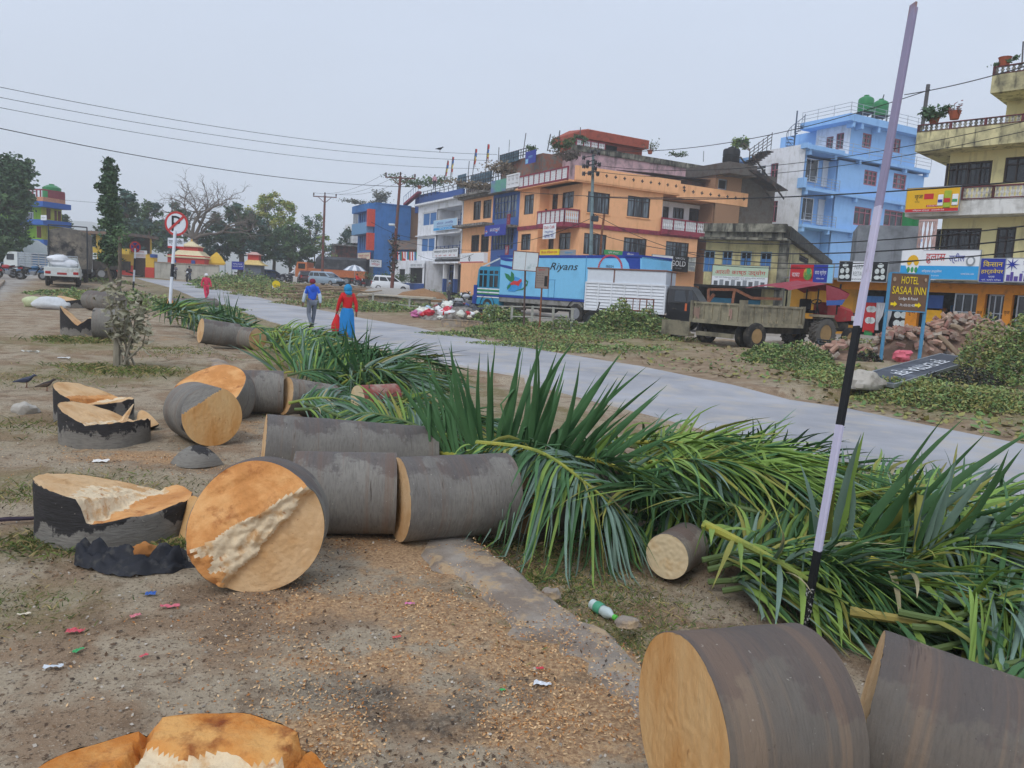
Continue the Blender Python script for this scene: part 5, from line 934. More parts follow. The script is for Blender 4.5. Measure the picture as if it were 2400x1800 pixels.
eL=E.sz(*Z8(1808,640))[0]; zt_=E.sz(*Z8(1320,522))[1]; zb_=E.sz(*Z8(1320,672))[1]; sL=S.sz(*Z8(925,600))[0]
b=MB(); b.box((0,0,zb_),(eL,.05,zt_)); b.box((0,sL-.05,zb_),(eL,sL,zt_)); b.box((eL-.05,.05,zb_),(eL,sL-.05,zt_)); b.box((0.0,.05,zb_),(.05,sL-.05,zt_)); b.box((.05,.05,zb_),(eL-.05,sL-.05,zb_+.06))
b.box((-.03,-.04,zt_-.05),(eL+.02,.07,zt_+.02)); b.box((-.02,-.06,zb_-.1),(eL,.06,zb_+.03)); b.box((-.05,0,zb_-.1),(.06,sL,zb_+.03)); b.box((-.04,0,zt_-.05),(.06,sL,zt_+.02))
for k in range(8): a=eL*(k+.5)/8; b.box((a-.025,-.035,zb_+.03),(a+.025,.0,zt_-.05))
for k in range(6): a=sL*(k+.5)/6; b.box((-.035,a-.025,zb_+.03),(0,a+.025,zt_-.05))
V.wall('bed',b,KH); b=MB(); b.box((-.08,-.1,zb_-.1),(.1,.1,zt_+.14)); b.box((-.06,sL-.1,zb_-.1),(.08,sL+.05,zt_+.05)); b.box((eL-.08,-.06,zb_),(eL+.03,.06,zt_+.04)); V.wall('corner_post',b,KH2)
b=MB(); a=S.rect(Z8,1215,560,1250,640); b.box((-.045,a[0],a[2]),(-.036,a[0]+.06,a[3])); b.box((-.045,a[0]+.08,a[2]+.1),(-.036,a[0]+.13,a[3])); a=S.rect(Z8,940,540,990,640)
for k in range(5): b.box((-.045,a[0]+.06*k,a[2]+.04*k),(-.037,a[0]+.03+.06*k,a[3]-.05*(k%2)))
V.wall('chalk_mark',b,mat('red_chalk','#a98a7e',rough=.9))
b=MB(); a=[S.sz(*Z8(x,y)) for x,y in ((1270,790),(1000,740))]; b.box((-.25,a[0][0]-.05,a[0][1]-.02),(-.12,a[1][0],a[0][1]+.12)); V.wall('rear_bumper',b,KH2)
b=MB(); q=Face(V,'S',.3).rect(Z8,685,650,905,765); b.box((-.33,q[0],q[2]),(-.05,q[1],q[2]+.1)); b.box((-.32,q[0],q[2]+.1),(-.27,q[1],q[3])); b.box((-.3,q[1]-.06,q[2]),(.5,q[1],q[3])); V.wall('dropped_tailboard',b,KH2)
b=MB(); b.box((.3,.25,zb_-.32),(eL+.2,.4,zb_-.1)); b.box((.3,sL-.4,zb_-.32),(eL+.2,sL-.25,zb_-.1)); ws=E.sz(*Z8(1412,815)); b.box((ws[0]-.1,0,.42),(ws[0]+.1,sL,.58)); b.bar((eL,sL/2,zb_-.3),(eL+1.3,sL/2,.55),.14); b.box((ws[0]-.4,.2,.6),(ws[0]+.4,.32,.68)); V.wall('chassis',b,CHAS)
wr=105/3.403*25.3/FPX; wheel(r,(ws[0],-.17,wr),wr,.26,(0,-1,0),None,DUSTY,n=32); wheel(r,(ws[0],sL-.3,wr),wr,.24,(0,-1,0)); wheel(r,(ws[0],.22,wr),wr,.24,(0,-1,0))
f3=Face(V,'S',0); q=f3.sz(*Z8(795,805)); wheel(r,(.1,q[0],wr*.78),wr*.78,.26,(-.3,-1,0))
KT=V.K+V.ex*(eL+.55)+V.ey*(-.15); KT.z=zt(KT.x,KT.y); V=Bld('tractor','red tractor with cloth canopy hitched to the trailer behind the brick heap','',0,30,K=KT,cat='tractor'); E=V.face('E'); r=V.root
TR=mat('tractor_red','#a22c30',rough=.45,var=.12,c2='#7f5a4c',t=.64,sc2=4); FND=mat('fender_dusty','#9a917f',rough=.7,var=.15)
w0=E.sz(*Z8(2000,745)); wr=115/3.403*28.5/FPX; wz=wr
wheel(r,(w0[0],-.0,wz),wr,.36,(0,-1,0),mat('lug_tyre','#5f5c58',rough=.9,var=.2),DUSTY,20,32); wheel(r,(w0[0],1.6,wz),wr,.36,(0,1,0),mat('lug_tyre',''),DUSTY,20,32)
b=MB()
for y in (-.02,1.25):
    b.loft([[Vector((w0[0]+rad*math.cos(a),yy,wz+rad*math.sin(a))) for yy in (y,y+.4)] for rad,a in [(wr*1.13,t) for t in np.linspace(.35,2.2,9)]],cap=False,closed=False); b.box((w0[0]-.5,y,wz+wr*1.04),(w0[0]+.3,y+.42,wz+wr*1.2))
V.wall('fender',b,FND)
b=MB(); b.bbox((w0[0]-.4,.5,.45),(w0[0]+.7,1.1,1.0),.05); b.bbox((w0[0]+.5,.55,.6),(w0[0]+1.9,1.05,.95),.05); V.wall('gearbox',b,CHAS)
b=MB(); b.loft([[Vector((x,y,z)) for y,z in ((.5,zl),(1.1,zl),(1.1,zh-.1),(1.0,zh),(.6,zh),(.5,zh-.1))] for x,zl,zh in ((w0[0]+.55,.95,1.62),(w0[0]+1.3,.95,1.55),(w0[0]+1.95,1.0,1.42),(w0[0]+2.02,1.05,1.3))]); V.wall('bonnet',b,TR)
b=MB(); b.box((w0[0]+1.98,.52,.85),(w0[0]+2.1,1.08,1.3)); V.wall('grille',b,BLACK); b=MB(); b.bbox((w0[0]+1.9,.42,1.0),(w0[0]+2.12,.55,1.18),.02); V.wall('headlight',b,LAMP)
b=MB(); b.tube([(w0[0]+1.2,.55,1.4),(w0[0]+1.2,.55,1.7),(w0[0]+1.2,.55,2.1)],[.03,.07,.07],10); b.tube([(w0[0]+1.2,.55,2.1),(w0[0]+1.2,.55,2.3)],.035,8); V.wall('exhaust_stack',b,BLACK)
for y in (.25,1.4): wheel(r,(w0[0]+1.7,y,.38),.38,.2,(0,-1 if y<1 else 1,0),None,DUSTY)
b=MB(); b.bbox((w0[0]-.25,.55,1.2),(w0[0]+.15,1.05,1.32),.04); b.bbox((w0[0]-.32,.55,1.3),(w0[0]-.22,1.05,1.7),.04); V.wall('seat',b,BLACK)
b=MB(); b.tube([(w0[0]+.5,.8,1.2),(w0[0]+.3,.8,1.62)],.03,6); b.tube([(w0[0]+.3+.08*math.sin(t)*.5,.8+.2*math.cos(t),1.62+.2*math.sin(t)*.4) for t in np.linspace(0,2*math.pi,15)],.02,6); V.wall('steering_wheel',b,BLACK)
zc0=E.sz(*Z8(1800,385))[1]; zc1=E.sz(*Z8(2050,372))[1]; xa=E.sz(*Z8(1672,390))[0]; xb=E.sz(*Z8(1965,375))[0]; xc=E.sz(*Z8(2155,440))[0]; zc2=E.sz(*Z8(2155,440))[1]; zd=E.sz(*Z8(1970,490))[1]; ze=E.sz(*Z8(1970,530))[1]
CLR=mat('canopy_red','#93404a',rough=.85,var=.12,c2='#8a2b36',t=.55); CLB=mat('canopy_blue','#3f5f9f',rough=.85,var=.1)
b=MB(); n=8; rows=[]
for x,z in ((xa,zc0-.12),((xa+xb)/2,zc0+.04),(xb,zc1+.02),((xb+xc)/2,(zc1+zc2)/2+.06),(xc,zc2)):
    rows.append([(x,-.15+1.95*j/n,z+.1*math.sin(math.pi*j/n)+.02*math.sin(j*2.7+x)) for j in range(n+1)])
b.loft(rows,cap=False,closed=False); rows2=[[(x,-.15,z) for x,z in ((xb,zc1),((xb+xc)/2,(zc1+zc2)/2+.04),(xc,zc2))],[(x,-.22,z) for x,z in ((xb,zd),((xb+xc)/2-.1,zd+.03),(xc-.25,zd+.1))]]; b.loft(rows2,cap=False,closed=False); cn=V.wall('canopy',b,CLR)
b=MB(); b.loft([[(x,-.22,z) for x,z in ((xb,zd),((xb+xc)/2-.1,zd+.03),(xc-.3,zd+.08))],[(x,-.25,z) for x,z in ((xb,ze),((xb+xc)/2-.15,ze+.03),(xc-.5,ze+.05))]],cap=False,closed=False); b.build('blue_border',CLB,cn)
b=MB();
for x,y in ((w0[0]-.45,.15),(w0[0]-.45,1.5),(w0[0]+.6,.15),(w0[0]+.6,1.5)): b.tube([(x,y,1.2),(x,y,zc0)],.03,6)
V.wall('canopy_frame',b,CHAS)
def car(label,px,d,yaw,col,L=3.7,W=1.55,H=1.48,hatch=True,z=None,group=None,cat='car'):
    """x forward; body lofted along its length, glasshouse on top"""
    p=T(px,d);
    if z is not None: p.z=z
    r=thing('parked_car',label,cat,p,R_(yaw),group); m=mat('car_'+col.strip('#'),col,rough=.25,var=.04,spec=.6); b=MB(); h=W/2
    S=[(-L/2,.35,.62,.78),(-L/2+.08,.25,.82,.9),(-L/2+.5,.2,.92,1.),(0,.2,.92,1.),(L*.2,.2,.9,1.),(L*.34,.22,.82,.98),(L*.46,.28,.7,.9),(L/2,.36,.58,.78)]
    b.loft([[Vector((x,h*k*a,z)) for a,z in ((-.92,zl),(.92,zl),(1,zl+.12),(1,zh-.12),(.93,zh),(-.93,zh),(-1,zh-.12),(-1,zl+.12))] for x,zl,zh,k in S]); rb=(-L/2+.1,-L/2+.28) if hatch else (-L*.36,-L*.2)
    b.loft([[Vector((x,h*k*s,z)) for x,s in ((xa,-1),(xb,-1),(xb,1),(xa,1))] for z,xa,xb,k in ((.9,rb[0],L*.3,.93),(H-.12,rb[1],L*.1,.8),(H,rb[1]+.12,L*.03,.7))]); b.build('body',m,r,smooth=True)
    g=MB(); e=.012
    for s in (-1,1):
        for t0,t1 in ((.06,.42),(.46,.74),(.78,.97)):
            def q(t,z):
                k=(z-.9)/(H-.12-.9); xa=rb[0]+(rb[1]-rb[0])*k; xb=L*.3+(L*.1-L*.3)*k; return Vector((xb+(xa-xb)*t,s*(h*(.93+(.8-.93)*k)+e),z))
            g.add([q(t0,.96),q(t1,.96),q(t1,H-.16),q(t0,H-.16)],[(0,1,2,3)])
    for x0,x1,o in ((L*.3,L*.1,e),(rb[0],rb[1],-e)):
        def q(k,s): return Vector((x0+(x1-x0)*k+o,s*h*(.93+(.8-.93)*k)*.88,.9+(H-.12-.9)*k))
        g.add([q(.12,-1),q(.12,1),q(.93,1),q(.93,-1)],[(0,1,2,3)])
    g.build('windows',CGL,r)
    for x in (-L*.31,L*.33):
        for s in (-1,1): wheel(r,(x,s*h*1.01,.28),.28,.18,(0,s,0),n=20)
    for s in (-1,1):
        b=MB(); b.bbox((L*.455,s*h*.62-.16,.58),(L*.49,s*h*.62+.16,.72),.02); b.build('headlight',LAMP,r); b=MB(); b.bbox((-L/2-.01,s*h*.72-.09,.62),(-L/2+.06,s*h*.72+.09,.9),.02); b.build('tail_light',TAIL,r)
    b=MB(); b.bbox((L*.48,-h*.75,.28),(L/2+.04,h*.75,.46),.03); b.bbox((-L/2-.05,-h*.8,.3),(-L/2+.06,h*.8,.48),.03); b.build('bumper',CHAS if col!='#dfe3e6' else m,r)
    return r
car('white hatchback parked side on before the small white and blue shop',915,75,8,'#dfe3e6',3.7,1.5,1.5)
car('silver blue car parked by the log heap, its nose to the right',765,85,-32,'#8d9fae',4.3,1.7,1.5)
car('dark red car seen from behind in the shade of the trees',715,92,110,'#4a2327',4.0,1.65,1.45)
car('dark blue car half hidden by weeds at the far left of the car row',632,95,60,'#2c3a55',3.9,1.6,1.4)
p=T(780,98); t=thing('lorry','orange lorry with black tarpaulin parked behind the silver car','truck',p,R_(-8)); b=MB(); b.bbox((-3,-1.1,.9),(4.6,1.1,1.9),.04); b.build('bed',mat('lorry_orange','#b8683a',rough=.6,var=.2),t); b=MB(); b.loft([[Vector((x,y,z)) for y,z in ((-1.15,1.85),(1.15,1.85),(1.1,3.1),(.4,3.45),(-.4,3.45),(-1.1,3.1))] for x in (-1.9,0,2,4.65)]); b.build('tarpaulin',mat('black_tarp','#2a2c30',rough=.6,var=.3,c2='#4b4e52',t=.55),t)
b=MB(); b.loft([[Vector((x,y,z)) for x,y in ((-4.6+i,-1.1),(-3.05,-1.1),(-3.05,1.1),(-4.6+i,1.1))] for z,i in ((.7,0),(1.7,0),(2.6,.25))]); b.build('cab',mat('lorry_cab','#c4713f',rough=.5,var=.12),t); b=MB(); b.box((-4.2,-1.12,1.75),(-3.3,1.12,2.4)); b.box((-4.62,-.9,1.75),(-4.3,.9,2.35)); b.build('cab_window',CGL,t)
for x in (-3.7,2.2,3.4):
    for s in (-1,1): wheel(t,(x,s*1.12,.5),.5,.3,(0,s,0))
ZP=P(150,657,48).z
p=T(150,48); t=thing('pickup','white pickup with closed tailgate and white bags on its bed','pickup',p,R_(118)); PW=mat('pickup_white','#d3d8d6',rough=.45,var=.08,c2='#a9aaa2',t=.62,sc2=2)
b=MB(); b.bbox((-2.2,-.9,.6),(.1,.9,.72),.02); b.bbox((-2.25,-.92,.6),(-2.18,.92,1.15),.03); b.box((-2.2,-.92,.7),(.1,-.84,1.15)); b.box((-2.2,.84,.7),(.1,.92,1.15)); b.build('bed',PW,t)
b=MB(); b.loft([[Vector((x,y,z)) for x,y in ((.1,-k),(fx,-k),(fx,k),(.1,k))] for z,fx,k in ((.45,2.3,.9),(1.05,2.3,.92),(1.12,1.5,.9),(1.72,.95,.74),(1.78,.85,.66))]); b.build('cab',PW,t,smooth=True); b=MB(); b.box((.07,-.62,1.2),(.1,.62,1.6)); b.build('rear_window',CGL,t)
for s in (-1,1): b=MB(); b.bbox((-2.28,s*.72-.14,.74),(-2.22,s*.72+.14,.9),.02); b.build('tail_light',TAIL,t)
b=MB(); b.box((-2.27,-.25,.72),(-2.255,.25,.84)); b.build('number_plate',mat('plate_red','#a83a3a',rough=.5),t)
for x in (-1.4,1.4):
    for s in (-1,1): wheel(t,(x,s*.9,.34),.34,.22,(0,s,0))
b=MB(); b.box((-2.1,-.6,.35),(1.8,.6,.6)); b.build('chassis',CHAS,t); b=MB(); b.tube([(.0,-.75,1.1),(.0,-.75,1.85),(.0,.75,1.85),(.0,.75,1.1)],.03,6); b.build('headboard',STEEL,t)
for i,(y,z,sx) in enumerate(((-.1,1.35,.75),(.25,1.62,.6))): q=thing('sack','%s white bag on the pickup bed'%('lower' if i==0 else 'upper'),'bag',p,R_(118)); MB().blob((-.9,y,z),(.55,sx,.3),.12,14,9,i+3).build('bag',FABW,q,smooth=True); b=MB(); b.tube([(-.9,y-.2,z+.28),(-.95,y,z+.33),(-.9,y+.2,z+.28)],.02,6); b.build('seam',DGR,q)
for c in []: pass
p=T(168,54); t=thing('covered_lorry','tall lorry with patched dark tarpaulin seen from behind','truck',p,R_(116)); TRP=mat('patched_tarp','#6b665f',rough=.85,var=.35,sc=2.5,c2='#8a8173',t=.56,sc2=1.6,c3='#2d2e30',t3=.56,sc3=1.3,bump=.5,bs=6)
b=MB(); b.loft([[Vector((x,y,z)) for y,z in ((-1.15,.9),(1.15,.9),(1.2,2.2+.2*math.sin(x)),(1.15,3.35),(.3,3.6+.06*math.sin(x*3)),(-.5,3.5),(-1.15,3.3),(-1.2,2.2))] for x in (-2.6,-1.4,0,1.4,2.6)]); b.build('tarpaulin',TRP,t,smooth=True); b=MB(); b.loft([[Vector((x,y,z)) for x,y in ((2.65,-1.1),(4.2,-1.1),(4.2,1.1),(2.65,1.1))] for z in (.7,1.5,2.4)]); b.build('cab',PW,t)
b=MB(); b.box((-2.6,-1.1,.6),(4.1,1.1,.9)); b.build('chassis',CHAS,t); b=MB();
for y in (-1.12,1.12): b.tube([(-2.65,y,.8),(-2.65,y,3.7)],.04,6)
b.tube([(-2.65,-1.12,3.7),(-2.65,1.12,3.7)],.04,6); b.build('frame',DKG,t)
for x in (-1.6,3.2):
    for s in (-1,1): wheel(t,(x,s*1.1,.45),.45,.28,(0,s,0))
p=T(85,66); t=thing('small_truck','small white truck with slatted bed parked before the green house','truck',p,R_(172)); b=MB(); b.loft([[Vector((x,y,z)) for x,y in ((1.1,-.8),(fx,-.8),(fx,.8),(1.1,.8))] for z,fx in ((.4,2.4),(1.1,2.4),(1.75,2.0),(1.85,1.8))]); b.build('cab',PW,t); b=MB(); b.box((1.4,-.82,1.15),(2.1,.82,1.65)); b.build('cab_window',CGL,t)
b=MB(); b.box((-2.2,-.8,.6),(1.05,.8,.7));
for k in range(6):
    for y in (-.8,.76): b.box((-2.2,y,.75+.2*k),(1.05,y+.04,.83+.2*k))
for x in np.linspace(-2.2,1.0,6): b.box((x,-.82,.6),(x+.05,-.76,1.85)); b.box((x,.76,.6),(x+.05,.82,1.85))
b.build('slatted_bed',STEEL,t)
for x in (-1.4,1.7):
    for s in (-1,1): wheel(t,(x,s*.8,.32),.32,.2,(0,s,0))
p=T(232,62); t=thing('farm_trailer','dark loaded farm trailer with big wheels before the yellow pavilion','trailer',p,R_(5)); b=MB(); b.box((-2.1,-.9,.85),(2.1,.9,.95)); b.box((-2.1,-.92,.95),(2.1,-.86,1.6)); b.box((-2.1,.86,.95),(2.1,.92,1.6)); b.box((-2.12,-.9,.95),(-2.06,.9,1.6)); b.box((2.06,-.9,.95),(2.12,.9,1.6))
for k in range(7): b.box((-2.05+.66*k,-.95,.9),(-1.98+.66*k,-.92,1.6))
b.build('bed',mat('dark_trailer','#3a3835',rough=.85,var=.25,c2='#57504a',t=.55),t); b=MB(); b.bar((2.1,0,.8),(3.4,0,.5),.12); b.build('drawbar',CHAS,t)
for x in (-.9,.6):
    for s in (-1,1): wheel(t,(x,s*.95,.5),.5,.24,(0,s,0))
def motorbike(label,p,yaw,col,group=None,scooter=False):
    r=thing('motorcycle',label,'motorcycle',p,R_(yaw),group); m=mat('bike_'+col.strip('#'),col,rough=.35,spec=.5)
    for x in (-.62,.66): wheel(r,(x,-.05,.3),.3,.1,(0,-1,0),n=18)
    b=MB(); b.tube([(.66,0,.3),(.5,0,.72),(.42,0,1.0)],.035,6); b.tube([(.42,-.34,1.05),(.4,0,.98),(.42,.34,1.05)],.02,6); b.tube([(-.62,0,.3),(-.2,0,.36),(.15,0,.4),(.45,0,.78)],.04,6); b.tube([(-.2,0,.36),(-.3,0,.7),(.4,0,.8)],.035,6); b.build('frame',CHAS,r)
    MB().bbox((-.12,-.14,.3),(.25,.14,.58),.05).build('engine',RIM,r); MB().blob((.18,0,.82),(.28,.15,.14),.03,12,8,2).build('fuel_tank',m,r,smooth=True); b=MB(); b.loft([[Vector((x,y,z)) for y,z in ((-w_,zz-.07),(w_,zz-.07),(w_*.9,zz),(-w_*.9,zz))] for x,w_,zz in ((-.75,.07,.93),(-.5,.13,.88),(-.1,.13,.82),(.05,.08,.82))]); b.build('seat',BLACK,r)
    b=MB(); b.bbox((-.8,-.07,.72),(-.5,.07,.84),.03); b.bbox((.4,-.1,.5),(.9,.1,.56) if False else (.9,.1,.66),.03); b.build('fairing',m,r); MB().lathe([(.09,0),(.1,.05),(.06,.1)],(.48,0,.92),(1,0,.1),12).build('headlight',LAMP,r); MB().tube([(.1,-.14,.3),(-.3,-.16,.28),(-.75,-.17,.4)],[.03,.045,.05],8).build('exhaust_pipe',STEEL,r)
    return r
motorbike('red motorcycle at the left edge of the yard, front one of the pair',T(22,52),200,'#a32730')
motorbike('red motorcycle partly behind its neighbour at the yard edge',T(6,54),210,'#8d2a2a')
motorbike('blue motorcycle parked between the red pair and the white pickup',T(76,53),10,'#2b5d83')
motorbike('black motorcycle beside the standing man, nose towards the blue truck',T(1082,50),25,'#26282c')
motorbike('black and white motorcycle closest to the blue truck cab',T(1098,47.5),200,'#c9ccd0')
motorbike('dark red motorcycle under the red seated rider near the umbrella',T(838,79),-20,'#7a2326')
for i,(px,d) in enumerate(((560,98),(585,97),(612,99),(660,93),(678,92))): motorbike('dark motorcycle in the far row under the big tree, %s'%['leftmost of the row','second from the left','third from the left','beside the white shirt man','rightmost of the row'][i],T(px,d),random.uniform(40,120),'#2a2c33','motorcycles under the big tree')
p=T(1385,33.5); p.z=P(*Z8(80,705),33.5).z; t=thing('cycle_cart','black cargo cycle with rusty frame basket before the white truck','bicycle',p,R_(-8)); k=33.5/FPX/3.403
b=MB()
for c,nm in (((0,0),'a'),((1.5,0),'b')): wheel(t,(c[0],-.03,.36),.36,.05,(0,-1,0),BLACK,DKG,n=20)
b.tube([(0,0,.36),(.25,0,.85),(.3,0,1.1)],.03,6); b.tube([(.25,0,.8),(.85,0,.4),(1.5,0,.36),(.95,0,.85),(.3,0,.85)],.03,6); b.tube([(.3,-.28,1.08),(.28,0,1.12),(.3,.28,1.08)],.025,6); b.tube([(.85,0,.4),(.92,0,.95)],.03,6); b.build('frame',CHAS,t); MB().bbox((.75,-.12,.95),(1.1,.12,1.03),.04).build('saddle',BLACK,t)
b=MB(); x0,x1,y0,y1,z0,z1=1.15,2.6,-.4,.4,.85,1.35
for z in (z0,z1):
    for a,c in (((x0,y0),(x1,y0)),((x1,y0),(x1,y1)),((x1,y1),(x0,y1)),((x0,y1),(x0,y0))): b.bar((*a,z),(*c,z),.04)
for x in np.linspace(x0,x1,6):
    for y in (y0,y1): b.bar((x,y,z0),(x,y,z1),.03)
b.box((x0,y0,z0-.05),(x1,y1,z0)); b.build('cargo_basket',mat('basket_rust','#7a4a3a',rough=.8,var=.25),t)
p=T(830,84); t=thing('umbrella','white and grey striped stall umbrella by the lorry','umbrella',p,0); b=MB(); n=16
wm=[FABW,mat('umbrella_grey','#8f99a6',rough=.8)]
for i in range(n):
    b.cur=i%2; a0,a1=2*math.pi*i/n,2*math.pi*(i+1)/n; R=lambda a,r,z:(r*math.cos(a),r*math.sin(a),z); b.add([R(a0,1.3,1.75),R(a1,1.3,1.75),R(a1,.7,2.2),R(a0,.7,2.2),(0,0,2.4)],[(0,1,2,3),(3,2,4)])
b.build('canopy',wm,t); MB().tube([(0,0,0),(0,0,2.42)],.03,6).build('pole',STEEL,t)
def PZ(px,d,z):
    """point at depth d under pixel column px with height z"""
    py=900
    for _ in range(4):
        q=P(px,py,d); py=proj((q.x,q.y,z))[1]
    return Vector((q.x,q.y,z))
def bark_mat(name,mode,ca='#77726c',cb='#55483d',seed=0,R=.3):
    """mode 'lie': damp dark cap along local +Y; 'stump': torn dark skin patches; 'bands': brown ring bands"""
    m=bpy.data.materials.new(name); m.use_nodes=True; n=m.node_tree; n.nodes.clear(); l=n.links.new
    out=n.nodes.new('ShaderNodeOutputMaterial'); b=n.nodes.new('ShaderNodeBsdfPrincipled'); l(b.outputs[0],out.inputs[0]); b.inputs['Roughness'].default_value=.78; b.inputs['Specular IOR Level'].default_value=.3
    tc=n.nodes.new('ShaderNodeTexCoord'); sep=n.nodes.new('ShaderNodeSeparateXYZ'); l(tc.outputs['Object'],sep.inputs[0])
    def nz(sc,st=(1,1,1),det=7,off=0):
        mp=n.nodes.new('ShaderNodeMapping'); mp.inputs['Scale'].default_value=st; mp.inputs['Location'].default_value=(seed*2.7+off,seed*1.3,seed+off); l(tc.outputs['Object'],mp.inputs[0])
        q=n.nodes.new('ShaderNodeTexNoise'); q.inputs['Scale'].default_value=sc; q.inputs['Detail'].default_value=det; q.inputs['Roughness'].default_value=.65; l(mp.outputs[0],q.inputs['Vector']); return q.outputs['Fac']
    def mr(s,a,c,d=0,e=1):
        q=n.nodes.new('ShaderNodeMapRange'); l(s,q.inputs['Value'])
        for k,v_ in zip(('From Min','From Max','To Min','To Max'),(a,c,d,e)): q.inputs[k].default_value=v_
        return q.outputs[0]
    def mth(op,a,c):
        q=n.nodes.new('ShaderNodeMath'); q.operation=op
        for i,x in enumerate((a,c)):
            if isinstance(x,(int,float)): q.inputs[i].default_value=x
            else: l(x,q.inputs[i])
        return q.outputs[0]
    def mix(f,a,c):
        q=n.nodes.new('ShaderNodeMix'); q.data_type='RGBA'; l(f,q.inputs[0])
        for i,x in ((6,a),(7,c)):
            if isinstance(x,str): q.inputs[i].default_value=(*lin(x),1)
            else: l(x,q.inputs[i])
        return q.outputs[2]
    ring=nz(4.2,(.05,.05,2.2),5); fib=nz(30,(.5,.5,3.5),4); c=mix(mr(nz(3,(1,1,1)),.35,.65),ca,'#89857d' if mode!='bands' else '#6f6459')
    c=mix(mr(fib,.45,.7,0,.55),c,'#5b5650')
    c=mix(mr(ring,.53,.6,0,.7 if mode=='bands' else .62),c,'#857260' if mode=='bands' else '#7d6a5c')
    c=mix(mr(nz(6,(.2,.2,3),4,5),.66,.69,0,.8),c,'#4a4039')
    if mode=='stump':
        k=mth('ADD',mth('MULTIPLY',sep.outputs['Z'],.9),nz(3.2,(1,1,.8),8,9)); c=mix(mr(k,.60,.625,0,.93),c,mix(mr(fib,.4,.7),'#1f1f20','#37353a'))
    else:
        k=mth('ADD',mth('MULTIPLY',sep.outputs['Y'],.62/R),mth('MULTIPLY',nz(3.2,(1,1,1.2),8,9),1.25)); c=mix(mr(k,1.06,1.12,0,.62 if mode!='bands' else .5),c,mix(mr(ring,.42,.6),'#4f494a','#63514a'))
    c=mix(mr(nz(26,det=3),.69,.72,0,.7),c,'#3b332c'); c=mix(mr(nz(45,det=3,off=3),.7,.73,0,.7),c,'#b3aca0')
    l(c,b.inputs['Base Color']); bp=n.nodes.new('ShaderNodeBump'); bp.inputs['Strength'].default_value=.55; bp.inputs['Distance'].default_value=.012
    l(mth('ADD',mth('ADD',mth('MULTIPLY',ring,1.2),fib),mth('MULTIPLY',nz(12),.8)),bp.inputs['Height']); l(bp.outputs[0],b.inputs['Normal']); return m
CREAM=mat('cut_cream','#d9b588',rough=.85,var=.12,sc=3,bump=.35,bs=70,c2='#b98a55',t=.55,sc2=3.2,w=.12,c3='#8f6238',t3=.69,sc3=26,w3=.03,st3=(1,2.5,1)); ORAN=mat('cut_orange','#cf8f52',rough=.85,var=.2,sc=4,bump=.5,bs=60,c2='#e0ab70',t=.55,sc2=4,w=.1,c3='#8e4a1d',t3=.62,sc3=6,w3=.08)
TORN=mat('torn_fibre','#e2cdab',rough=.9,var=.08,sc=30,bump=.6,bs=40,st=(1,1,1),c2='#d2ab7c',t=.55,sc2=9,w=.05,c3='#b57a45',t3=.64,sc3=16,w3=.04); FACE=mat('sawn_face','#d9b37e',rough=.85,var=.14,sc=4,bump=.4,bs=60,st=(1,.3,1),c2='#bd8546',t=.5,sc2=3.6,w=.14,c3='#8a5a2c',t3=.68,sc3=22,w3=.04,st3=(1,.4,1))
RIMB=mat('rim_dark','#5d4a38',rough=.9,var=.3,sc=20)
def trunk(name,label,M,R,L,bm,f=None,reg=None,mats=None,group=None,cat='log',n=80,nr=26,taper=0.,bot=None,rough=.004,seed=0,parts=True,skirt=0.):
    """trunk piece along local Z: bark from z=-L to the cap at z=f(a,b); cap parts by region"""
    f=f or (lambda a,b:0.); mats=mats or [FACE]; reg=reg or (lambda a,b:0)
    r=thing(name,label,cat,rz=M,group=group)
    th=[2*math.pi*k/n for k in range(n)]
    rad=[R*(1+.018*noise.noise((math.cos(t)*1.3,math.sin(t)*1.3,seed*3.1))) for t in th]
    zs=[0,.02]+[.05+.035*q for q in range(27)]+[.985,1.]; b=MB(); rs=[]
    for s in zs:
        ring=[]
        for k,t in enumerate(th):
            top=f(rad[k]*math.cos(t),rad[k]*math.sin(t))+.007*noise.noise((k*.9,seed,0)); z=-L+(top+L)*s
            rr=rad[k]*(1+taper*(1-s))*(1+.012*noise.noise((math.cos(t)*2,math.sin(t)*2,z*5+seed)))*(1+.007*noise.noise((seed*3.,noise.noise((math.cos(t),math.sin(t),1))*.3,z*(5/R))))*(1 if s<1 else .99)
            if skirt: rr*=1+skirt*max(0,1-s*3)**2
            ring.append((rr*math.cos(t),rr*math.sin(t),z))
        rs.append(ring)
    b.loft(rs,cap=False); b.add(rs[0],[tuple(range(n-1,-1,-1))]); b.build('bark',bm,r,smooth=True)
    V=[]; F={}
    for i in range(nr+1):
        q=i/nr
        for k,t in enumerate(th):
            a_,b_=rad[k]*.992*q*math.cos(t),rad[k]*.992*q*math.sin(t); z=f(a_,b_)+(rough*noise.noise((a_*40,b_*40,seed)) if i<nr else 0); V.append((a_,b_,z))
    for i in range(nr):
        for k in range(n):
            k2=(k+1)%n; ids=(i*n+k,i*n+k2,(i+1)*n+k2,(i+1)*n+k); c=np.mean([V[j] for j in ids],0); F.setdefault(reg(c[0],c[1]),[]).append(ids if i else (ids[0],ids[2],ids[3]))
    for g,fs in sorted(F.items()):
        use=sorted({j for q in fs for j in q}); mp={j:i for i,j in enumerate(use)}; bb=MB(); bb.add([V[j] for j in use],[tuple(mp[j] for j in q) for q in fs]); nm={'torn_fibre':'torn_wood','cut_orange':'cut_face','cut_cream':'cut_face','sawn_face':'cut_face'}.get(mats[g].name,'cut_face'); bb.build(nm,mats[g],r,smooth=True)
    return r
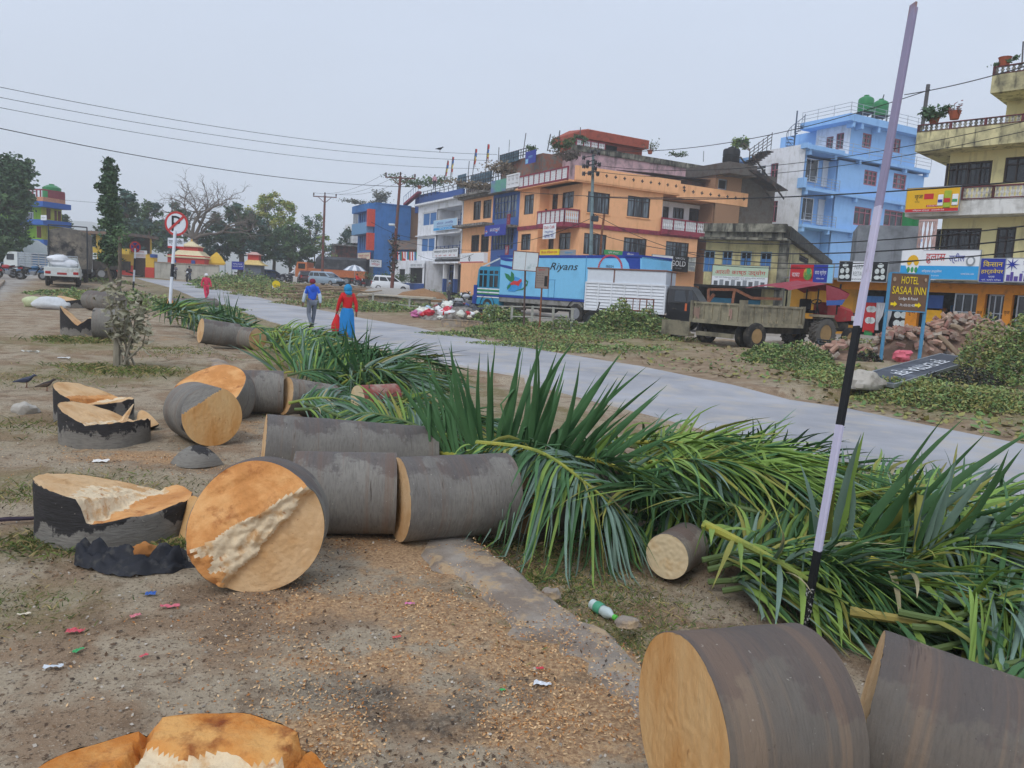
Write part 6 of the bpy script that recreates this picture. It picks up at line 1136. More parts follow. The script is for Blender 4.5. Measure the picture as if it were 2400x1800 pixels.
def axisM(c,ax,up=(0,0,1)):
    z=Vector(ax).normalized(); y=Vector(up); y=(y-z*y.dot(z)).normalized(); x=y.cross(z); M=Matrix((x,y,z)).transposed().to_4x4(); M.translation=Vector(c); return M
def lay(name,label,px0,d0,px1,d1,R,bm,z=0.,gz=None,**k):
    """a trunk lying between two photo columns at two depths; the cap is at the first end"""
    g0=(zt(*PZ(px0,d0,0)[:2]) if gz is None else gz)+z; a=PZ(px0,d0,R+g0); g1=(zt(*PZ(px1,d1,0)[:2]) if gz is None else gz)+z; c=PZ(px1,d1,R+g1)
    return trunk(name,label,axisM(a,a-c),R,(a-c).length,bm,**k)
BK_L=[bark_mat('bark_grey_%d'%i,'lie',ca,seed=i,R=.29) for i,ca in enumerate(('#7a7670','#716d68','#6e6a62','#7d776c'))]; BK_B=[bark_mat('bark_banded_%d'%i,'bands','#6b655e',seed=i+7,R=.31) for i in range(2)]; BK_S=[bark_mat('bark_stump_%d'%i,'stump','#77746e',seed=i+11) for i in range(3)]
GL='palm trunk logs lying on the dirt'
def nzz(a,b,s=9,k=0): return noise.noise((a*s,b*s,k))
lay('palm_log','near banded palm log with oval orange cut face at the lower right',1592,2.42,1885,2.54,.305,BK_B[0],gz=0,mats=[FACE],group=GL,seed=1)
_a=PZ(2022,2.62,.295); _b=PZ(2560,2.34,.2); trunk('palm_log','banded palm log running out of the lower right corner',axisM(_a,_a-_b),.285,(_a-_b).length,BK_B[1],mats=[CREAM],group=GL,seed=2)
_c=PZ(598,4.02,.345); _e=Vector((.85,.52));
def lrp(p,q,x,w): k=sst(-w,w,x); return p+(q-p)*k
def tA(a,b): t=-.52*a+.85*b-.055; s=.85*a+.52*b; return t,s,t+.016*nzz(s,t,7)+.006*nzz(s,t,22,2),t+.14-.34*s+.03*nzz(s,t,6,8)+.012*nzz(s,t,20,9)
def fA(a,b):
    t,s,u,v=tA(a,b); h1=.03-.58*t+.014*nzz(s*.6,t*4,6)+.05*max(0,-s-.1); h2=.012+.2*t+.016*nzz(s*1.5,t*3,9,4)+.008*nzz(a,b,34,5)+.1*max(0,-s-.05); h3=-.045+.03*t
    return lrp(lrp(h3,h2,v,.016),h1,u,.02)
def gA(a,b):
    t,s,u,v=tA(a,b)
    if u>0: return 0 if u>.012 else 1
    return (1 if s>-.27+.1*nzz(t,0,20) else 0) if v>0 else 2
trunk('palm_log','big split palm log facing the camera with white torn strip across its orange face',axisM(_c,(.15,-.97,.13)),.35,.36,BK_L[2],fA,gA,[ORAN,TORN,CREAM],group=GL,n=120,nr=44,seed=3,rough=.006)
lay('palm_log','short grey palm log directly behind the big split log',690,5.02,926,5.14,.272,BK_L[0],gz=0,mats=[CREAM],group=GL,seed=4)
lay('palm_log','smooth grey palm log between the short log and the upright fronds',934,4.98,1186,5.30,.274,BK_L[1],gz=0,mats=[CREAM],group=GL,seed=5)
lay('palm_log','shadowed palm log half hidden under hanging fronds',1225,5.55,1440,5.85,.22,BK_L[3],gz=-.08,mats=[CREAM],group=GL,seed=6)
lay('palm_log','long grey palm log with a thin seam and narrow cut face at its left end',618,6.35,1010,6.85,.27,BK_L[1],mats=[CREAM],group=GL,seed=7)
b=MB();
def fC(a,b): return -.9*max(0,b*.8-a*.5-.17)
_a=PZ(498,7.45,.29); trunk('palm_log','dark palm log with round tan face and a sliced top beside the low stump',axisM(_a,(.62,-.78,.05)),.288,.66,bark_mat('bark_dark','stump','#6a6763',seed=31),fC,lambda a,b:1 if b*.8-a*.5>.17 else 0,[FACE,BK_S[1]],group=GL,seed=8)
def fD(a,b): return -.95*b+.05*nzz(a,b,5)
def gD(a,b): return 0
_a=PZ(484,8.75,.34); trunk('palm_log','palm log with slanting orange cut face behind the round faced log',axisM(_a,(-.1,-.9,.3)),.4,.42,BK_L[2],fD,gD,[ORAN,CREAM],group=GL,seed=9)
lay('palm_log','grey palm log right behind the slanting orange face',560,9.35,664,9.5,.265,BK_L[0],mats=[CREAM],group=GL,seed=10)
lay('palm_log','paler palm log end to end with the grey one, near the fronds',668,9.4,778,9.8,.235,BK_L[3],mats=[CREAM],group=GL,seed=11)
lay('palm_log','small red brown palm top with cream end among the fronds',838,8.9,925,9.25,.15,mat('red_bark','#8b4a42',rough=.7,var=.25,c2='#9c8578',t=.58,sc2=5),z=.3,mats=[mat('pith_cream','#d2bd98',rough=.85,var=.1,c2='#c6a679',t=.6,sc2=8)],group=GL,seed=12)
lay('palm_log','small palm top with cream cut end in front of the fronds',1563,4.85,1612,5.12,.145,bark_mat('bark_top','lie','#8d8170',seed=40,R=.145),mats=[mat('pith_cream','')],gz=-.1,group=GL,seed=13)
lay('palm_log','grey palm log lying at the edge of the fronds in the middle distance',470,17.9,556,18.4,.29,BK_L[1],mats=[CREAM],group=GL,seed=14,n=40,nr=10)
lay('palm_log','short palm log with cream splintered end touching the middle log',604,18.2,562,18.4,.26,BK_L[3],mats=[CREAM],f=lambda a,b:.15*a,group=GL,seed=15,n=40,nr=10)
lay('palm_log','dark palm log behind the small dusty shrub',222,17.4,300,17.6,.36,BK_S[0],mats=[CREAM],group=GL,seed=16,n=40,nr=10)
lay('palm_log','farther palm log tilted above the split stump',212,29.5,275,28.5,.38,BK_L[2],mats=[CREAM],group=GL,seed=17,n=40,nr=10)
lay('palm_log','far palm log with orange end beside the no parking post',398,34,505,36,.27,BK_L[0],mats=[ORAN],group=GL,seed=18,n=32,nr=8)
GS='palm stumps left in the ground'
def stump(label,px,d,R,f,g,mats,seed,n=96,nr=30,rot=0,bm=None):
    c=T(px,d); c.z-=.0; M=Matrix.Translation(c)@Matrix.Rotation(rot,4,'Z'); return trunk('palm_stump',label,M,R,.25,bm or BK_S[seed%3],f,g,mats,GS,'stump',n,nr,seed=seed+50,rough=.008,skirt=.06)
def k3(a,b): return a*.97-b*.12-.09+.03*nzz(a,b,7)+.012*nzz(a,b,20)
def f3(a,b):
    k=k3(a,b); h1=.335-.12*(a+.46)/.55-.185*b+.01*nzz(a*3,b,12)+.006*nzz(a,b,36); h2=.165+.1*a+.02*nzz(a,b,6)+.01*nzz(a,b,24)*(1 if k<.1 else .3)
    return lrp(h1,h2,k,.022)
def g3(a,b):
    k=k3(a,b); return (2 if k<-.2+.2*nzz(a,b,5) else 1) if k<.02 else (1 if k<.07+.1*nzz(a,b,9) else 0)
stump('low palm stump with stepped orange and white top left of the big split log',272,4.95,.455,f3,g3,[ORAN,TORN,CREAM],0)
def f1(a,b):
    k=a*.97-b*.1
    if k<.06: return .37-.2*(k+.42)/.48-.13*b+.012*nzz(a,b,12)
    return .17+.16*(k-.06)-.1*b+.02*nzz(a,b,14)
stump('palm stump with sloping cream top and standing splinters beside the round faced log',247,7.5,.40,f1,lambda a,b:1 if .02<a*.97-b*.1<.2 else 2,[ORAN,TORN,CREAM],1)
c=T(268,7.45); t=thing('wood_splinter','tall pale splinter standing on the sloping palm stump','splinter',c); b=MB(); b.loft([[Vector((.02+x*w,.0+y*w,z))+Vector((z-.1,0,0))*.6 for x,y in ((-1,0),(0,-.5),(1,0),(0,.5))] for z,w in ((.1,.05),(.25,.03),(.38,.004))]); b.build('splinter',TORN,t)
def f2(a,b):
    k=a-b*.15
    return .40-.17*(k+.4)/.42-.11*b+.01*nzz(a,b,10) if k<.02 else .2+.1*(k-.02)+.02*nzz(a,b,9)
stump('farther palm stump with orange step, just behind the sloping stump',222,8.5,.395,f2,lambda a,b:0 if -.06<a-b*.15<.06 else (1 if a>0 and a<.22 and b>-.1 else 2),[ORAN,TORN,CREAM],2)
def f5(a,b):
    k=a*.8+b*.3; return (.72-.5*(k+.4)/.4 if k<0 else .22+.95*k if k<.2 else .41-.1*(k-.2))+.02*nzz(a,b,9)
stump('tall dark palm stump with deep pale notch behind the shrub',188,18.6,.42,f5,lambda a,b:2 if nzz(a,b,3)<.3 else 0,[ORAN,TORN,CREAM],1,n=48,nr=14)
stump('far low palm stump beside the white sacks',168,30.5,.5,lambda a,b:.42-.3*(a+.4) if a<.1 else .26+.2*a,lambda a,b:0,[CREAM],0,n=36,nr=10)
def e4(a,b): return a+.15-.03*nzz(b,0,6)+.12*b,a-.24-.02*nzz(b,3,6)-.1*b
def f4(a,b):
    p,q=e4(a,b); L=.195-.05*(a+.3)**2+.25*min(0,a+.43)+.008*nzz(a,b,7); Rr=.2-.2*max(0,q)+.012*nzz(a,b,9)+.006*nzz(a,b,30)
    m=.185+.02*nzz(a,b,10)+.012*nzz(a,b,30)-.08*max(0,.08-b); M_=.225+.08*(b-.3)-.15*(a-.04)**2+.01*nzz(a,b,9); C=lrp(m,M_,b-.33-.03*nzz(a,0,9),.02)
    h=lrp(L,C,p,.009); h=lrp(h,Rr,q,.009); return h-.06*math.exp(-(p/.013)**2)-.07*math.exp(-(q/.013)**2)
def g4(a,b):
    p,q=e4(a,b)
    if p<0 or q>0: return 0
    return 0 if b>.33+.03*nzz(a,0,9) else 1
stump('large near palm stump in three broken orange lobes at the bottom left',345,2.02,.52,f4,g4,[mat('cut_orange_near','#c5792f',rough=.85,var=.22,sc=5,bump=.6,bs=50,c2='#dda662',t=.55,sc2=4,w=.1,c3='#86431a',t3=.6,sc3=7,w3=.08),TORN,CREAM],2,n=140,nr=60)
def wedge(name,label,c,yaw,sz,mats,tilt=(0,0),curve=True):
    M=Matrix.Translation(c)@Matrix.Rotation(yaw,4,'Z')@Matrix.Rotation(tilt[0],4,'X')@Matrix.Rotation(tilt[1],4,'Y'); r=thing(name,label,'wood chip',rz=M); w_,h,dp=sz; n=14
    top=[(w_*(i/n-.5),dp*.5*0-dp*.5*math.sin(math.pi*i/n)*0,h*math.sin(math.pi*i/n)**.8) for i in range(n+1)]; b=MB()
    rows=[[Vector((x,-dp*.5*math.sin(math.pi*i/n),z*.02)) for i,(x,y,z) in enumerate(top)],[Vector((x,-dp*.35*math.sin(math.pi*i/n),z*.6)) for i,(x,y,z) in enumerate(top)],[Vector((x,0,z)) for x,y,z in top]]; b.loft(rows,cap=False,closed=False); b.build('bark',mats[0],r,smooth=True)
    b=MB(); b.loft([[Vector(x) for x in top],[Vector((x,dp*.5*math.sin(math.pi*i/n),0)) for i,(x,y,z) in enumerate(top)]],cap=False,closed=False); b.build('cut_face',mats[1],r); return r
wedge('wood_chip','dark bark slab chip lying below the round faced log',PZ(462,6.75,.0),.1,(.46,.17,.36),(BK_S[2],CREAM))
wedge('wood_chip','wedge chip with tan and black sides between stumps and round log',PZ(348,8.1,.0),math.pi*.92,(.3,.22,.22),(BK_S[0],CREAM),(0,.5))
wedge('wood_chip','pale orange wedge chip behind the big split log',PZ(470,4.9,.0),math.pi*.85,(.34,.26,.3),(FACE,FACE),(0,.3))
LF=[mat('frond_deep','#486b43',rough=.62,var=.25,sc=3,spec=.25,rnd=.12),mat('frond_fresh','#7d9849',rough=.6,var=.25,sc=3,spec=.25,rnd=.12),mat('frond_grey','#71897a',rough=.6,var=.2,sc=3,spec=.35,rnd=.1),mat('frond_olive','#8a8a42',rough=.6,var=.22,sc=3,rnd=.1),mat('frond_dry','#a39a78',rough=.8,var=.2,sc=3)]
STK=mat('frond_stalk','#7f8d40',rough=.5,var=.2,sc=4,st=(1,1,1),c2='#b3a83f',t=.58,sc2=2,rnd=.08); STKD=mat('frond_stalk_dark','#5c6e3f',rough=.6,var=.2,sc=4)
def frond(label,pts,roll=0,l=.75,n=42,droop=.5,up=.2,fwd=.6,mix=(.6,.15,.15,.1,0),t0=.12,w=.036,rs=.018,sides=(1,-1),group='cut palm fronds in the roadside heap',seed=0,plum=.22,stalk=None,segs=6,fan=None):
    R=random.Random(seed); pts=[Vector(p) for p in pts]; o=pts[0].copy(); r=thing('palm_frond',label,'frond',o,0,group)
    m=24; C=[]
    for i in range(m+1):                                                # Catmull-like interpolation through the given points
        s=i/m*(len(pts)-1); k=min(int(s),len(pts)-2); f=s-k; p0=pts[max(k-1,0)];p1=pts[k];p2=pts[k+1];p3=pts[min(k+2,len(pts)-1)]
        C.append(.5*((2*p1)+(p2-p0)*f+(2*p0-5*p1+4*p2-p3)*f*f+(3*p1-p0-3*p2+p3)*f**3)-o)
    b=MB(); b.tube(C,[rs*(1-.8*i/m)+.002 for i in range(m+1)],7); b.build('stalk',stalk or STK,r,smooth=True)
    L=MB(); ms=[k for k,x in enumerate(mix) if x>0]
    for i in range(n):
        for sd in sides:
            t=t0+(1-t0)*(i+R.random()*.8)/n; k=min(int(t*m),m-1); f=t*m-k; p=C[k].lerp(C[k+1],f); d=(C[k+1]-C[k]).normalized(); side=d.cross(Vector((0,0,1))).normalized(); nrm=side.cross(d)
            rl=roll+R.gauss(0,plum); s_=side*math.cos(rl)*sd+nrm*math.sin(rl)*sd+nrm*up
            fw=(fwd*(.55+.9*t)*R.uniform(.85,1.15) if fan is None else fan[0]+(fan[1]-fan[0])*t+R.gauss(0,.07)); dr=(s_.normalized()+d*fw).normalized(); ll=l*(.62+.75*math.sin(math.pi*min(1,t*.9+.08))*.6)*(1-.5*max(0,t-.75)/.25)*R.uniform(.8,1.12); g=droop*R.uniform(.5,1.6)
            wv=d.cross(dr).normalized() if R.random()<.8 else dr.cross(Vector((0,0,1))).normalized(); wv=dr.cross(wv).normalized(); wv=(wv+Vector((R.gauss(0,.3),R.gauss(0,.3),R.gauss(0,.3)))).normalized(); bend=Vector((R.gauss(0,.12),R.gauss(0,.12),0))
            V=[]; br=R.random()<.12; bp=R.uniform(.4,.75)
            for q in range(segs+1):
                s=q/segs; x=p+dr*ll*s+Vector((0,0,-1))*g*ll*s*s*(.45 if s<.5 else .5)+bend*ll*s*s
                if br and s>bp: x=p+dr*ll*bp+Vector((bend.x,bend.y,-1)).normalized()*ll*(s-bp)+Vector((0,0,-1))*g*ll*bp*bp*.5
                zz=x.z+o.z; fl=zt(x.x+o.x,x.y+o.y)+.02+.03*R.random() if s>.3 else -9
                if zz<fl: x.z=fl-o.z
                ww=w*(.35+.65*min(1,s*4))*(1-max(0,s-.35)/.65)**.75*R.uniform(.9,1.1)+.0012; c_=dr.cross(wv)*ww*.25
                V+= [x-wv*ww*.5,x-c_,x+wv*ww*.5]
            x_=R.random(); acc=0
            for mi,pr in enumerate(mix):
                acc+=pr
                if x_<=acc: break
            L.cur=mi; fs=[]
            for q in range(segs): fs+=[(q*3,q*3+1,q*3+4,q*3+3),(q*3+1,q*3+2,q*3+5,q*3+4)]
            L.add(V,fs)
    L.build('leaflets',LF,r,smooth=2); return r
DK=(.78,.1,.08,.04,0); FR=(.25,.6,.05,.1,0); GY=(.45,.14,.32,.07,.02); OL=(.25,.3,.15,.25,.05)
def Q(px,d,z): q=PZ(px,d,0); q.z=zt(q.x,q.y)+z; return q
frond('dark frond with tall upright sword blades standing behind the joined grey logs',[Q(1020,6.75,.34),Q(1130,6.5,.36),Q(1240,6.3,.34),Q(1350,6.05,.3),Q(1450,5.8,.2)],fan=(-.55,1.35),roll=1.45,l=1.02,n=84,droop=-.04,up=.0,fwd=.12,mix=(.93,.03,.04,0,0),t0=.02,w=.056,sides=(1,),plum=.16,seed=1)
frond('grey green frond with long blades hanging down over the shadowed log',[Q(1090,6.0,.52),Q(1220,5.6,.64),Q(1330,5.4,.56),Q(1430,5.35,.34),Q(1490,5.35,.2)],roll=.2,l=.62,n=70,droop=1.3,up=-.1,fwd=.35,mix=(.45,.15,.35,.04,.01),t0=.02,w=.028,sides=(1,-1),plum=.25,seed=2)
frond('deep green frond arching with fine ribs beside the small palm top',[Q(1200,5.95,.5),Q(1380,5.7,.58),Q(1510,5.6,.45),Q(1620,5.6,.3)],roll=.5,l=.62,n=84,droop=.45,up=.05,fwd=.55,mix=DK,t0=.05,seed=3,w=.024)
frond('leaning fan frond with broad olive blades right of the marker post',[Q(1900,4.9,.2),Q(1985,4.8,.3),Q(2080,4.75,.38),Q(2180,4.7,.4)],roll=1.2,l=.85,n=18,droop=.1,up=.25,fwd=.75,mix=(.25,.15,.35,.25,0),t0=.0,w=.06,sides=(1,),plum=.25,seed=4)
frond('upright green frond tip farther right of the leaning fan',[Q(2100,4.6,.3),Q(2200,4.5,.42),Q(2290,4.45,.45)],roll=1.25,l=.75,n=16,droop=.1,up=.2,fwd=.9,mix=(.5,.1,.4,0,0),t0=.0,w=.045,sides=(1,),plum=.18,seed=5)
frond('drooping silver green frond at the road edge on the far right',[Q(2050,5.2,.45),Q(2180,5.0,.62),Q(2320,4.7,.55),Q(2480,4.3,.3)],roll=.1,l=.7,n=40,droop=1.2,up=0,fwd=.35,mix=(.2,.1,.65,.05,0),t0=.02,seed=6)
frond('bright green frond lying along the road edge behind the marker post',[Q(1330,6.8,.45),Q(1520,6.3,.62),Q(1750,5.9,.66),Q(1980,5.6,.5),Q(2150,5.3,.3)],roll=.25,l=.85,n=96,w=.027,droop=.5,up=.25,fwd=1.1,mix=FR,t0=.05,seed=7)
frond('second bright green frond overlapping the one at the road edge',[Q(1420,6.2,.42),Q(1620,5.8,.6),Q(1820,5.5,.6),Q(2020,5.3,.4)],roll=-.15,l=.85,n=96,w=.027,droop=.55,up=.3,fwd=1.2,mix=FR,t0=.05,seed=8)
frond('frond with thick yellow green bare stalk pointing at the marker post foot',[Q(1640,4.75,.42),Q(1800,4.45,.33),Q(1985,4.15,.2)],roll=.1,l=.5,n=10,droop=.7,up=.1,fwd=.5,mix=FR,t0=.0,rs=.030,seed=9)
frond('frond with bright yellow stalk right of the marker post',[Q(2030,4.5,.33),Q(2180,4.3,.30),Q(2330,4.1,.26),Q(2520,3.9,.2)],roll=.3,l=.6,n=26,droop=.6,up=.1,fwd=.7,mix=OL,t0=.1,rs=.03,seed=10,stalk=mat('stalk_yellow','#b8a52e',rough=.5,var=.15,c2='#9a9a34',t=.5))
frond('frond with long tan stalk below the bright yellow stalk',[Q(1990,4.1,.18),Q(2160,3.95,.2),Q(2330,3.85,.2),Q(2520,3.7,.2)],roll=.4,l=.6,n=20,droop=.7,up=.1,fwd=.6,mix=OL,t0=.2,rs=.028,seed=11,stalk=mat('stalk_tan','#98894a',rough=.6,var=.15))
R2=random.Random(5)
def heap(lab,n,pxr,dr,zr,L_,l,mixs,seed0,dirs=(-.4,.4),w=.027,nl=72,fwd=(.5,1.1),flip=(1,1,-1)):
    for i in range(n):
        px=R2.uniform(*pxr); d=R2.uniform(*dr); a=R2.uniform(*dirs); q0=Q(px,d,R2.uniform(*zr)); v=Vector((math.cos(a),math.sin(a),0))*L_*R2.uniform(.7,1.15)*R2.choice(flip)
        def at(t,h):
            p=q0+v*t+Vector((-v.y,v.x,0))*.15*R2.uniform(-1,1)*t; p.z=zt(p.x,p.y)+h; return p
        h0=R2.uniform(*zr); frond(lab,[q0,at(.35,h0+.1),at(.7,h0*.9+.05),at(1.,.08)],roll=R2.uniform(-.7,.7),l=l*R2.uniform(.8,1.15),n=nl,droop=R2.uniform(.35,1.0),up=R2.uniform(0,.35),fwd=R2.uniform(*fwd),mix=R2.choice(mixs),seed=seed0+i,w=w,stalk=R2.choice((STK,STKD,STKD)))
heap('palm frond in the deep middle of the heap between post and road',16,(1640,2050),(5.0,6.1),(.12,.38),2.0,.75,(DK,FR,DK,OL),100,(-.5,.1),flip=(1,1,1,-1))
heap('palm frond in the heap right of the marker post',15,(1960,2400),(3.9,4.9),(.12,.4),1.8,.72,(GY,OL,DK,FR),130,(-.6,.2),flip=(1,))
heap('long bladed frond in the near heap above the lower right logs',19,(2110,2560),(2.95,3.9),(.08,.3),1.6,.92,(GY,OL,GY,FR),160,(-.35,.3),.028,flip=(1,))
frond('second limp frond hanging over the shadowed log with grey drooping blades',[Q(1110,5.9,.62),Q(1250,5.5,.66),Q(1370,5.25,.5),Q(1470,5.2,.28)],roll=-.1,l=.7,n=74,droop=1.4,up=-.05,fwd=.3,mix=(.35,.15,.42,.06,.02),t0=.02,w=.028,seed=12)
heap('bright frond in the far side of the heap along the road edge',13,(1400,1680),(6.4,7.8),(.15,.42),1.7,.8,(FR,FR,DK,OL),400,(-.6,.1),flip=(1,))
heap('low frond spread on the dirt beside the small palm top',7,(1640,1980),(4.7,5.2),(.05,.18),1.2,.6,(DK,FR,GY),190,(-.5,.3),flip=(1,))
heap('low frond lying on the dirt between the small palm top and the marker post',11,(1610,1860),(4.55,5.0),(.05,.2),1.25,.62,(DK,FR,DK,GY),430,(-.3,.25),flip=(1,))
heap('frond lying over the long seamed log end',4,(900,1080),(7.0,7.8),(.2,.4),1.3,.6,(GY,DK),210,(-.3,.9))
heap('pale frond on the dirt around the red palm top',7,(650,850),(8.2,9.4),(.12,.3),1.3,.62,(GY,GY,FR),230,(-.4,.6),flip=(1,))
frond('dark fan frond standing upright where the woman in red walks past',[Q(800,12.2,.25),Q(835,12.1,.32),Q(870,12,.32)],roll=1.5,l=.95,n=26,droop=0,up=.1,fwd=.0,mix=(.95,.05,0,0,0),t0=0,w=.05,sides=(1,),plum=.5,seed=260)
frond('pale green fan frond leaning left of the dark upright fan',[Q(640,12.6,.2),Q(690,12.3,.32),Q(735,12.1,.3)],roll=1.2,l=.9,n=22,droop=.15,up=.2,fwd=-.3,mix=(.2,.5,.25,.05,0),t0=0,w=.05,sides=(1,),plum=.4,seed=261)
heap('dark palm frond in the middle heap along the road',16,(650,880),(10.6,13.8),(.15,.5),1.6,.75,(DK,DK,GY),280,(-.6,.9),.034,flip=(1,))
heap('frond in the heap beside the middle distance logs',10,(575,680),(14.5,18.5),(.15,.5),1.8,.8,(DK,FR,GY),310,(-.5,1.),.045,34,flip=(1,))
frond('dark upright frond tuft before the pink walker',[Q(500,22,.25),Q(535,22,.3),Q(565,22,.3)],roll=1.45,l=1.0,n=20,droop=0,up=.1,fwd=0,mix=(.9,.1,0,0,0),t0=0,w=.06,sides=(1,),plum=.5,seed=340)
heap('frond piled left of the middle distance logs by the no parking post',13,(350,470),(19,25),(.15,.55),2.,.9,(DK,GY,DK),350,(-.5,.8),.06,30,flip=(1,))
LIME=wallm('lime_plaster','#8fbf2e','#6f9430',t=.68); ROYAL=mat('royal_blue_band','#2a5fae',rough=.6,var=.1); REDR=mat('red_rail','#8e3a44',rough=.7)
B=Bld('lime_house','lime green and yellow three storey house with royal blue bands and red roof rail','',0,-20,K=T(-20,92)); E=B.face('E'); W=E.sz(*Z1(400,650))[0]; B.W=W; RF=B.face('R'); l=RF.sz(*Z1(535,650))[0]; B.W=W
z1,z2,z3=[E.sz(*Z1(330,y))[1] for y in (800,630,475)]; zt5=E.sz(*Z1(330,440))[1]
hw=[E.rect(Z1,105,655,228,748),E.rect(Z1,215,540,290,610)]; hr=[RF.rect(Z1,*q) for q in ((402,510,440,605),(470,530,494,620),(500,535,530,628),(325,665,360,765),(375,670,405,765))]
b=MB(); skin(b,E,0,W,z1,z3,hw); b.box((.1,.25,z1),(W-.25,l,z3)); b.box((0,1.2,-1),(W,l,z1)); B.wall('wall',b,LIME); b=MB(); skin(b,RF,0,l,z1,z3,hr); B.wall('yellow_side_wall',b,wallm('lemon_plaster','#b9b83c','#8f8e3c',t=.66))
for r in hw: window(B,E,r,WPAINT,GLS,5,(),fw=.12)
for r in hr: window(B,RF,r,mat('brown_window','#7a4a34',rough=.7),GLB,2,(),fw=.14)
for z in (z1,z2,z3):
    b=MB(); b.box((-.3,-1.1,z-.35),(W+.9,l+.5,z+.25)); B.wall('blue_band',b,ROYAL)
b=MB(); b.box((-.2,-.8,z3+.25),(W+.6,l,z3+.75)); B.wall('roof_parapet',b,mat('salmon','#c58a6a',rough=.8)); zz=z3+.75
b=MB()
for i in range(16): x=W*i/15; b.box((x-.07,-.7,zz),(x+.07,-.6,zz+.8)); y=l*i/15; b.box((W+.4,y-.07,zz),(W+.5,y+.07,zz+.8))
b.box((0,-.72,zz+.75),(W+.5,-.58,zz+.9)); b.box((W+.38,-.6,zz+.75),(W+.52,l,zz+.9)); B.wall('roof_railing',b,REDR)
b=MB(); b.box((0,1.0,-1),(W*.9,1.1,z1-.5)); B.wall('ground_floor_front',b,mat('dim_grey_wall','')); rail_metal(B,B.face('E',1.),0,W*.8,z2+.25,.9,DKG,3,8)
a=E.sz(*Z1(245,375)); t=thing('water_tank','green water tank on the lime green house roof','water tank',E.world(a[0],-3,zz),0); MB().lathe([(.9,0),(1.,.1),(1.,1.5),(.5,1.8)],n=16).build('tank_body',TANK,t,smooth=True); MB().lathe([(.3,1.75),(.3,1.95)],n=10).build('lid',GRN,t)
fsign('shop_sign','small white board on the lime green house balcony corner',E,Z1,(352,568,400,612),WH,[('होटल',.5,.5,.7,.4,DGR)],off=1.2)
t=thing('shed','light blue tin shed with pale sloping roof at the left edge',"shed",T(30,72),R_(-15)); b=MB(); b.box((-2.6,0,-.3),(1.5,3,1.9)); b.prism([(-2.6,1.9),(1.5,1.9),(-.6,3.0)],3); b.build('wall',mat('shed_blue','#86a5c9',rough=.7,var=.1,bump=.4,wave=(12,0,0)),t); b=MB()
b.hexa([Vector(p) for p in ((-.6,-.5,3.05),(2.0,-.5,1.75),(2.0,3.4,1.75),(-.6,3.4,3.05),(-.6,-.5,3.12),(2.0,-.5,1.82),(2.0,3.4,1.82),(-.6,3.4,3.12))]); b.hexa([Vector(p) for p in ((-3.1,-.5,1.75),(-.6,-.5,3.05),(-.6,3.4,3.05),(-3.1,3.4,1.75),(-3.1,-.5,1.82),(-.6,-.5,3.12),(-.6,3.4,3.12),(-3.1,3.4,1.82))]); b.build('roof',mat('grey_tin','#a9aeaa',rough=.6,var=.12,bump=.5,wave=(0,8,0)),t); b=MB(); b.box((-1.8,-.04,-.2),(-.9,0,1.5)); b.build('door',mat('shed_door','#5c7690',rough=.7),t)
for x in (1.9,): b=MB(); b.box((x-.05,-.45,-.3),(x+.05,-.35,1.8)); b.build('post',STEEL,t)
B=Bld('pavilion','low yellow pavilion with brown upper gallery behind the dark trailer','',0,-5,K=T(200,82)); E=B.face('E'); r=E.rect(Z1,735,735,960,900); zg=E.sz(*Z1(850,870))[1]
b=MB(); b.box((r[0],0,zg-.3),(r[1]+2,.3,zg+.3)); b.box((r[0],4,-1),(r[1]+2,4.3,r[3]));
for x in (r[0]+.2,(r[0]+r[1])/2,r[1]): b.box((x-.22,0,zg),(x+.22,.4,r[3])); b.box((x-.2,.1,-1),(x+.2,.4,zg))
B.wall('frame',b,wallm('ochre_yellow','#d3b040','#9c8850',t=.66)); b=MB(); b.box((r[0]-.5,-.8,r[3]),(r[1]+2.4,5,r[3]+.3)); B.wall('roof',b,mat('old_tin','')); b=MB(); b.box((r[0],3.8,zg),(r[1]+2,4.,r[3])); b.box((r[0],3,-1),(r[1]+2,3.2,zg-.3)); B.wall('back_wall',b,mat('brown_dim','#6a5a50',rough=.9,var=.25))
def flatwall(name,label,cv,q,d,m,yaw=0,th=.3,parts=()):
    x0,y0,x1,y1=q; Bq=Bld(name,label,'',0,yaw,K=T(cv(x0,y1)[0],d),cat=name.replace('_',' ')); f=Bq.face('E'); r=f.rect(cv,*q); b=MB(); b.box((r[0],0,r[2]-.6),(r[1],th,r[3])); Bq.wall('wall',b,m)
    for nm,pq,pm,o in parts: rr=f.rect(cv,*pq); b=MB(); b.box((rr[0],-o,rr[2]-(.6 if pq[3]>=q[3] else 0)),(rr[1],th+.001*o,rr[3])); Bq.wall(nm,b,pm)
    return Bq
YW=mat('temple_yellow','#d8ae3a',rough=.8,var=.1); TRED=mat('temple_red','#c43e33',rough=.7,var=.12); CRM=mat('temple_cream','#dccfa8',rough=.8,var=.12)
flatwall('gate_wall','yellow wall with red foot and white banner gate beside the temple ground',Z1,(980,880,1150,1042),83,YW,4,.4,(('red_foot',(980,1000,1150,1042),TRED,.06),('gable',(1040,905,1130,960),YW,.1),('pillar',(1128,905,1150,1000),YW,.2)))
flatwall('gate_pillar','yellow gate pillar with red foot left of the pale wall',Z1,(1258,910,1330,1060),82,YW,0,.8,(('red_foot',(1256,1020,1334,1062),TRED,.08),('cap',(1300,905,1332,935),mat('cap_blue','#3e5d9c',rough=.7),.1)))
flatwall('boundary_wall','long pale grey boundary wall in front of the red temple',Z1,(1335,988,1890,1092),82,wallm('pale_wall','#b9b6ab','#8d8a80',t=.6),6,.3,(('coping',(1335,985,1890,996),CONC,.06),))
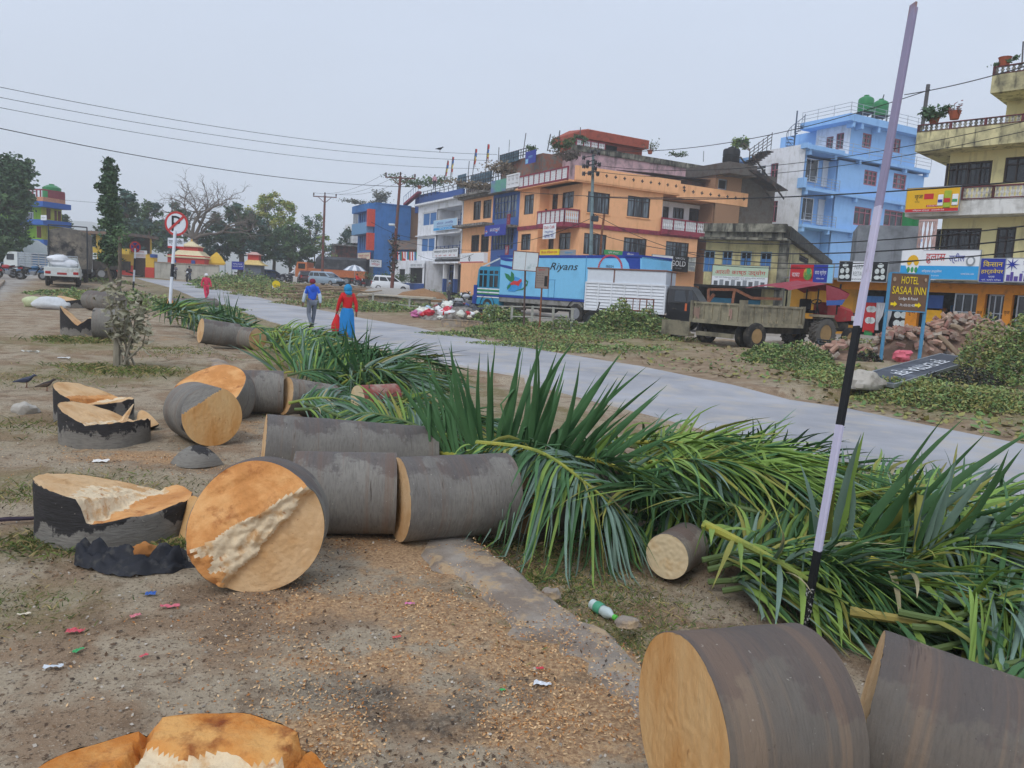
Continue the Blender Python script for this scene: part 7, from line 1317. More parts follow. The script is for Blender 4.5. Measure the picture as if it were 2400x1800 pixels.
s_=sign('banner','white portrait banner hung between the yellow gate pillars',P(*Z1(1165,935),82.5),(1,0,0),(0,0,1),1.3,.8,FABW,[('स्वागतम्',.5,.75,.6,.2,RD)],[(.1,.08,.9,.5,mat('banner_pale','#c9b9b5',rough=.7,var=.2,sc=3))],cat='banner',th=.04)
def temple(label,cv,cx,yb,d,w0,stages):
    K=P(*cv(cx,yb),d); k=d/FPX; t=thing('temple',label,'temple',K,R_(6));
    for nm,y0,y1,w0,w1,m,fl in stages:
        z0=(yb-y0)/(3.687 if cv is Z1 else 4.424)*k; z1=(yb-y1)/(3.687 if cv is Z1 else 4.424)*k; a=w0/2/(3.687 if cv is Z1 else 4.424)*k; c=w1/2/(3.687 if cv is Z1 else 4.424)*k; b=MB()
        if fl: n=5; b.loft([[Vector((x*rr,y*rr,z)) for x,y in ((-1,-1),(1,-1),(1,1),(-1,1))] for rr,z in [(a,z0-.06*a)]+[(a+(c-a)*(i/n),z0+(z1-z0)*(i/n)**1.6) for i in range(n+1)]])
        else: b.loft([[Vector((x*rr,y*rr,z)) for x,y in ((-1,-1),(1,-1),(1,1),(-1,1))] for rr,z in ((a,z0),(c,z1))])
        b.build(nm,m,t)
    return t
t=temple('red two tiered pagoda temple with cream roofs behind the pale wall',Z1,1655,1018,88,0,[('wall',1100,922,300,300,TRED,0),('lower_roof',935,880,320,170,CRM,1),('upper_wall',885,838,150,150,TRED,0),('upper_roof',842,800,175,30,CRM,1),('spire',802,778,18,6,mat('spire_gold','#c9a04a',rough=.5),0)])
b=MB(); k=88/FPX/3.687
for x in (-95,60): b.box((x*k-.2,-150*k-.1,-.9),(x*k+.2,-150*k+.05,.75))
b.build('blue_door',mat('temple_blue','#33549c',rough=.7),t)
t=temple('small pagoda shrine with pale yellow roof beside the blue board',Z2,425,1010,92,0,[('wall',1110,965,170,170,mat('shrine_grey','#6f7785',rough=.9,var=.2),0),('lower_roof',975,930,235,110,mat('roof_straw','#d9bf7c',rough=.8),1),('upper_wall',932,868,110,110,TRED,0),('upper_roof',872,846,150,40,mat('roof_pink','#cfa9a0',rough=.8),1)])
p=P(*Z1(1870,960),89); t=thing('awning_tent','yellow pyramid tent roof next to the temple','tent',p,R_(20)); b=MB(); h=95/3.687*89/FPX; a=75/3.687*89/FPX
b.loft([[Vector((x*a*r_,y*a*r_,z)) for x,y in ((-1,-1),(1,-1),(1,1),(-1,1))] for r_,z in ((1,-.5),(1,-.3),(.55,h*.35),(.03,h*.75))]); b.build('canopy',YW,t); b=MB()
for x in (-1,1):
    for y in (-1,1): b.box((x*a*.95-.06,y*a*.95-.06,-3.2),(x*a*.95+.06,y*a*.95+.06,-.4))
b.build('poles',STEEL,t)
post_sign('info_board','blue information board with white lines beside the small shrine','sign',(188,940,315,1022),86,Z2,BL,STEEL,[('NEPAL POLICE',.5,.7,.7,.14,WH),('प्रहरी चौकी',.5,.4,.8,.2,WH)],[],[(.02,.06),(.98,.06)],yaw=5)
def leafm(nm,c,**k): return mat(nm,c,rough=.65,var=.25,sc=.6,spec=.25,rnd=.1,**k)
LT=[leafm('leaf_dark','#4b6446'),leafm('leaf_mid','#587149'),leafm('leaf_light','#7f9450'),leafm('leaf_yellow','#a5a455'),leafm('leaf_blue','#557167')]; TRK=mat('tree_bark','#6a5f54',rough=.95,var=.3,sc=5,st=(1,1,.3),c2='#4a423b',t=.55,sc2=8)
def tree(name,label,px,d,py_top,crowns,nleaf,size,mats,tr=.18,group=None,seed=0,fork=.45,lm=None,shape=.55):
    """crowns: (px,py,rx,ry) photo ellipses at the tree's depth"""
    g=T(px,d); r=thing(name,label,'tree',g,0,group); k=d/FPX; rs=np.random.default_rng(seed+100); Rr=random.Random(seed); H=P(px,py_top,d).z-g.z
    b=MB(); base=Vector((0,0,-.2)); fk=Vector((.05*H*Rr.uniform(-1,1),0,H*fork)); b.tube([base,base.lerp(fk,.5)+Vector((.02*H,0,0)),fk],[tr*1.25,tr,tr*.75],8); Cs=[]; mi=[]; VV=[]
    for (cx,cy,rx,ry) in crowns:
        c=P(cx,cy,d)-g; c.y+=Rr.uniform(-.5,.5)*rx*k; e=fk.lerp(c,.55)+Vector((0,0,.1*ry*k)); b.tube([fk,e,c+Vector((0,0,ry*k*.3))],[tr*.6,tr*.4,tr*.12],6)
        nc=max(12,int(rx*ry/45)); cl=rs.normal(size=(nc,3)); cl/=np.linalg.norm(cl,axis=1)[:,None]; cl*=rs.uniform(.35,1.,size=(nc,1))**.5; A=np.array([rx*k,rx*k*.9,ry*k]); cc=np.array(c)+cl*A
        for q in range(min(nc,9)): b.tube([e,Vector(cc[q])],[tr*.25,tr*.05],5)
        nl=int(nleaf*1.75*rx*ry/sum(x[2]*x[3] for x in crowns)); w=rs.integers(0,nc,nl); sp=np.array([1,1,.75])*max(A.min()*.3,size*1.2)
        pts=cc[w]+rs.normal(size=(nl,3))*sp*shape; VV.append(pts); cm=rs.choice(len(mats),size=nc,p=lm); mi.append(cm[w])
    b.build('trunk',TRK,r,smooth=True); pts=np.concatenate(VV); qd=leafquads(pts,size*1.12,.4,.6); quadcloud('crown',qd,[m for m in mats],r,np.concatenate(mi)); return r
tree('broadleaf_tree','large dark broadleaf tree at the left edge over the lime house',-10,68,360,[(-30,430,60,60),(20,400,48,45),(45,470,30,55),(-20,520,70,50),(20,560,40,40),(30,440,40,60)],5200,.36,[LT[0],LT[1]],.35,seed=1,lm=[.8,.2])
tree('shrub_tree','low green tree standing before the lime house at the left edge',-5,66,565,[(-10,590,35,25),(10,575,20,18)],900,.3,[LT[1],LT[0]],.1,seed=2)
tree('conifer','tall narrow drooping mast tree left of the no parking sign',258,47,378,[(256,400,9,24),(257,440,15,36),(258,490,18,46),(257,545,19,42),(260,595,17,26)],5200,.22,[LT[1],LT[0]],.11,seed=3,fork=.2,shape=.6,lm=[.35,.65])
tree('broadleaf_tree','dark round tree right behind the tall mast tree',305,84,455,[(300,480,24,28),(290,520,26,35),(310,560,28,40),(250,560,24,25)],3600,.34,[LT[4],LT[0]],.25,seed=4)
tree('broadleaf_tree','mid green bushy tree behind the red stopping sign',345,96,482,[(350,510,38,32),(330,545,36,34),(375,560,40,42),(410,500,24,28),(400,545,35,35)],4200,.36,[LT[1],LT[4]],.3,seed=5)
tree('broadleaf_tree','broad dark tree with layered boughs behind the second shrine',560,98,480,[(545,520,50,30),(520,560,50,36),(580,570,52,34),(600,535,40,34),(560,500,38,24),(500,590,40,24),(620,590,40,26)],6200,.38,[LT[4],LT[0]],.35,seed=6)
tree('broadleaf_tree','tall airy yellow green tree rising above the dark boughs',640,106,455,[(620,475,26,20),(655,470,30,20),(610,505,26,22),(670,500,28,20),(645,530,30,28),(680,540,22,22)],2600,.3,[LT[2],LT[3]],.22,seed=7,lm=[.55,.45],shape=.7)
tree('broadleaf_tree','dense green tree behind the car row left of the second pole',680,102,530,[(650,570,40,40),(690,585,36,40),(720,600,28,28),(700,550,26,26)],3600,.34,[LT[1],LT[0]],.25,seed=8)
tree('eucalyptus','thin pale feathery tree by the second utility pole',735,104,500,[(722,530,12,22),(745,525,12,22),(735,565,20,24),(760,570,14,22),(770,600,18,20)],1200,.28,[LT[2],LT[4]],.1,seed=9,shape=.8)
tree('broadleaf_tree','small dark tree left of the blue house',812,112,535,[(812,560,14,20),(800,585,18,18),(825,545,8,12)],900,.3,[LT[0],LT[4]],.12,seed=10)
tree('broadleaf_tree','thin tree behind the lime house right corner',150,96,502,[(150,520,12,14),(158,545,10,10)],400,.3,[LT[0]],.08,seed=12)
tree('broadleaf_tree','dark far trees beyond the yellow pavilion',240,108,535,[(225,560,22,18),(260,575,26,22),(290,590,26,20)],1500,.36,[LT[4]],.15,seed=13)
tree('papaya_tree','slim papaya like tree on the roof behind the pink house',1740,76,320,[(1738,330,16,11),(1730,340,9,8),(1750,338,9,8)],420,.24,[LT[2],LT[1]],.06,seed=14,fork=.9)
g=T(455,97); t=thing('bare_tree','leafless spreading tree with twisting branches above the red temple','tree',g,0); b=MB(); Rr=random.Random(4)
def limb(p,d,L_,r,dep):
    pts=[p]; q=p.copy(); dd=d.copy(); n=4
    for i in range(n):
        dd=(dd+Vector((Rr.gauss(0,.32),Rr.gauss(0,.25),Rr.gauss(0,.16)+.02))).normalized(); q=q+dd*L_/n; pts.append(q.copy())
    b.tube(pts,[r*(1-.45*i/n) for i in range(n+1)],5 if dep>1 else 4,cap=False)
    if dep<=0: return
    for k in range(3 if dep>1 else 2):
        i=Rr.choice((2,3,4,4)); ax=dd.cross(Vector((Rr.gauss(0,1),Rr.gauss(0,1),Rr.gauss(0,1)))).normalized(); nd=(Matrix.Rotation(Rr.uniform(.3,.95),3,ax)@dd); nd.z=nd.z*.75+.12; limb(pts[i],nd.normalized(),L_*Rr.uniform(.62,.8),r*.55,dep-1)
k=92/FPX; f=P(455,560,92)-g
b.tube([(0,0,-.3),Vector((.4,0,f.z*.5)),f],[.55,.45,.42],8)
for tx,ty in ((380,470),(430,430),(490,420),(535,455),(400,520),(520,500)):
    e=P(tx,ty,92)-g; d0=(e-f); limb(f,d0.normalized(),d0.length*.52,.24,5)
b.build('trunk',mat('bare_bark','#6f675f',rough=.95,var=.2),t)
for px,py,lab in ((690,108,''),): pass
for i,(x,xt,nm) in enumerate(((1025,1035,'slim pole trunk of a lopped tree just right of the mast tree'),)):
    g=T(Z1(x,1130)[0],46); top=P(*Z1(xt,755),46)-g; t=thing('lopped_tree',nm,'tree',g,0); MB().tube([(0,0,-.2),top*.5+Vector((.05,0,0)),top],[.13,.12,.1],8).build('trunk',TRK,t); pts=np.array(top)+np.random.default_rng(3).normal(size=(160,3))*np.array([.3,.3,.35]); quadcloud('crown',leafquads(pts,.22),LT[1],t)
g=GT(*Z1(1120,1640)) if False else PZ(288,13.2,0); g.z=zt(g.x,g.y); t=thing('sapling','dusty grey leaved sapling with three thin stems between the stumps','sapling',g,0); b=MB(); rs=np.random.default_rng(5); pts=[]
DSTL=mat('dusty_leaf','#a8a48f',rough=.9,var=.22,sc=3,rnd=0,c2='#6a6a50',t=.54,sc2=3)
for k in range(9):
    top=P(288+rs.normal()*28,rs.uniform(655,760),13.2+rs.normal()*.2)-g; mid=top*.5+Vector((rs.normal()*.05,rs.normal()*.05,0)); b0=Vector((rs.normal()*.12,rs.normal()*.1,-.05)); b.tube([b0,mid,top],[.022,.014,.005],6)
    for q in range(38): s=rs.uniform(.42,1.05); pts.append(np.array(b0.lerp(mid,s*2) if s<.5 else mid.lerp(top,(s-.5)*2))+rs.normal(size=3)*.09)
b.tube([(-.1,0,-.1),(-.1,.02,.55)],[.07,.06],8); b.build('stems',mat('sapling_stem','#8b8474',rough=.9,var=.2),t); quadcloud('leaves',leafquads(np.array(pts),.14,.1,.5),DSTL,t)
def potplant(label,f,cv,q,n,size,m,off=0,pot=True,stems=5,seed=0,cat='potted plant'):
    x0,y0,x1,y1=q; g=Face(f.B,f.k,off); r_=g.rect(cv,*q); p=g.world((r_[0]+r_[1])/2,0,r_[2]); w=(r_[1]-r_[0]); h=r_[3]-r_[2]; t=thing('rooftop_plant',label,cat,p,0); rs=np.random.default_rng(seed)
    if pot: MB().lathe([(.18,0),(.26,.35),(.28,.36),(.24,.34)],n=12).build('pot',mat('terracotta','#a2583f',rough=.9),t)
    b=MB(); pts=[]
    for k in range(stems):
        top=np.array([rs.uniform(-.5,.5)*w,rs.normal()*.2,h*rs.uniform(.55,1)]); b.tube([(rs.normal()*.05,rs.normal()*.05,.1),Vector(top*.5),Vector(top)],[.03,.022,.01],5)
        for q_ in range(n//stems): s=rs.uniform(.4,1.05); pts.append(top*s+rs.normal(size=3)*np.array([w*.11,.15,h*.09]))
    b.build('stems',TRK,t); quadcloud('leaves',leafquads(np.array(pts),size,.2,.5),m,t)
E1=B1.face('E'); S1=B1.face('S'); f2=B2.face('S'); f3=B3.face('S'); f4=B4.face('S'); f4e=B4.face('E'); E9=B9.face('E'); E6=B6.face('E')
potplant('round clipped dark bush on the roof left of the rust red room',E6,Z4,(690,165,808,270),900,.22,LT[0],off=-.4,stems=9,seed=1)
potplant('thin rooftop plant in a pot beside the blue cloth banner',f2,Z3,(1830,300,1930,420) if False else (1745,240,1800,330),160,.25,LT[1],off=-2,seed=2)
potplant('bushy plant spilling over the pink house balustrade',S1,Z4,(530,190,640,330),600,.22,LT[1],off=-1.2,stems=8,seed=3)
potplant('hanging vine down the weathered balcony below the bushy plant',S1,Z4,(570,300,700,430),500,.22,mat('dry_vine','#6d655a',rough=.9,var=.3),off=-.6,pot=False,stems=8,seed=31)
potplant('leafless shrub on the pink roof right of the rust red room',E6,Z4,(1400,205,1530,345),90,.2,LT[1],off=-1,stems=9,seed=4)
potplant('low spreading weed on the far end of the pink roof',E6,Z4,(1640,315,1810,385),160,.22,LT[1],off=-.5,pot=False,stems=7,seed=5)
potplant('large roof shrub above the white hotel house stair',f3,Z3,(630,515,830,640),900,.3,LT[1],off=-1.5,stems=12,seed=6)
potplant('brown dried creeper heap on the terrace house roof',f2,Z3,(1150,570,1400,660),900,.3,mat('dry_creeper','#8a7c68',rough=.9,var=.3),off=-.8,pot=False,stems=14,seed=7)
potplant('brown dried creeper on the upper roof under the blue cloth banner',f2,Z3,(1450,400,1700,540),900,.3,mat('dry_creeper',''),off=-2.2,pot=False,stems=14,seed=8)
potplant('arched creeper on a wire hoop on the blue house roof',f4e,Z3,(290,650,440,790),500,.28,mat('grey_creeper','#767a70',rough=.9,var=.25),off=-1,pot=False,stems=12,seed=9)
potplant('row of tangled plants along the blue house roof front',f4,Z3,(155,735,280,800),500,.25,mat('grey_creeper',''),off=.2,pot=False,stems=10,seed=10)
potplant('rounded dark shrub on the yellow house roof corner',E9,Z6,(500,395,610,480),700,.2,LT[0],off=.3,stems=9,seed=11)
potplant('spindly plant with small flowers right of the rounded shrub',E9,Z6,(635,375,695,460),60,.16,mat('pink_leaf','#8a5a55',rough=.8),off=.4,stems=6,seed=12)
potplant('leafy tuft on the topmost yellow balcony',E9,Z6,(905,138,960,172),120,.2,LT[0],off=-.5,stems=4,seed=13)
potplant('green bush beside the white hatchback in front of the pole',B13.face('S'),Z3,(385,1420,560,1540),700,.25,LT[1],off=2.2,pot=False,stems=9,seed=14,cat='bush')
FLG=[mat('flag%d'%i,c,rough=.8) for i,c in enumerate(('#c23b3b','#d9c04a','#3f6fb0','#e0e2e4','#3f8a55'))]
def pole_on(label,f,cv,x0,y0,x1,y1,off,flags=0,r=.04,name='flag_pole'):
    g=Face(f.B,f.k,off); a=g.sz(*cv(x0,y0)); c=g.sz(*cv(x1,y1)); p=g.world(a[0],0,a[1]); e=g.world(c[0],0,c[1])-p; t=thing(name,label,'pole',p,0); MB().tube([(0,0,-.3),e],r,6).build('pole',mat('pole_grey','#5b5a5c',rough=.7),t)
    if flags:
        b=MB(); rs=random.Random(int(x0)); n=14
        for k in range(n):
            s=.3+.68*k/n; q=e*s; b.cur=[3,0,1,2,0][int(k/n*5)]; w=.15+.08*rs.random(); b.add([q+Vector((0,0,.22)),q+Vector((w,rs.uniform(-.1,.1),.17)),q+Vector((w*.9,rs.uniform(-.1,.1),-.16)),q+Vector((0,0,-.16))],[(0,1,2,3)])
        b.build('flags',FLG,t)
pole_on('tilted prayer flag pole with red white and yellow flags, left one over the hotel roof',f3,Z3,945,610,985,380,-2.5,1)
pole_on('prayer flag pole with blue and yellow pennant right of the tilted one',f3,Z3,1005,590,1030,345,-2.5,1)
pole_on('prayer flag pole with white top above the dark railings',f2,Z3,1335,480,1357,230,-2.2,1)
pole_on('slim flag pole with yellow cloth at its foot left of the white topped pole',f2,Z3,1215,500,1243,275,-2.2,1)
pole_on('short bare pole on the dark railing corner',f2,Z3,1172,520,1185,385,-2.2)
pole_on('bare pole at the spiral railing',f2,Z3,1448,500,1460,258,-2.2)
pole_on('tall leaning bare pole on the highest terrace',f2,Z3,1680,320,1710,125,-2.4)
pole_on('thin aerial pole on the highest terrace',f2,Z3,1553,280,1558,190,-2.4,0,.025)
pole_on('aerial mast in front of the rust red room',E6,Z4,765,170,768,78,-1.)
pole_on('bent square pipe frame on the roof edge',S1,Z4,440,280,470,145,-1.5,0,.05); pole_on('second leg of the bent pipe frame',S1,Z4,545,230,562,110,-1.5,0,.05)
pole_on('aerial mast over the pink roof far end',E6,Z4,1995,390,1997,315,-.5,0,.03)
pole_on('reddish pole rising left of the yellow house roof',E9,Z6,490,480,520,272,-1.5,0,.09)
pole_on('aerial with crossbar on top of the yellow house',E9,Z6,1030,140,1033,40,-2,0,.035)
t=thing('washing_line','washing line with red white and dark clothes under the lean to roof','clothes line',B3.K+Vector((0,0,0)),0); b=MB(); rs=random.Random(3)
for k in range(16):
    q=P(*Z3(515+k*11.5,1225),90)-B3.K; b.cur=[0,3,2,4,0,3][k%6]; w=.5; h=rs.uniform(.7,1.5); b.add([q,q+Vector((w,.03,0)),q+Vector((w*.9,.05,-h)),q+Vector((.05,.0,-h))],[(0,1,2,3)])
b.build('clothes',FLG,t); MB().tube([P(*Z3(505,1222),90)-B3.K,P(*Z3(700,1222),90)-B3.K],.02,5).build('line',BLACK,t)
PRD=mat('pole_red_oxide','#6e3f36',rough=.7,var=.2,c2='#5b4a46',t=.55); PGR=mat('pole_grey_green','#71868a',rough=.6,var=.15,c2='#5b6a6c',t=.55)
def upole(label,cv,xb,yb,xt,yt,d,r0,r1,m,arm=None):
    p=T(cv(xb,yb)[0],d); e=P(*cv(xt,yt),d)-p; t=thing('utility_pole',label,'utility pole',p,0); b=MB(); b.tube([(0,0,-.5),e*.5,e],[r0,(r0+r1)/2,r1],10); b.build('pole',m,t)
    if arm:
        w=arm; b=MB(); a=e*.985; b.bar(a+Vector((-w,0,0)),a+Vector((w,0,0)),.1,.1); b.bar(a+Vector((-w*.55,0,-.05)),e*.915,.06); b.bar(a+Vector((w*.55,0,-.05)),e*.915,.06); b.build('crossarm',m,t)
        for s in (-1,0,1): MB().lathe([(.03,0),(.06,.1),(.09,.16),(.06,.2),(.09,.26),(.05,.36)],a+Vector((s*w*.95,0,.05 if s else .15)),n=10).build('insulator',mat('insulator_brown','#4a2f2a',rough=.3),t)
    return t,p,e
pa,p1,e1=upole('near red oxide utility pole with triple insulator crossarm by the white car',Z3,462,1560,548,525,68,.17,.11,PRD,1.35)
pb,p2,e2=upole('farther red oxide utility pole with triple insulator crossarm among the trees',Z2,1125,1000,1157,258,88,.17,.11,PRD,1.35)
pc,p3,e3=upole('grey green tubular pole with clustered round insulators before the orange house',Z4,858,1500,895,350,52,.16,.09,PGR)
b=MB()
for k,(x,y) in enumerate(((880,320),(950,335),(800,380),(915,430),(955,450),(800,465),(835,465),(915,490),(800,540),(860,535),(940,540),(840,425))):
    q=P(*Z4(x,y),51.8)-p3; MB().lathe([(.05,-.09),(.16,-.07),(.11,0),(.17,.06),(.05,.1)],q,(1,.3,0),12).build('insulator',mat('insulator_dark','#3a3436',rough=.3),pc); b.bar(q,Vector((e3.x*.93,0,q.z)),.05)
b.build('bracket',DKG,pc); b=MB(); q=P(*Z4(910,990),51.5)-p3; b.bbox(q-Vector((.25,.15,.18)),q+Vector((.25,.15,.18)),.04); b.tube([q,Vector((e3.x*.5,0,q.z+.3))],.04,6); b.build('street_lamp',DKG,pc)
b=MB(); q=P(*Z3(470,975),67.5)-p1; b.bbox(q-Vector((.3,.12,.08)),q+Vector((.25,.12,.1)),.04); b.tube([q+Vector((.2,0,0)),e1*.55],.04,6); b.build('street_lamp',mat('lamp_white','#c9d3d8',rough=.3),pa)
rs=np.random.default_rng(2); pts=np.array([np.array(e1)*s+rs.normal(size=3)*np.array([.22,.2,.1]) for s in rs.uniform(.2,.5,260)]); quadcloud('creeper',leafquads(pts,.28,.1),mat('dark_creeper','#3b3a33',rough=.9,var=.3),pa)
t=thing('bush_pole','dark rusty stub pole between the windows of the orange house','pole',p3+Vector((2.2,1.,0)),0); a=P(*Z4(980,1140),53)-t.location; c=P(*Z4(1005,945),53)-t.location; MB().tube([a-Vector((0,0,5)),a,c],.08,8).build('pole',RUST,t)
WIR=mat('wire_black','#202226',rough=.6)
def wire(label,a,c,sag=.5,r=.018,n=28,group='overhead wires'):
    a,c=Vector(a),Vector(c); t=[a.lerp(c,i/n)-Vector((0,0,sag*4*(i/n)*(1-i/n)))-a for i in range(n+1)]; b=MB(); b.tube(t,r,5); o=b.build('overhead_wire',WIR); o.location=a; tag(o,label,'wire',group)
dl=34; P0=lambda y:P(-140,y,dl)
far=f2.world(0,0,0)
for (y0,x1,y1,d1,lab,r) in ((193-18,1165,362,62,'topmost of the long wires crossing the left sky',.014),(218-18,1155,376,62,'second of the long wires crossing the left sky',.013),(242-18,1120,395,64,'third of the long wires crossing the left sky',.013),(288-18,985,438,66,'lowest and thickest wire crossing the left sky to the pole',.022)):
    wire(lab,P0(y0),P(x1,y1,d1),.75,r)
for k,s in enumerate((-1,0,1)): wire('faint wire from the near red pole to the farther one, %s insulator'%('left','middle','right')[k],p1+e1*.985+Vector((s*1.28,0,.4)),p2+e2*.985+Vector((s*1.28,0,.4)),.7,.012)
top3=p3+e3
def pxw(lab,x0,y0,d0,x1,y1,d1,sag=.3,r=.018): wire(lab,P(x0,y0,d0),P(x1,y1,d1),sag,r)
pxw('long wire rising from the grey pole to the yellow house top',1400,352,52,2180,210,34,.9,.02); pxw('second wire over the pink roof to the yellow house',1380,385,52,2400,285,30,1.0,.016); pxw('third wire over the pink roof to the yellow house',1385,400,52,2400,308,30,1.0,.016); pxw('topmost wire right of the marker post',2120,222,34,2420,150,28,.1,.02)
pxw('thick cable crossing the guest house front to the yellow balcony',1375,460,52,2480,418,26,.4,.03); pxw('cable across the orange house upper windows',1195,448,60,1700,462,52,.2,.02); pxw('sagging cable along the first floor of the orange house',1170,575,56,1385,512,52,.3,.02); pxw('cable from the pole to the timber house eave',1390,545,52,1845,598,40,.5,.02); pxw('cable over the timber house windows, upper',1640,565,46,2480,520,25,.4,.025); pxw('cable over the timber house windows, middle',1640,585,46,2480,552,25,.4,.03); pxw('cable over the timber house windows, lower',1640,600,46,2480,580,25,.5,.025); pxw('lowest cable over the timber works sign',1600,612,46,2180,608,33,.4,.02); pxw('cable along the orange house ground floor',1165,600,58,1640,602,46,.5,.018); pxw('cable dropping from the pole to the black gold sign',1390,500,52,1640,600,47,.3,.018); pxw('slack cable in front of the blue house',870,520,70,1000,560,75,.4,.02); pxw('slack cable across the hotel house front',980,598,74,1110,595,70,.6,.016); pxw('cable to the right hotel house',925,560,68,1180,585,66,.4,.016); pxw('faint far wire left of the mast tree',140,468,80,460,470,100,.4,.016)
SKIN=mat('skin','#8a5f47',rough=.6,var=.08); HAIR=mat('hair_black','#1a1614',rough=.7)
def skinned(name,par,V,Ed,Rd,m,root=0,sub=2):
    me=bpy.data.meshes.new(name); me.from_pydata([tuple(v) for v in V],Ed,[]); o=bpy.data.objects.new(name,me); COL.objects.link(o); o.parent=par; KIDS.setdefault(par.name,[]).append(o)
    s=o.modifiers.new('skin','SKIN'); s.use_smooth_shade=True
    for i,sv in enumerate(me.skin_vertices[0].data):
        r=Rd[i]; sv.radius=(r,r) if isinstance(r,float) else r; sv.use_root=(i==root)
    q=o.modifiers.new('sub','SUBSURF'); q.levels=sub; q.render_levels=sub; me.materials.append(m); return o
def person(label,p,yaw,H,pose='walk',top=None,legs=None,head=None,extra=None,fingers=False,skirt=None,sleeve=None,arms=None):
    k=H/1.66; r=thing('person',label,'person',p,R_(yaw)); J={}
    def j(n,x,y,z): J[n]=Vector((x,y,z))*k
    j('pel',0,0,.93);j('sp',0,.01,1.1);j('ch',0,0,1.3);j('nk',0,.01,1.45);j('hd',0,.02,1.54);j('tp',0,.0,1.63);j('ns',0,.11,1.53)
    for s,n in ((-1,'l'),(1,'r')):
        j('sh'+n,s*.17,0,1.38);j('hp'+n,s*.09,0,.9)
        if pose=='walk':
            f=s; j('kn'+n,s*.1,.1 if f>0 else .04,.5); j('an'+n,s*.1,.24 if f>0 else -.26,.09 if f>0 else .17); j('to'+n,s*.11,.38 if f>0 else -.16,.03 if f>0 else .06); j('el'+n,s*.24,-.08*f,1.12); j('wr'+n,s*.26,.04-.1*f,.88)
        elif pose=='stand': j('kn'+n,s*.1,.02,.5); j('an'+n,s*.1,0,.08); j('to'+n,s*.12,.14,.03); j('el'+n,s*.23,-.04,1.12); j('wr'+n,s*.22,.06,.88)
        else: j('hp'+n,s*.1,0,.9); j('kn'+n,s*.17,.42,.82); j('an'+n,s*.17,.35,.42); j('to'+n,s*.18,.5,.38); j('el'+n,s*.25,.18,1.14); j('wr'+n,s*.27,.42,1.1)
    for n,v in (arms or {}).items(): J[n]=Vector(v)*k
    N=list(J); ix={n:i for i,n in enumerate(N)}; Ed=[('pel','sp'),('sp','ch'),('ch','nk'),('nk','hd'),('hd','tp'),('hd','ns')]; V=[J[n] for n in N]
    for n in 'lr': Ed+=[('ch','sh'+n),('sh'+n,'el'+n),('el'+n,'wr'+n),('pel','hp'+n),('hp'+n,'kn'+n),('kn'+n,'an'+n),('an'+n,'to'+n)]
    R={'pel':(.13,.1),'sp':(.12,.09),'ch':(.14,.1),'nk':.05,'hd':.085,'tp':.07,'ns':.018}
    for n in 'lr': R.update({'sh'+n:.06,'el'+n:.042,'wr'+n:.028,'hp'+n:.085,'kn'+n:.058,'an'+n:.04,'to'+n:.032})
    E_=[(ix[a],ix[c]) for a,c in Ed]; Rd=[(R[n][0]*k,R[n][1]*k) if isinstance(R[n],tuple) else R[n]*k for n in N]
    for n in 'lr':                                                       # palm, four fingers and thumb
        w=J['wr'+n]; d=(w-J['el'+n]).normalized(); sd=Vector((0,1,0)); i0=len(V); V.append(w+d*.05*k); Rd.append((.035*k,.018*k)); E_.append((ix['wr'+n],i0))
        if fingers:
            for q in range(4):
                o=sd*(.03-.02*q)*k; a=w+d*.09*k+o; V+= [a,a+d*(.035+.008*(q in (1,2)))*k+Vector((0,.012,0))*k]; Rd+=[.010*k,.008*k]; E_+=[(i0,len(V)-2),(len(V)-2,len(V)-1)]
            V+= [w+d*.05*k+sd*.045*k,w+d*.08*k+sd*.06*k]; Rd+=[.011*k,.009*k]; E_+=[(i0,len(V)-2),(len(V)-2,len(V)-1)]
    skinned('body',r,V,E_,Rd,SKIN,ix['pel'])
    def part(name,names,edges,m,grow,over={}):
        im={n:i for i,n in enumerate(names)}; rr=[]
        for n in names:
            q=over.get(n,R[n]); q=(q,q) if isinstance(q,float) else q; rr.append(((q[0]+grow)*k,(q[1]+grow)*k))
        return skinned(name,r,[J[n] for n in names],[(im[a],im[c]) for a,c in edges],rr,m,0)
    if legs: part('trousers',['pel','hpl','knl','anl','hpr','knr','anr'],[('pel','hpl'),('hpl','knl'),('knl','anl'),('pel','hpr'),('hpr','knr'),('knr','anr')],legs,.014)
    if top:
        part('jacket',['ch','sp','pel','nk','shl','ell','shr','elr'],[('ch','sp'),('sp','pel'),('ch','nk'),('ch','shl'),('shl','ell'),('ch','shr'),('shr','elr')],top,.022,{'nk':.05,'pel':(.13,.1)})
        part('sleeves',['ch','shl','ell','wrl','shr','elr','wrr'],[('ch','shl'),('shl','ell'),('ell','wrl'),('ch','shr'),('shr','elr'),('elr','wrr')],sleeve or top,.016 if not sleeve else .024,{'ch':.03,'shl':.05,'shr':.05})
    if skirt:
        b=MB(); b.loft([[Vector((rx*math.cos(t)*(1+.06*math.sin(t*7)),ry*math.sin(t)*(1+.06*math.sin(t*7)),z))*k for t in np.linspace(0,2*math.pi,29)[:-1]] for z,rx,ry in ((1.0,.15,.12),(.85,.2,.16),(.5,.22,.19),(.12,.25,.22))]); b.build('skirt',skirt,r,smooth=True)
    b=MB()
    for n in 'lr': b.tube([J['an'+n]+Vector((0,-.04,-.02))*k,(J['an'+n]+J['to'+n])/2,J['to'+n]],[.05*k,.048*k,.035*k],8)
    b.build('shoes',mat('shoe_dark','#26242a',rough=.6),r,smooth=True)
    hm,kind=head or (HAIR,'hair'); b=MB()
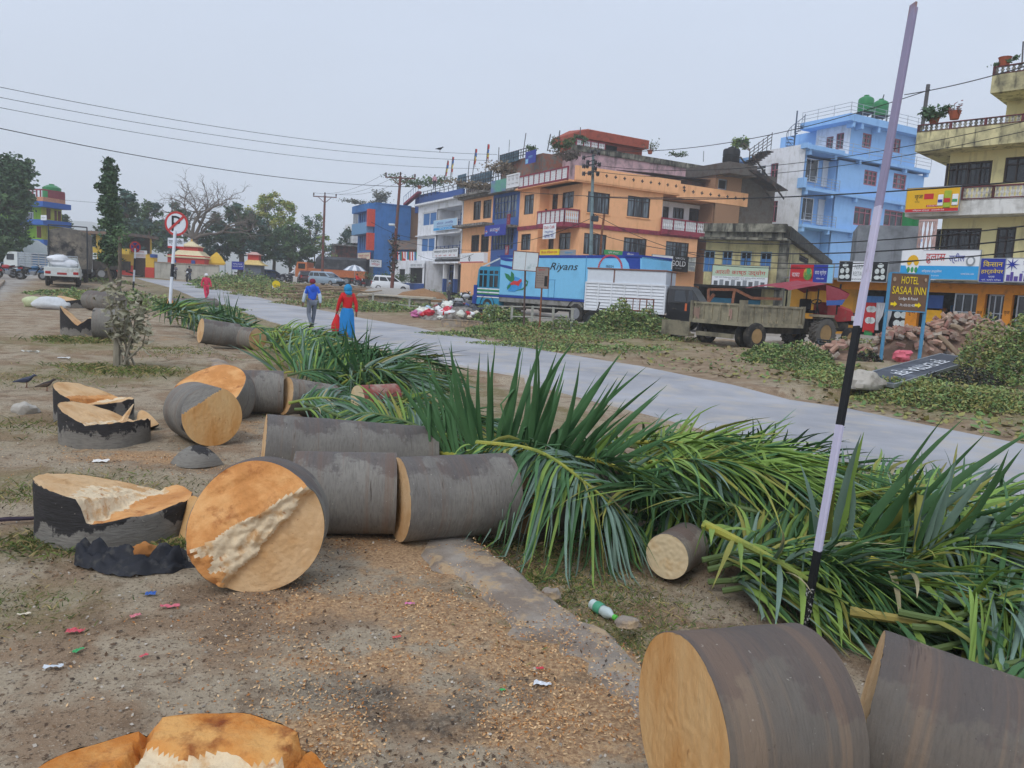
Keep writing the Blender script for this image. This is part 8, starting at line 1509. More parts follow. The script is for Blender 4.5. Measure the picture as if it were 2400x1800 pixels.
    if kind=='scarf': b.blob(J['hd']+Vector((0,-.02,.02))*k,Vector((.115,.125,.14))*k,.06,14,10,3); b.blob(J['nk']+Vector((0,-.04,0))*k,Vector((.12,.1,.08))*k,.05,12,8,4)
    else:
        b.lathe([(.098*k,0),(.104*k,.05*k),(.09*k,.1*k),(.05*k,.135*k),(.01*k,.14*k)],J['hd']+Vector((0,-.012,.02))*k,n=16)
        if kind=='cap': b.loft([[J['hd']+Vector((.09*math.cos(t),.03+.16*abs(math.sin(t)),z))*k for t in np.linspace(0,math.pi,9)] for z in (.03,.045)])
    b.build({'scarf':'headscarf','hair':'hair','cap':'cap','hat':'hat'}[kind],hm,r,smooth=True)
    return r,J,k
CB1=mat('jacket_blue','#2a5fd0',rough=.7,var=.12); CW1=mat('sleeve_pale','#c6d4e3',rough=.7,var=.06); CGR=mat('trouser_grey','#6d7480',rough=.85,var=.12); CRD=mat('sweater_red','#cf2026',rough=.75,var=.12); CBS=mat('skirt_blue','#1f7fc4',rough=.75,var=.15); CPK=mat('cloth_pink','#d83a5c',rough=.8,var=.12)
hd=math.degrees(AS)
r,J,k=person('man in a blue vest with pale sleeves, grey trousers and maroon cap walking away',T(730,26.3)+Vector((0,0,.03)),hd+4,1.67,'walk',CB1,CGR,(mat('cap_maroon','#7b2236',rough=.8),'hat'),fingers=True,sleeve=CW1)
b=MB(); b.blob(J['nk']+Vector((0,-.08,-.07))*k,Vector((.13,.07,.13))*k,.1,14,8,2); b.build('hood',CB1,r,smooth=True)
r,J,k=person('woman in red sweater, blue skirt and blue headscarf holding a red bag',T(812,21.5)+Vector((0,0,.03)),hd+8,1.57,'walk',CRD,None,(mat('scarf_blue','#2389bd',rough=.8,var=.1),'scarf'),fingers=True,skirt=CBS)
q=r.matrix_world if False else Matrix.LocRotScale(r.location,r.rotation_euler,None); hw=q@(J['wrl']+Vector((0,0,-.05))); t=thing('shopping_bag','red carrier bag hanging from the hand of the woman in red','bag',hw,0); b=MB(); b.loft([[Vector((rx*math.cos(a)*(1+.1*math.sin(3*a)),ry*math.sin(a),z)) for a in np.linspace(0,2*math.pi,17)[:-1]] for z,rx,ry in ((-.02,.03,.02),(-.12,.08,.06),(-.3,.15,.1),(-.46,.16,.1),(-.52,.1,.06))]); b.build('bag',CRD,t,smooth=True); MB().tube([(-.03,0,.03),(-.05,0,-.06),(.05,0,-.06),(.03,0,.03)],.008,6).build('handle',CRD,t)
person('figure all in pink red with a white hat walking on the verge',T(483,45.5),hd+200,1.6,'walk',CPK,CPK,(FABW,'hat'))
person('man in dark grey shirt and grey cap standing by the motorcycles',T(1051,48.5),-70,1.68,'stand',mat('shirt_grey','#5a6069',rough=.85),mat('trouser_dark','#4d4c52',rough=.85),(mat('cap_grey','#8f949b',rough=.8),'cap'))
def rider(label,px,d,yaw,tm,lm,hm,bike,bl):
    p=T(px,d); motorbike(bl,p,yaw,bike); q=p+Matrix.Rotation(R_(yaw),3,'Z')@Vector((-.28,0,-.08)); person(label,q,yaw-90,1.6,'sit',tm,lm,hm)
DKC=mat('cloth_dark','#33363f',rough=.85)
rider('rider in dark jacket and helmet coming down the road',442,76,-80,DKC,mat('cloth_blue_grey','#596074',rough=.85),(BLACK,'hat'),'#2a2b30','dark motorcycle ridden down the road towards the camera')
rider('second rider half hidden behind the no parking post',409,80,-75,mat('cloth_tan','#6f6a70',rough=.85),DKC,(BLACK,'hat'),'#3a3d44','dark motorcycle behind the no parking post on the road')
person('person in red jacket sitting beside the small umbrella',T(836,78.6)+Vector((0,0,-.1)),-110,1.6,'sit',CRD,DKC,(HAIR,'hair'))
person('man in white shirt sitting in the far motorcycle row',T(687,91),120,1.65,'sit',FABW,DKC,(FABW,'hat'))
g=Face(B1,'S',.6); a=g.sz(*Z4(425,895)); person('small person in red standing on the maroon railed balcony',g.world(a[0],0,zb-.1),200,1.5,'stand',CRD,CRD,(HAIR,'hair'))
g=Face(B3,'S',-1.6); a=g.sz(*Z3(862,620)); person('person in pale pink standing on the hotel roof',g.world(a[0],0,a[1]-.3),180,1.6,'stand',mat('cloth_rose','#c79aa6',rough=.8),DKC,(HAIR,'hair'))
def bird(label,p,yaw,s,m,m2,fly=False):
    r=thing('bird',label,'bird',p,R_(yaw)); C=[(-.95,.42,.04),(-.6,.5,.1),(-.25,.56,.2),(.1,.62,.24),(.32,.74,.19),(.46,.9,.13),(.56,.97,.11),(.66,.95,.06),(.78,.92,.015)]
    b=MB(); b.loft([[Vector((x,w*.9*math.cos(a),z+w*math.sin(a)))*s for a in np.linspace(0,2*math.pi,11)[:-1]] for x,z,w in C]); b.build('body',m,r,smooth=True); b=MB()
    for sd in (-1,1): b.loft([[Vector((x,sd*(y+.02),z))*s,Vector((x,sd*(y+.05),z-.02))*s,Vector((x,sd*(y-.0),z-h))*s] for x,y,z,h in ((.2,.16,.72,.16),(-.1,.2,.72,.26),(-.5,.12,.6,.16),(-.85,.05,.46,.04))])
    b.build('wings',m2,r,smooth=True); b=MB()
    for sd in (-1,1): b.tube([Vector((0,sd*.09,.4))*s,Vector((.03,sd*.09,.2))*s,Vector((-.02,sd*.09,.0))*s],.018*s,5); b.tube([Vector((-.1,sd*.09,.0))*s,Vector((.12,sd*.09,.0))*s],.014*s,4)
    b.build('legs',mat('bird_leg','#7a4a3a',rough=.7),r); return r
bird('blue grey pigeon standing on the dirt at the left edge',PZ(62,10.4,.01),20,.17,mat('pigeon_blue','#3b4152',rough=.6,var=.2),mat('pigeon_wing','#4a5064',rough=.6,var=.2))
bird('smaller brown dark headed bird right of the pigeon',PZ(110,10.2,.01),50,.15,mat('bird_brown','#3a3130',rough=.7),mat('bird_wing','#6d5d50',rough=.7))
bird('dark bird perched on the topmost overhead wire',P(1031,356,58)+Vector((0,0,.0)),30,.4,BLACK,BLACK)
BGC=[('#e3e6e8','white'),('#c8283a','red'),('#2f9a4a','green'),('#2b57b5','blue'),('#d9d3c0','cream'),('#6fc3a0','mint'),('#c06a9a','pink'),('#e0e2d8','off white'),('#7a2a2a','dark red'),('#9fb9cf','pale blue'),('#d8c64a','yellow'),('#3a3c42','black')]
rb=random.Random(11); hc=T(1066,36)
b=MB(); b.blob(hc+Vector((0,0,-.1)),(1.9,1.0,.62),.2,22,10,3); tag(b.build('rubbish_mound',mat('rubbish_grey','#8b8680',rough=.9,var=.35,sc=6,c2='#5a544c',t=.52,sc2=5)),'low mound of mixed grey refuse under the coloured plastic bags','rubbish heap')
seen={}
for i in range(64):
    a=rb.uniform(0,2*math.pi); q=rb.random()**.6; x=1.95*q*math.cos(a); y=1.0*q*math.sin(a); z=.55*(1-q**1.7)+rb.uniform(0,.1); ci=rb.choice((0,0,0,7,7,1,1,2,3,3,4,5,6,8,9,10,11)); hx,cn=BGC[ci]; s=rb.uniform(.13,.32)
    t=thing('plastic_bag','%s crumpled plastic bag in the rubbish heap by the road'%cn,'plastic bag',hc+Vector((x,y,z)),rb.uniform(0,6),'%s bags in the rubbish heap'%cn); b=MB(); b.blob((0,0,.05),(s,s*rb.uniform(.6,.9),s*rb.uniform(.45,.8)),.28,12,9,i,2.2)
    m=mat('bag_'+cn.replace(' ','_'),hx,rough=.35,var=.1,spec=.5); b.build('bag',m,t,smooth=True); b=MB(); b.loft([[Vector((rr*math.cos(u),rr*math.sin(u),zz)) for u in np.linspace(0,2*math.pi,9)[:-1]] for rr,zz in ((.04,s*.5),(.025,s*.6),(.07,s*.8))],cap=False); b.build('knot',m,t)
t=thing('trough','low grey concrete trough in front of the rubbish heap','trough',T(1083,31.5),R_(-8)); b=MB(); b.bbox((-.85,-.2,-.1),(.85,.2,.24),.03); b.box((-.75,-.22,.24),(.75,-.12,.28)); b.build('trough_body',CONC,t)
BRM=[mat('brick_%d'%i,c,rough=.9,var=.25,sc=9,rnd=.16,c2='#a99a8a',t=.56,sc2=5) for i,c in enumerate(('#9c7466','#ae8a78','#9a8272','#a3978b'))]
pk=T(2245,24.5); lo=T(1990,22.5); ends=[(pk,1.9,1.35),(T(2120,23.5),1.4,.9),(lo,1.2,.42),(T(1890,22.8),.8,.3),(T(2320,25),1.3,1.1)]
def rub(x,y): return max(h*max(0,1-((x-c.x)**2+((y-c.y)/.8)**2)/(w*w)) for c,w,h in ends)
b=MB(); n=46; gxs=np.linspace(lo.x-2.8,pk.x+2.6,n); gys=np.linspace(pk.y-3.2,pk.y+2.4,n); b.loft([[(x,y,zt(x,y)+rub(x,y)-.16+.06*noise.noise((x*4,y*4,0))) for x in gxs] for y in gys],cap=False,closed=False); tag(b.build('rubble',mat('rubble_fines','#8a7060',rough=.95,var=.3,sc=12,bump=.8,bs=20,c2='#6a5648',t=.5)),kind='stuff')
protos=[]
for i in range(4):
    b=MB(); w,d_,h=(.23,.11,.075) if i<2 else (.15,.11,.08); rs=random.Random(i); b.hexa([Vector((x*w/2*rs.uniform(.8,1.05),y*d_/2*rs.uniform(.85,1.05),z*h/2*rs.uniform(.8,1.05))) for x,y,z in ((-1,-1,-1),(1,-1,-1),(1,1,-1),(-1,1,-1),(-1,-1,1),(1,-1,1),(1,1,1),(-1,1,1))]); o=b.build('brick',BRM[i]); tag(o,'broken red brick lying in the rubble heap behind the fallen banner','brick','broken bricks in the rubble heap'); protos.append(o)
k=0; first=set()
while k<296:
    c,w,h=ends[rb.choice((0,0,0,0,1,1,1,2,3,4,4))]; x=c.x+rb.gauss(0,w*.5); y=c.y-abs(rb.gauss(0,w*.45))*.8+.25; hh=rub(x,y)
    if hh<.02: continue
    i=rb.randrange(4); o=protos[i] if i not in first else protos[i].copy()
    if i in first: COL.objects.link(o)
    first.add(i); o.location=(x,y,zt(x,y)+hh-.02+rb.uniform(0,.06)); o.rotation_euler=(rb.gauss(0,.5),rb.gauss(0,.5),rb.uniform(0,6.3)); o.scale=(rb.uniform(1.1,1.6),)*3; k+=1
for i,(x0,y0,x1,y1,lab) in enumerate(((1280,465,1470,400,'grey log on the left foot of the brick heap'),(1580,340,1740,500,'log slanting down the brick heap front'),(1680,265,1760,300,'short pale log at the heap top'),(1850,270,2060,300,'long pale log along the heap top'),(1830,310,2000,365,'dark log below the heap top'))):
    a=P(*Z9(x0,y0),23.2); c=P(*Z9(x1,y1),22.9); t=thing('timber_pole',lab,'log',a,0); b=MB(); b.tube([(0,0,0),(c-a)*.5+Vector((0,0,.03)),c-a],[.085,.08,.07],9); b.build('bark',mat('dry_timber','#8d7b66',rough=.9,var=.25,sc=6,st=(1,1,1)),t,smooth=True)
t=thing('plastic_bag','pink plastic bag caught on the brick heap','plastic bag',P(*Z9(1305,500),22.0),0); b=MB(); b.blob((0,0,.05),(.26,.15,.16),.3,14,9,5,2.4); b.build('bag',mat('bag_bright_pink','#d86a7a',rough=.4),t,smooth=True); MB().tube([(.1,0,.15),(.18,0,.22)],[.04,.01],6).build('knot',mat('bag_bright_pink',''),t)
t=thing('plastic_crate','black slatted plastic crate tipped on the bricks by the tractor wheel','crate',P(*Z9(755,425),23.2),rz=Matrix.Translation(P(*Z9(755,425),23.2))@Matrix.Rotation(.35,4,'X')@Matrix.Rotation(-.2,4,'Z')); b=MB(); CRB=mat('crate_black','#33393f',rough=.5,var=.15)
for z in np.linspace(-.15,.15,5): b.box((-.3,-.2,z-.018),(.3,-.185,z+.018)); b.box((-.3,.185,z-.018),(.3,.2,z+.018)); b.box((-.3,-.185,z-.018),(-.285,.185,z+.018)); b.box((.285,-.185,z-.018),(.3,.185,z+.018))
for x in np.linspace(-.3,.28,7): b.box((x,-.205,-.17),(x+.02,-.184,.17)); b.box((x,.184,-.17),(x+.02,.205,.17))
for y in np.linspace(-.18,.16,4): b.box((-.305,y,-.17),(-.284,y+.02,.17)); b.box((.284,y,-.17),(.305,y+.02,.17))
b.build('slats',CRB,t); MB().box((-.3,-.2,-.18),(.3,.2,-.168)).build('bottom',CRB,t)
def rock(label,p,s,m,seed,flat=-.3): b=MB(); b.blob((0,0,0),s,.22,16,11,seed,1.6,flat*s[2]); o=b.build('stone',m,smooth=True); o.location=p; tag(o,label,'stone')
STN=mat('pale_stone','#b5afa5',rough=.9,var=.15,sc=5,bump=.6,bs=14,c2='#8d877d',t=.54,sc2=4)
rock('big pale boulder at the road edge left of the fallen banner',GT(2025,915)+Vector((0,0,.1)),(.34,.26,.26),STN,3); rock('grey stone on the dirt at the left edge below the pigeons',PZ(58,8.6,.03),(.14,.11,.1),STN,8); rock('rounded pale stone at the pavement rim, upper one',PZ(1290,4.32,-.03),(.06,.05,.04),CONC,12); rock('rounded pale stone at the pavement rim beside the bottle',PZ(1470,3.98,-.02),(.07,.05,.035),CONC,17)
BRN2=mat('cut_branch_bark','#8a7762',rough=.9,var=.3,sc=4,rnd=.18);
for i in range(58):
    px=rb.choice((rb.uniform(628,760),rb.uniform(700,860),rb.uniform(760,900))); d=rb.uniform(50,66); p=T(px,d); a=rb.gauss(.1,.5); L_=rb.uniform(1.2,3.6); t=thing('cut_branch','grey brown cut branch in the long pile beyond the road','branch',p+Vector((0,0,rb.uniform(.05,.55))),a,'cut branches in the pile beyond the road'); r0=rb.uniform(.04,.1); MB().tube([(-L_/2,0,0),(-L_/5,rb.gauss(0,.12),rb.gauss(.05,.05)),(L_/4,rb.gauss(0,.15),rb.gauss(.05,.08)),(L_/2,rb.gauss(0,.2),rb.gauss(.05,.15))],[r0,r0*.9,r0*.7,r0*.4],6).build('wood',BRN2,t,smooth=True)
for nm,lab,px,py,d,s,m,seed in (('gravel_heap','grey gravel heap before the white car',920,694,56,(2.6,1.2,.75),mat('gravel','#a09b94',rough=.95,var=.35,sc=30,bump=.7,bs=40),5),('soil_heap','brown soil heap right of the gravel',992,700,54,(1.8,1.,.8),mat('brown_soil','#927152',rough=.95,var=.25,sc=10,bump=.7,bs=20),6),('soil_heap','low brown earth mound among the cut branches',845,690,57,(1.6,1.,.5),mat('brown_soil',''),7)):
    q=T(px,d); b=MB(); b.blob((0,0,0),s,.14,26,12,seed,1.8,-.1); o=b.build(nm,m,smooth=True); o.location=q; tag(o,lab,'heap')
def railing(label,pts,cv,d0,d1,posts):
    q=[P(*cv(*p),d0+(d1-d0)*i/(len(pts)-1)) for i,p in enumerate(pts)]; t=thing('pipe_railing',label,'railing',q[0],0);
    for dz in (0,-.42): b=MB(); b.tube([x-q[0]+Vector((0,0,dz)) for x in q],.028,8); b.build('rail',mat('rail_pale','#a3a39b',rough=.7,var=.15,c2='#7d705f',t=.6),t)
    for f in posts:
        f*=len(q)-1; i=min(int(f),len(q)-2); x=q[i].lerp(q[i+1],f-i); b=MB(); zz=zt(x.x,x.y)-.2; b.box((x.x-q[0].x-.05,x.y-q[0].y-.05,zz-q[0].z),(x.x-q[0].x+.05,x.y-q[0].y+.05,x.z-q[0].z+.05)); b.build('post',mat('rail_pale',''),t)
railing('pale pipe railing with concrete posts behind the rubbish heap',[(-340,600),(40,640),(370,655)],Z7,46,41,(.05,.5,.98)); railing('pale pipe railing with posts in front of the blue truck',[(820,715),(1200,722),(1600,745)],Z7,33,31,(.02,.25,.5,.75,.97))
t=thing('low_wall','low broken concrete wall slab left of the pipe railing','wall',T(*(Z2(1870,0)[0],47)),R_(-10)); b=MB(); b.bbox((-1.6,-.2,-.2),(2.3,.2,.55),.04); b.build('wall',CONC,t); MB().bbox((-1.9,-.4,.55),(2.6,.3,.68),.03).build('coping_slab',mat('slab_pale','#b5aa98',rough=.9,var=.15),t)
t=thing('milestone','small white and yellow kilometre stone among the weeds','milestone',T(Z2(650,0)[0],60),R_(20)); MB().bbox((-.3,-.12,-.1),(.3,.12,.6),.03).build('stone',WPAINT,t); b=MB(); b.lathe([(.3,-.125),(.3,.125)],(0,0,.6),(0,1,0),20); b.build('yellow_top',YTXT,t)
gxa=np.array(xs); gya=np.array(ys)
def zgrid(x,y):
    i=np.clip(np.searchsorted(gxa,x)-1,0,len(gxa)-2); j=np.clip(np.searchsorted(gya,y)-1,0,len(gya)-2); fx=(x-gxa[i])/(gxa[i+1]-gxa[i]); fy=(y-gya[j])/(gya[j+1]-gya[j])
    return gz[j,i]*(1-fx)*(1-fy)+gz[j,i+1]*fx*(1-fy)+gz[j+1,i]*(1-fx)*fy+gz[j+1,i+1]*fx*fy
WD=[mat('weed_leaf','#67834a',rough=.65,var=.25,sc=2),mat('weed_pale','#97a768',rough=.7,var=.25,sc=2),mat('weed_olive','#8f8c50',rough=.7,var=.25,sc=2),mat('weed_dark','#4a5a3e',rough=.7,var=.25,sc=2),mat('weed_dry','#8a7a58',rough=.8,var=.25,sc=2),mat('weed_black','#3c3a36',rough=.8,var=.3,sc=3)]
def cover(name,patches,mixp):
    VV=[];mi=[]
    for px,py,d,rx,ry,h,n,s,mx_ in patches:
        c=T(px,d) if d else GT(px,py); a=rng.uniform(0,2*math.pi,n); q=rng.uniform(0,1,n)**.55; x=c.x+rx*q*np.cos(a); y=c.y+ry*q*np.sin(a); lump=np.array([.7+.5*noise.noise((xx*1.3,yy*1.3,0)) for xx,yy in zip(x,y)])
        z=zgrid(x,y)+h*lump*(1-q**2.2)*rng.uniform(.35,1.05,n)+.02; VV.append(leafquads(np.stack([x,y,z],-1),s,.45,.5)); mi.append(rng.choice(6,size=n,p=mx_))
    o=quadcloud(name,np.concatenate(VV),WD,None,np.concatenate(mi)); tag(o,kind='stuff'); return o
WG=[.42,.24,.12,.17,.05,0]; WO=[.22,.3,.34,.09,.05,0]; WB=[.05,0,.05,.2,.1,.6]; WDY=[.2,.2,.2,.1,.3,0]
cover('hedge_cuttings',[(1480,0,31,2.4,1.0,1.45,6500,.13,WG),(1330,0,31.5,2.8,.9,.6,3000,.11,WG),(1400,0,28,2.6,.9,.25,1800,.1,WG),(1170,0,33,1.4,.8,1.1,2600,.13,WG),(1150,0,30,1.0,.8,.35,900,.11,WG),(1215,0,28,1.5,1.2,.3,1400,.1,WDY),(1330,0,25.5,2.2,1.0,.22,1600,.09,WDY),(1240,0,23.5,2.2,.9,.2,1500,.09,WG),(1420,0,22.5,2.,.8,.16,1000,.09,WG),(1110,0,27,2.2,1.,.25,1400,.1,WG),(1560,0,27.5,1.8,.7,.2,800,.1,WDY),
 (1850,0,20.2,1.15,.8,.65,3000,.09,WG),(1800,0,21.8,.8,.5,.4,1100,.1,WG),(1900,0,18.3,1.0,.6,.22,1200,.08,WG),(1960,0,16.8,1.0,.6,.2,1300,.08,WO),(2040,0,15.6,1.0,.6,.22,1600,.075,WO),(2120,0,14.8,1.0,.7,.28,2000,.075,WO),(2220,0,14.4,1.0,.8,.5,3000,.075,WO),(2320,0,14.2,1.0,.8,.55,3000,.075,WO),
 (2375,0,17.6,1.4,1.1,2.1,7500,.085,WO),(2450,0,16.5,1.4,1.2,1.5,4200,.085,WG),(2250,0,16.6,1.15,.7,.36,3000,.075,WB),(2160,0,17.2,.6,.4,.3,900,.08,WB),(2030,0,21.4,.45,.3,.5,500,.1,WB),(1935,0,21.,.25,.2,.5,250,.12,WG),(2010,0,26,1.6,.6,.6,1400,.1,WDY),(2180,0,15.2,.5,.3,.4,500,.08,WO)],None)
cover('undergrowth',[(570,0,66,5,3,.9,2400,.22,WG),(560,0,76,5,3,1.5,2200,.26,WG),(600,0,60,5,3,.8,2200,.2,WDY),(690,0,54,5,2.5,.7,2200,.18,WDY),(760,0,47,3.5,1.5,.5,1500,.15,WDY),(830,0,43,3,1.5,.55,1500,.14,WG),(900,0,41,2.5,1.2,.45,1300,.14,WG),(960,0,46,3,1.2,.6,1200,.15,WG),(1130,0,44,2.5,.8,.6,900,.14,WG),(640,0,70,6,2,.7,1500,.22,WDY),(340,0,36,5,2.5,.55,2400,.16,WG),(280,0,40,5,2.2,.6,2000,.17,WG),(215,0,42,3,1.5,.3,800,.15,WDY),(430,0,32,3,1.6,.35,1200,.14,WG),(1060,0,62,3,1,.7,600,.18,WG),(1000,0,66,3,1,.6,500,.18,WG),(250,0,56,3,1,.4,500,.2,WDY)],None)
def blades(name,patches,mats,p):
    VV=[];mi=[]
    for px,py,rx,ry,n,h in patches:
        c=G(px,py); x=c.x+rng.normal(size=n)*rx*.5; y=c.y+rng.normal(size=n)*ry*.5; z=zgrid(x,y); B_=np.stack([x,y,z],-1); t=rng.normal(size=(n,3))*np.array([.5,.5,.1]); t[:,2]=abs(t[:,2])+.55; hh=(h*rng.uniform(.4,1.2,n))[:,None]; s=np.stack([rng.normal(size=n),rng.normal(size=n),np.zeros(n)],-1); s/=np.linalg.norm(s,axis=1)[:,None]; w=hh*.05+.0012
        VV.append(np.stack([B_-s*w,B_+s*w,B_+t*hh*.6+s*w*.7,B_+t*hh*np.array([1.25,1.25,.85])],1)); mi.append(rng.choice(len(mats),size=n,p=p))
    tag(quadcloud(name,np.concatenate(VV),mats,None,np.concatenate(mi)),kind='stuff')
GB=[mat('grass_green','#6c7c3e',rough=.8,var=.25,sc=3),mat('grass_dry','#a08f62',rough=.85,var=.25,sc=3),mat('grass_dark','#4d5a33',rough=.8,var=.25,sc=3)]
blades('grass',[(300,872,.8,.6,1500,.12),(210,860,.7,.4,500,.1),(175,805,.8,.6,1000,.15),(90,890,1.2,1.0,900,.06),(130,1275,.4,.25,900,.07),(60,1160,.5,.3,500,.06),(430,1240,.3,.15,400,.08),(380,1275,.5,.1,500,.08),(1420,1460,.45,.3,1600,.035),(1330,1330,.5,.45,2200,.045),(1260,1320,.06,.06,160,.07),(40,1420,.4,.3,400,.04),(250,1140,.8,.4,700,.05),(330,1180,.7,.3,500,.05),(20,1000,1,.6,700,.06),(1480,1380,.5,.4,1400,.04),(1250,1260,.4,.3,900,.06),(700,960,.8,.5,500,.06),(420,830,1,1,900,.08)],GB,[.4,.35,.25])
def flakes(name,n,dens,size,mats,asp=.6,lift=.004,yr=(1.7,9.5)):
    m=n*6; y=yr[0]+(yr[1]-yr[0])*rng.uniform(0,1,m)**1.5; x=rng.uniform(-.75,.72,m)*y*1.0; u_=-x*math.sin(AS)+y*math.cos(AS); v_=x*math.cos(AS)+y*math.sin(AS); k=dens(x,y,v_); keep=rng.uniform(0,1,m)<k; x,y=x[keep][:n],y[keep][:n]; nn=len(x); z=zgrid(x,y)+lift+rng.uniform(0,.006,nn)
    on=(x*math.cos(AS)+y*math.sin(AS)); z=np.where((on>1.75)&(on<2.15),z+.03,z)
    d=rng.normal(size=(nn,3)); d[:,2]*=.35; d/=np.linalg.norm(d,axis=1)[:,None]; up=rng.normal(size=(nn,3))*.45+np.array([0,0,1]); s=np.cross(d,up); s/=np.linalg.norm(s,axis=1)[:,None]; L_=(size*rng.uniform(.4,1.5,nn))[:,None]; C=np.stack([x,y,z],-1)
    tag(quadcloud(name,np.stack([C-d*L_*.5-s*L_*asp*.3,C+d*L_*.1-s*L_*asp*.5,C+d*L_*.5+s*L_*asp*.2,C-d*L_*.1+s*L_*asp*.5],1),mats,None,rng.integers(0,len(mats),nn)),kind='stuff')
def gsum(L_):
    cs=[(G(a,b_) ,rx,ry,s) for a,b_,rx,ry,s in L_]
    def f(x,y,v):
        k=np.zeros_like(x)
        for c,rx,ry,s in cs: k=np.maximum(k,s*np.exp(-((x-c.x)/rx)**2-((y-c.y)/ry)**2))
        nn_=np.array([noise.noise((a*2.2,b_*2.2,3)) for a,b_ in zip(x,y)]); return np.clip(k*(1+2.4*nn_)*.85,0,1)
    return f
SAWL=[(1000,1310,.75,.45,1),(1180,1300,.5,.35,1),(1000,1420,.8,.4,.95),(1280,1540,.7,.35,.9),(1430,1660,.55,.35,1),(850,1560,.6,.3,.6),(700,1420,.5,.3,.6),(1250,1720,.7,.25,1),(760,1720,.3,.25,.9),(600,1500,.6,.3,.35),(330,1070,.9,.5,.9),(560,1000,.6,.8,.6),(240,1060,.5,.4,.6),(1100,1480,.6,.3,.9),(950,1650,.7,.3,.75)]
flakes('sawdust',23000,gsum(SAWL),.013,[mat('saw_a','#c99a68',rough=.9,var=.2,sc=40),mat('saw_b','#dcb98c',rough=.9,var=.2,sc=40),mat('saw_c','#a8703e',rough=.9,var=.2,sc=40)],.45)
flakes('leaf_litter',7500,lambda x,y,v:np.clip(.35+.9*np.array([noise.noise((a*1.3,b_*1.3,7)) for a,b_ in zip(x,y)]),0,1),.02,[mat('lit_a','#5d4a3a',rough=.9),mat('lit_b','#7a624b',rough=.9),mat('lit_c','#4d4239',rough=.9)],.5)
flakes('pebbles',5000,lambda x,y,v:np.full_like(x,.5),.012,[mat('peb_a','#b8afa2',rough=.9),mat('peb_b','#8f877c',rough=.9)],.9)
flakes('hedge_litter',2600,lambda x,y,v:np.where((v>12)&(v<18),.8,0.),.12,[WD[0],WD[2],WD[4]],.6,.03,(10,26))
def scrap(name,label,px,py,s,c,yaw=0,asp=.5,z=.0,cat='litter'):
    p=G(px,py); zz=float(zgrid(np.array([p.x]),np.array([p.y]))[0])+.006+z; n=7; b=MB(); rs=random.Random(int(px*3+py)); rows=[[(s*(i/n-.5),s*asp*(jj/3-.5),s*.16*rs.random()+.004) for i in range(n+1)] for jj in range(4)]; b.loft(rows,cap=False,closed=False); o=b.build(name,mat('scrap_'+c.strip('#'),c,rough=.4,var=.1,spec=.5)); o.location=(p.x,p.y,zz); o.rotation_euler=(0,0,yaw); tag(o,label,cat)
for a in (('wrapper','red printed wrapper on the bare dirt at the lower left',176,1482,.075,'#c94a55',.1),('wrapper','green wrapper scrap below the red printed wrapper',182,1532,.05,'#2f9a55',1.2),('wrapper','white folded paper near the orange stump lobes',124,1574,.075,'#cfd6dc',.2,.3),('wrapper','thin red scrap above the orange stump middle',337,1551,.035,'#c94a55',1),('wrapper','pink wrapper strip under the black cloth',398,1426,.09,'#d06a78',.2,.3),('wrapper','small pink scrap left of the pink strip',318,1446,.05,'#d27a84',.8),('wrapper','blue bottle cap shaped scrap at the black cloth edge',353,1395,.05,'#2f5fae',.3,.8),('wrapper','white and orange paper triangle below the bark chip',237,1088,.13,'#e9e6e0',.3,.5),('wrapper','pink and white wrapper right of the big split log',960,1419,.05,'#d878a8',.2,.4),('wrapper','white sachet on the sawdust right of the burnt patch',1271,1610,.075,'#dfe3e8',-.1,.45),('wrapper','red scrap above the burnt patch',929,1500,.04,'#cc5050',.5),('wrapper','small red scrap on the sawdust above the white sachet',1266,1568,.035,'#cc3a4a',.4),('wrapper','red scrap left of the rounded pale stones',1206,1436,.03,'#d24a5a',.9),('wrapper','bright green tuft of plastic on the pavement rim',1456,1471,.04,'#3fae3a',.2,.8),('wrapper','tiny green scrap left of the white sachet',1177,1620,.025,'#3fae5a',.4),('wrapper','cream paper twist at the left edge',56,1443,.06,'#d8cdb8',.3,.3),('wood_splinter','pale flat wood sliver on the sawdust right of centre',1184,1396,.12,'#e6d6bd',.6,.22),('wrapper','grey flat pebble like scrap beside the near banded log',1493,1606,.04,'#8f9aa6',.1,.6),('wrapper','white paper left of the sapling on the grass',72,828,.3,'#cfcfc8',.1,.3),('wrapper','white scraps by the kerb in the far yard',150,885 if False else 842,.2,'#d5d5d0',.5,.4)): scrap(*a)
p=G(1414,1400); zz=float(zgrid(np.array([p.x]),np.array([p.y]))[0])+.035; t=thing('plastic_bottle','clear crushed plastic bottle with green label and cap on the verge','bottle',(p.x,p.y,zz),rz=Matrix.Translation((p.x,p.y,zz))@Matrix.Rotation(-1.0,4,'Z')@Matrix.Rotation(math.pi/2,4,'Y')); MB().lathe([(.02,-.1),(.030,-.09),(.030,.02),(.033,.04),(.03,.055),(.014,.085),(.013,.1)],n=16).build('bottle',mat('bottle_plastic','#b9c7c4',rough=.2,spec=.6),t,smooth=True); MB().lathe([(.0335,-.05),(.0345,-.045),(.0345,.0),(.0335,.005)],n=16,cap=False).build('label',mat('label_green','#4d9a78',rough=.4),t,smooth=True); MB().lathe([(.015,.098),(.016,.118),(.013,.122)],n=12).build('cap',mat('cap_green','#5fc04a',rough=.4),t)
c0=PZ(330,4.35,0); n1,n2=46,22; b=MB(); rows=[]
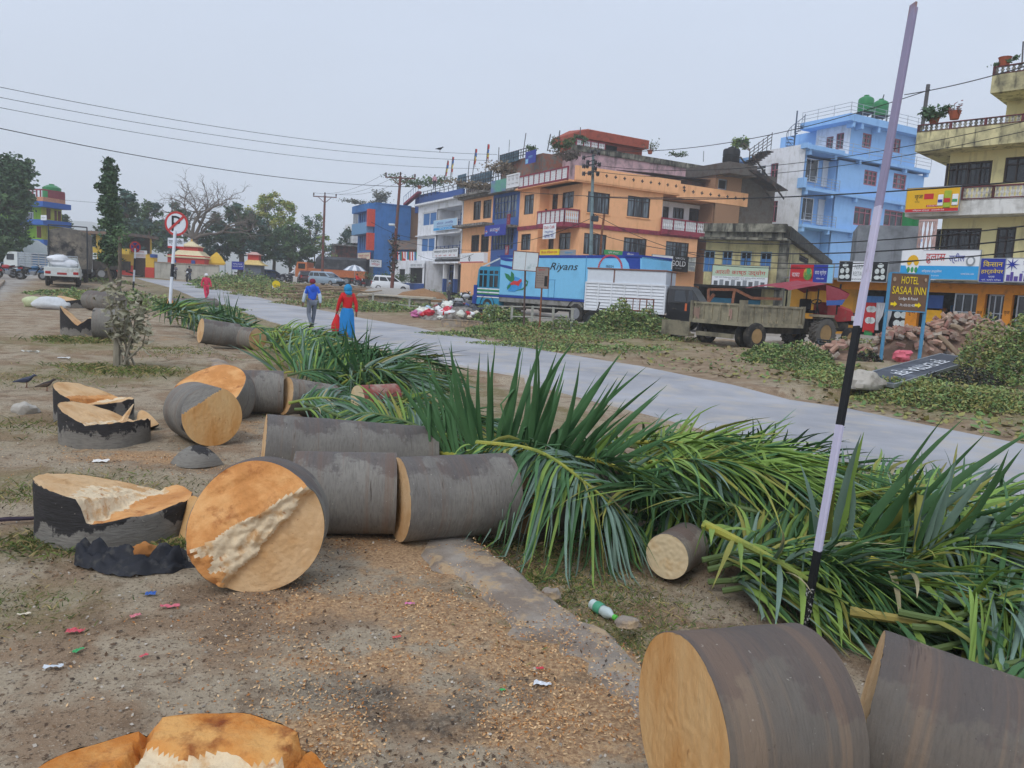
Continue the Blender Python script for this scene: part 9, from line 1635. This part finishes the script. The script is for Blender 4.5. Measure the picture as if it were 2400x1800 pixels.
for i in range(n1):
    s=i/(n1-1); x=-.36+1.0*s; hw=(.13*math.sin(math.pi*min(1,s*1.55))**.5 if s<.62 else .0)+.028+.02*noise.noise((s*9,0,0)); cy=-.05*s-.06*math.sin(s*5)*s; row=[]
    for jj in range(n2):
        v=jj/(n2-1)*2-1; xx=c0.x+x+.03*noise.noise((s*6,v*2,1)); yy=c0.y+cy+v*hw*1.0+.03*noise.noise((s*5,v*2,2)); hgt=(1-v*v)*(.12 if s<.62 else .035)*(.45+1.1*abs(noise.noise((s*11,v*3.1,4))))+.035*max(0,noise.noise((s*22,v*6,5)))
        row.append((xx,yy,zt(xx,yy)+hgt+.012))
    rows.append(row)
b.loft(rows,cap=False,closed=False); o=b.build('cloth',mat('black_cloth','#23252c',rough=.7,var=.35,sc=18,c2='#4a4844',t=.6,sc2=12),smooth=2); tag(o,'crumpled dirty black cloth on the dirt in front of the big split log','cloth')
rock('orange brown wood lump lying on the black cloth',(c0.x+.03,c0.y-.03,.09),(.075,.06,.05),mat('lump_orange','#a8703a',rough=.9,var=.3,sc=9,c2='#6a4526',t=.55),21)
t=thing('cord','dark twisted strip lying at the left edge beside the stepped stump','strip',PZ(20,4.95,.015),0); MB().tube([(-.12,-.05,0),(-.0,-.01,.01),(.12,.04,.006),(.2,.09,.01)],[.014,.016,.014,.006],6).build('strip',mat('strip_purple','#3d3340',rough=.8),t)
def sack(label,px,d,s,yaw,m,seed):
    q=T(px,d); t=thing('sack',label,'sack',q,yaw); b=MB(); b.blob((0,0,s[2]*.75),s,.12,18,11,seed,1.5,-s[2]*.7); b.build('sack_body',m,t,smooth=True); b=MB(); b.blob((s[0]*.98,0,s[2]*.7),(s[0]*.16,s[1]*.5,s[2]*.35),.2,10,7,seed); b.build('tied_mouth',m,t,smooth=True)
sack('big white woven sack lying by the kerb',118,28.8,(.62,.34,.27),.1,mat('woven_white','#ccd0d2',rough=.8,var=.1,sc=12),4); sack('pale yellow green sack behind the white one',80,29.6,(.38,.3,.24),.4,mat('woven_green','#bcc39a',rough=.8,var=.15,sc=8),6)
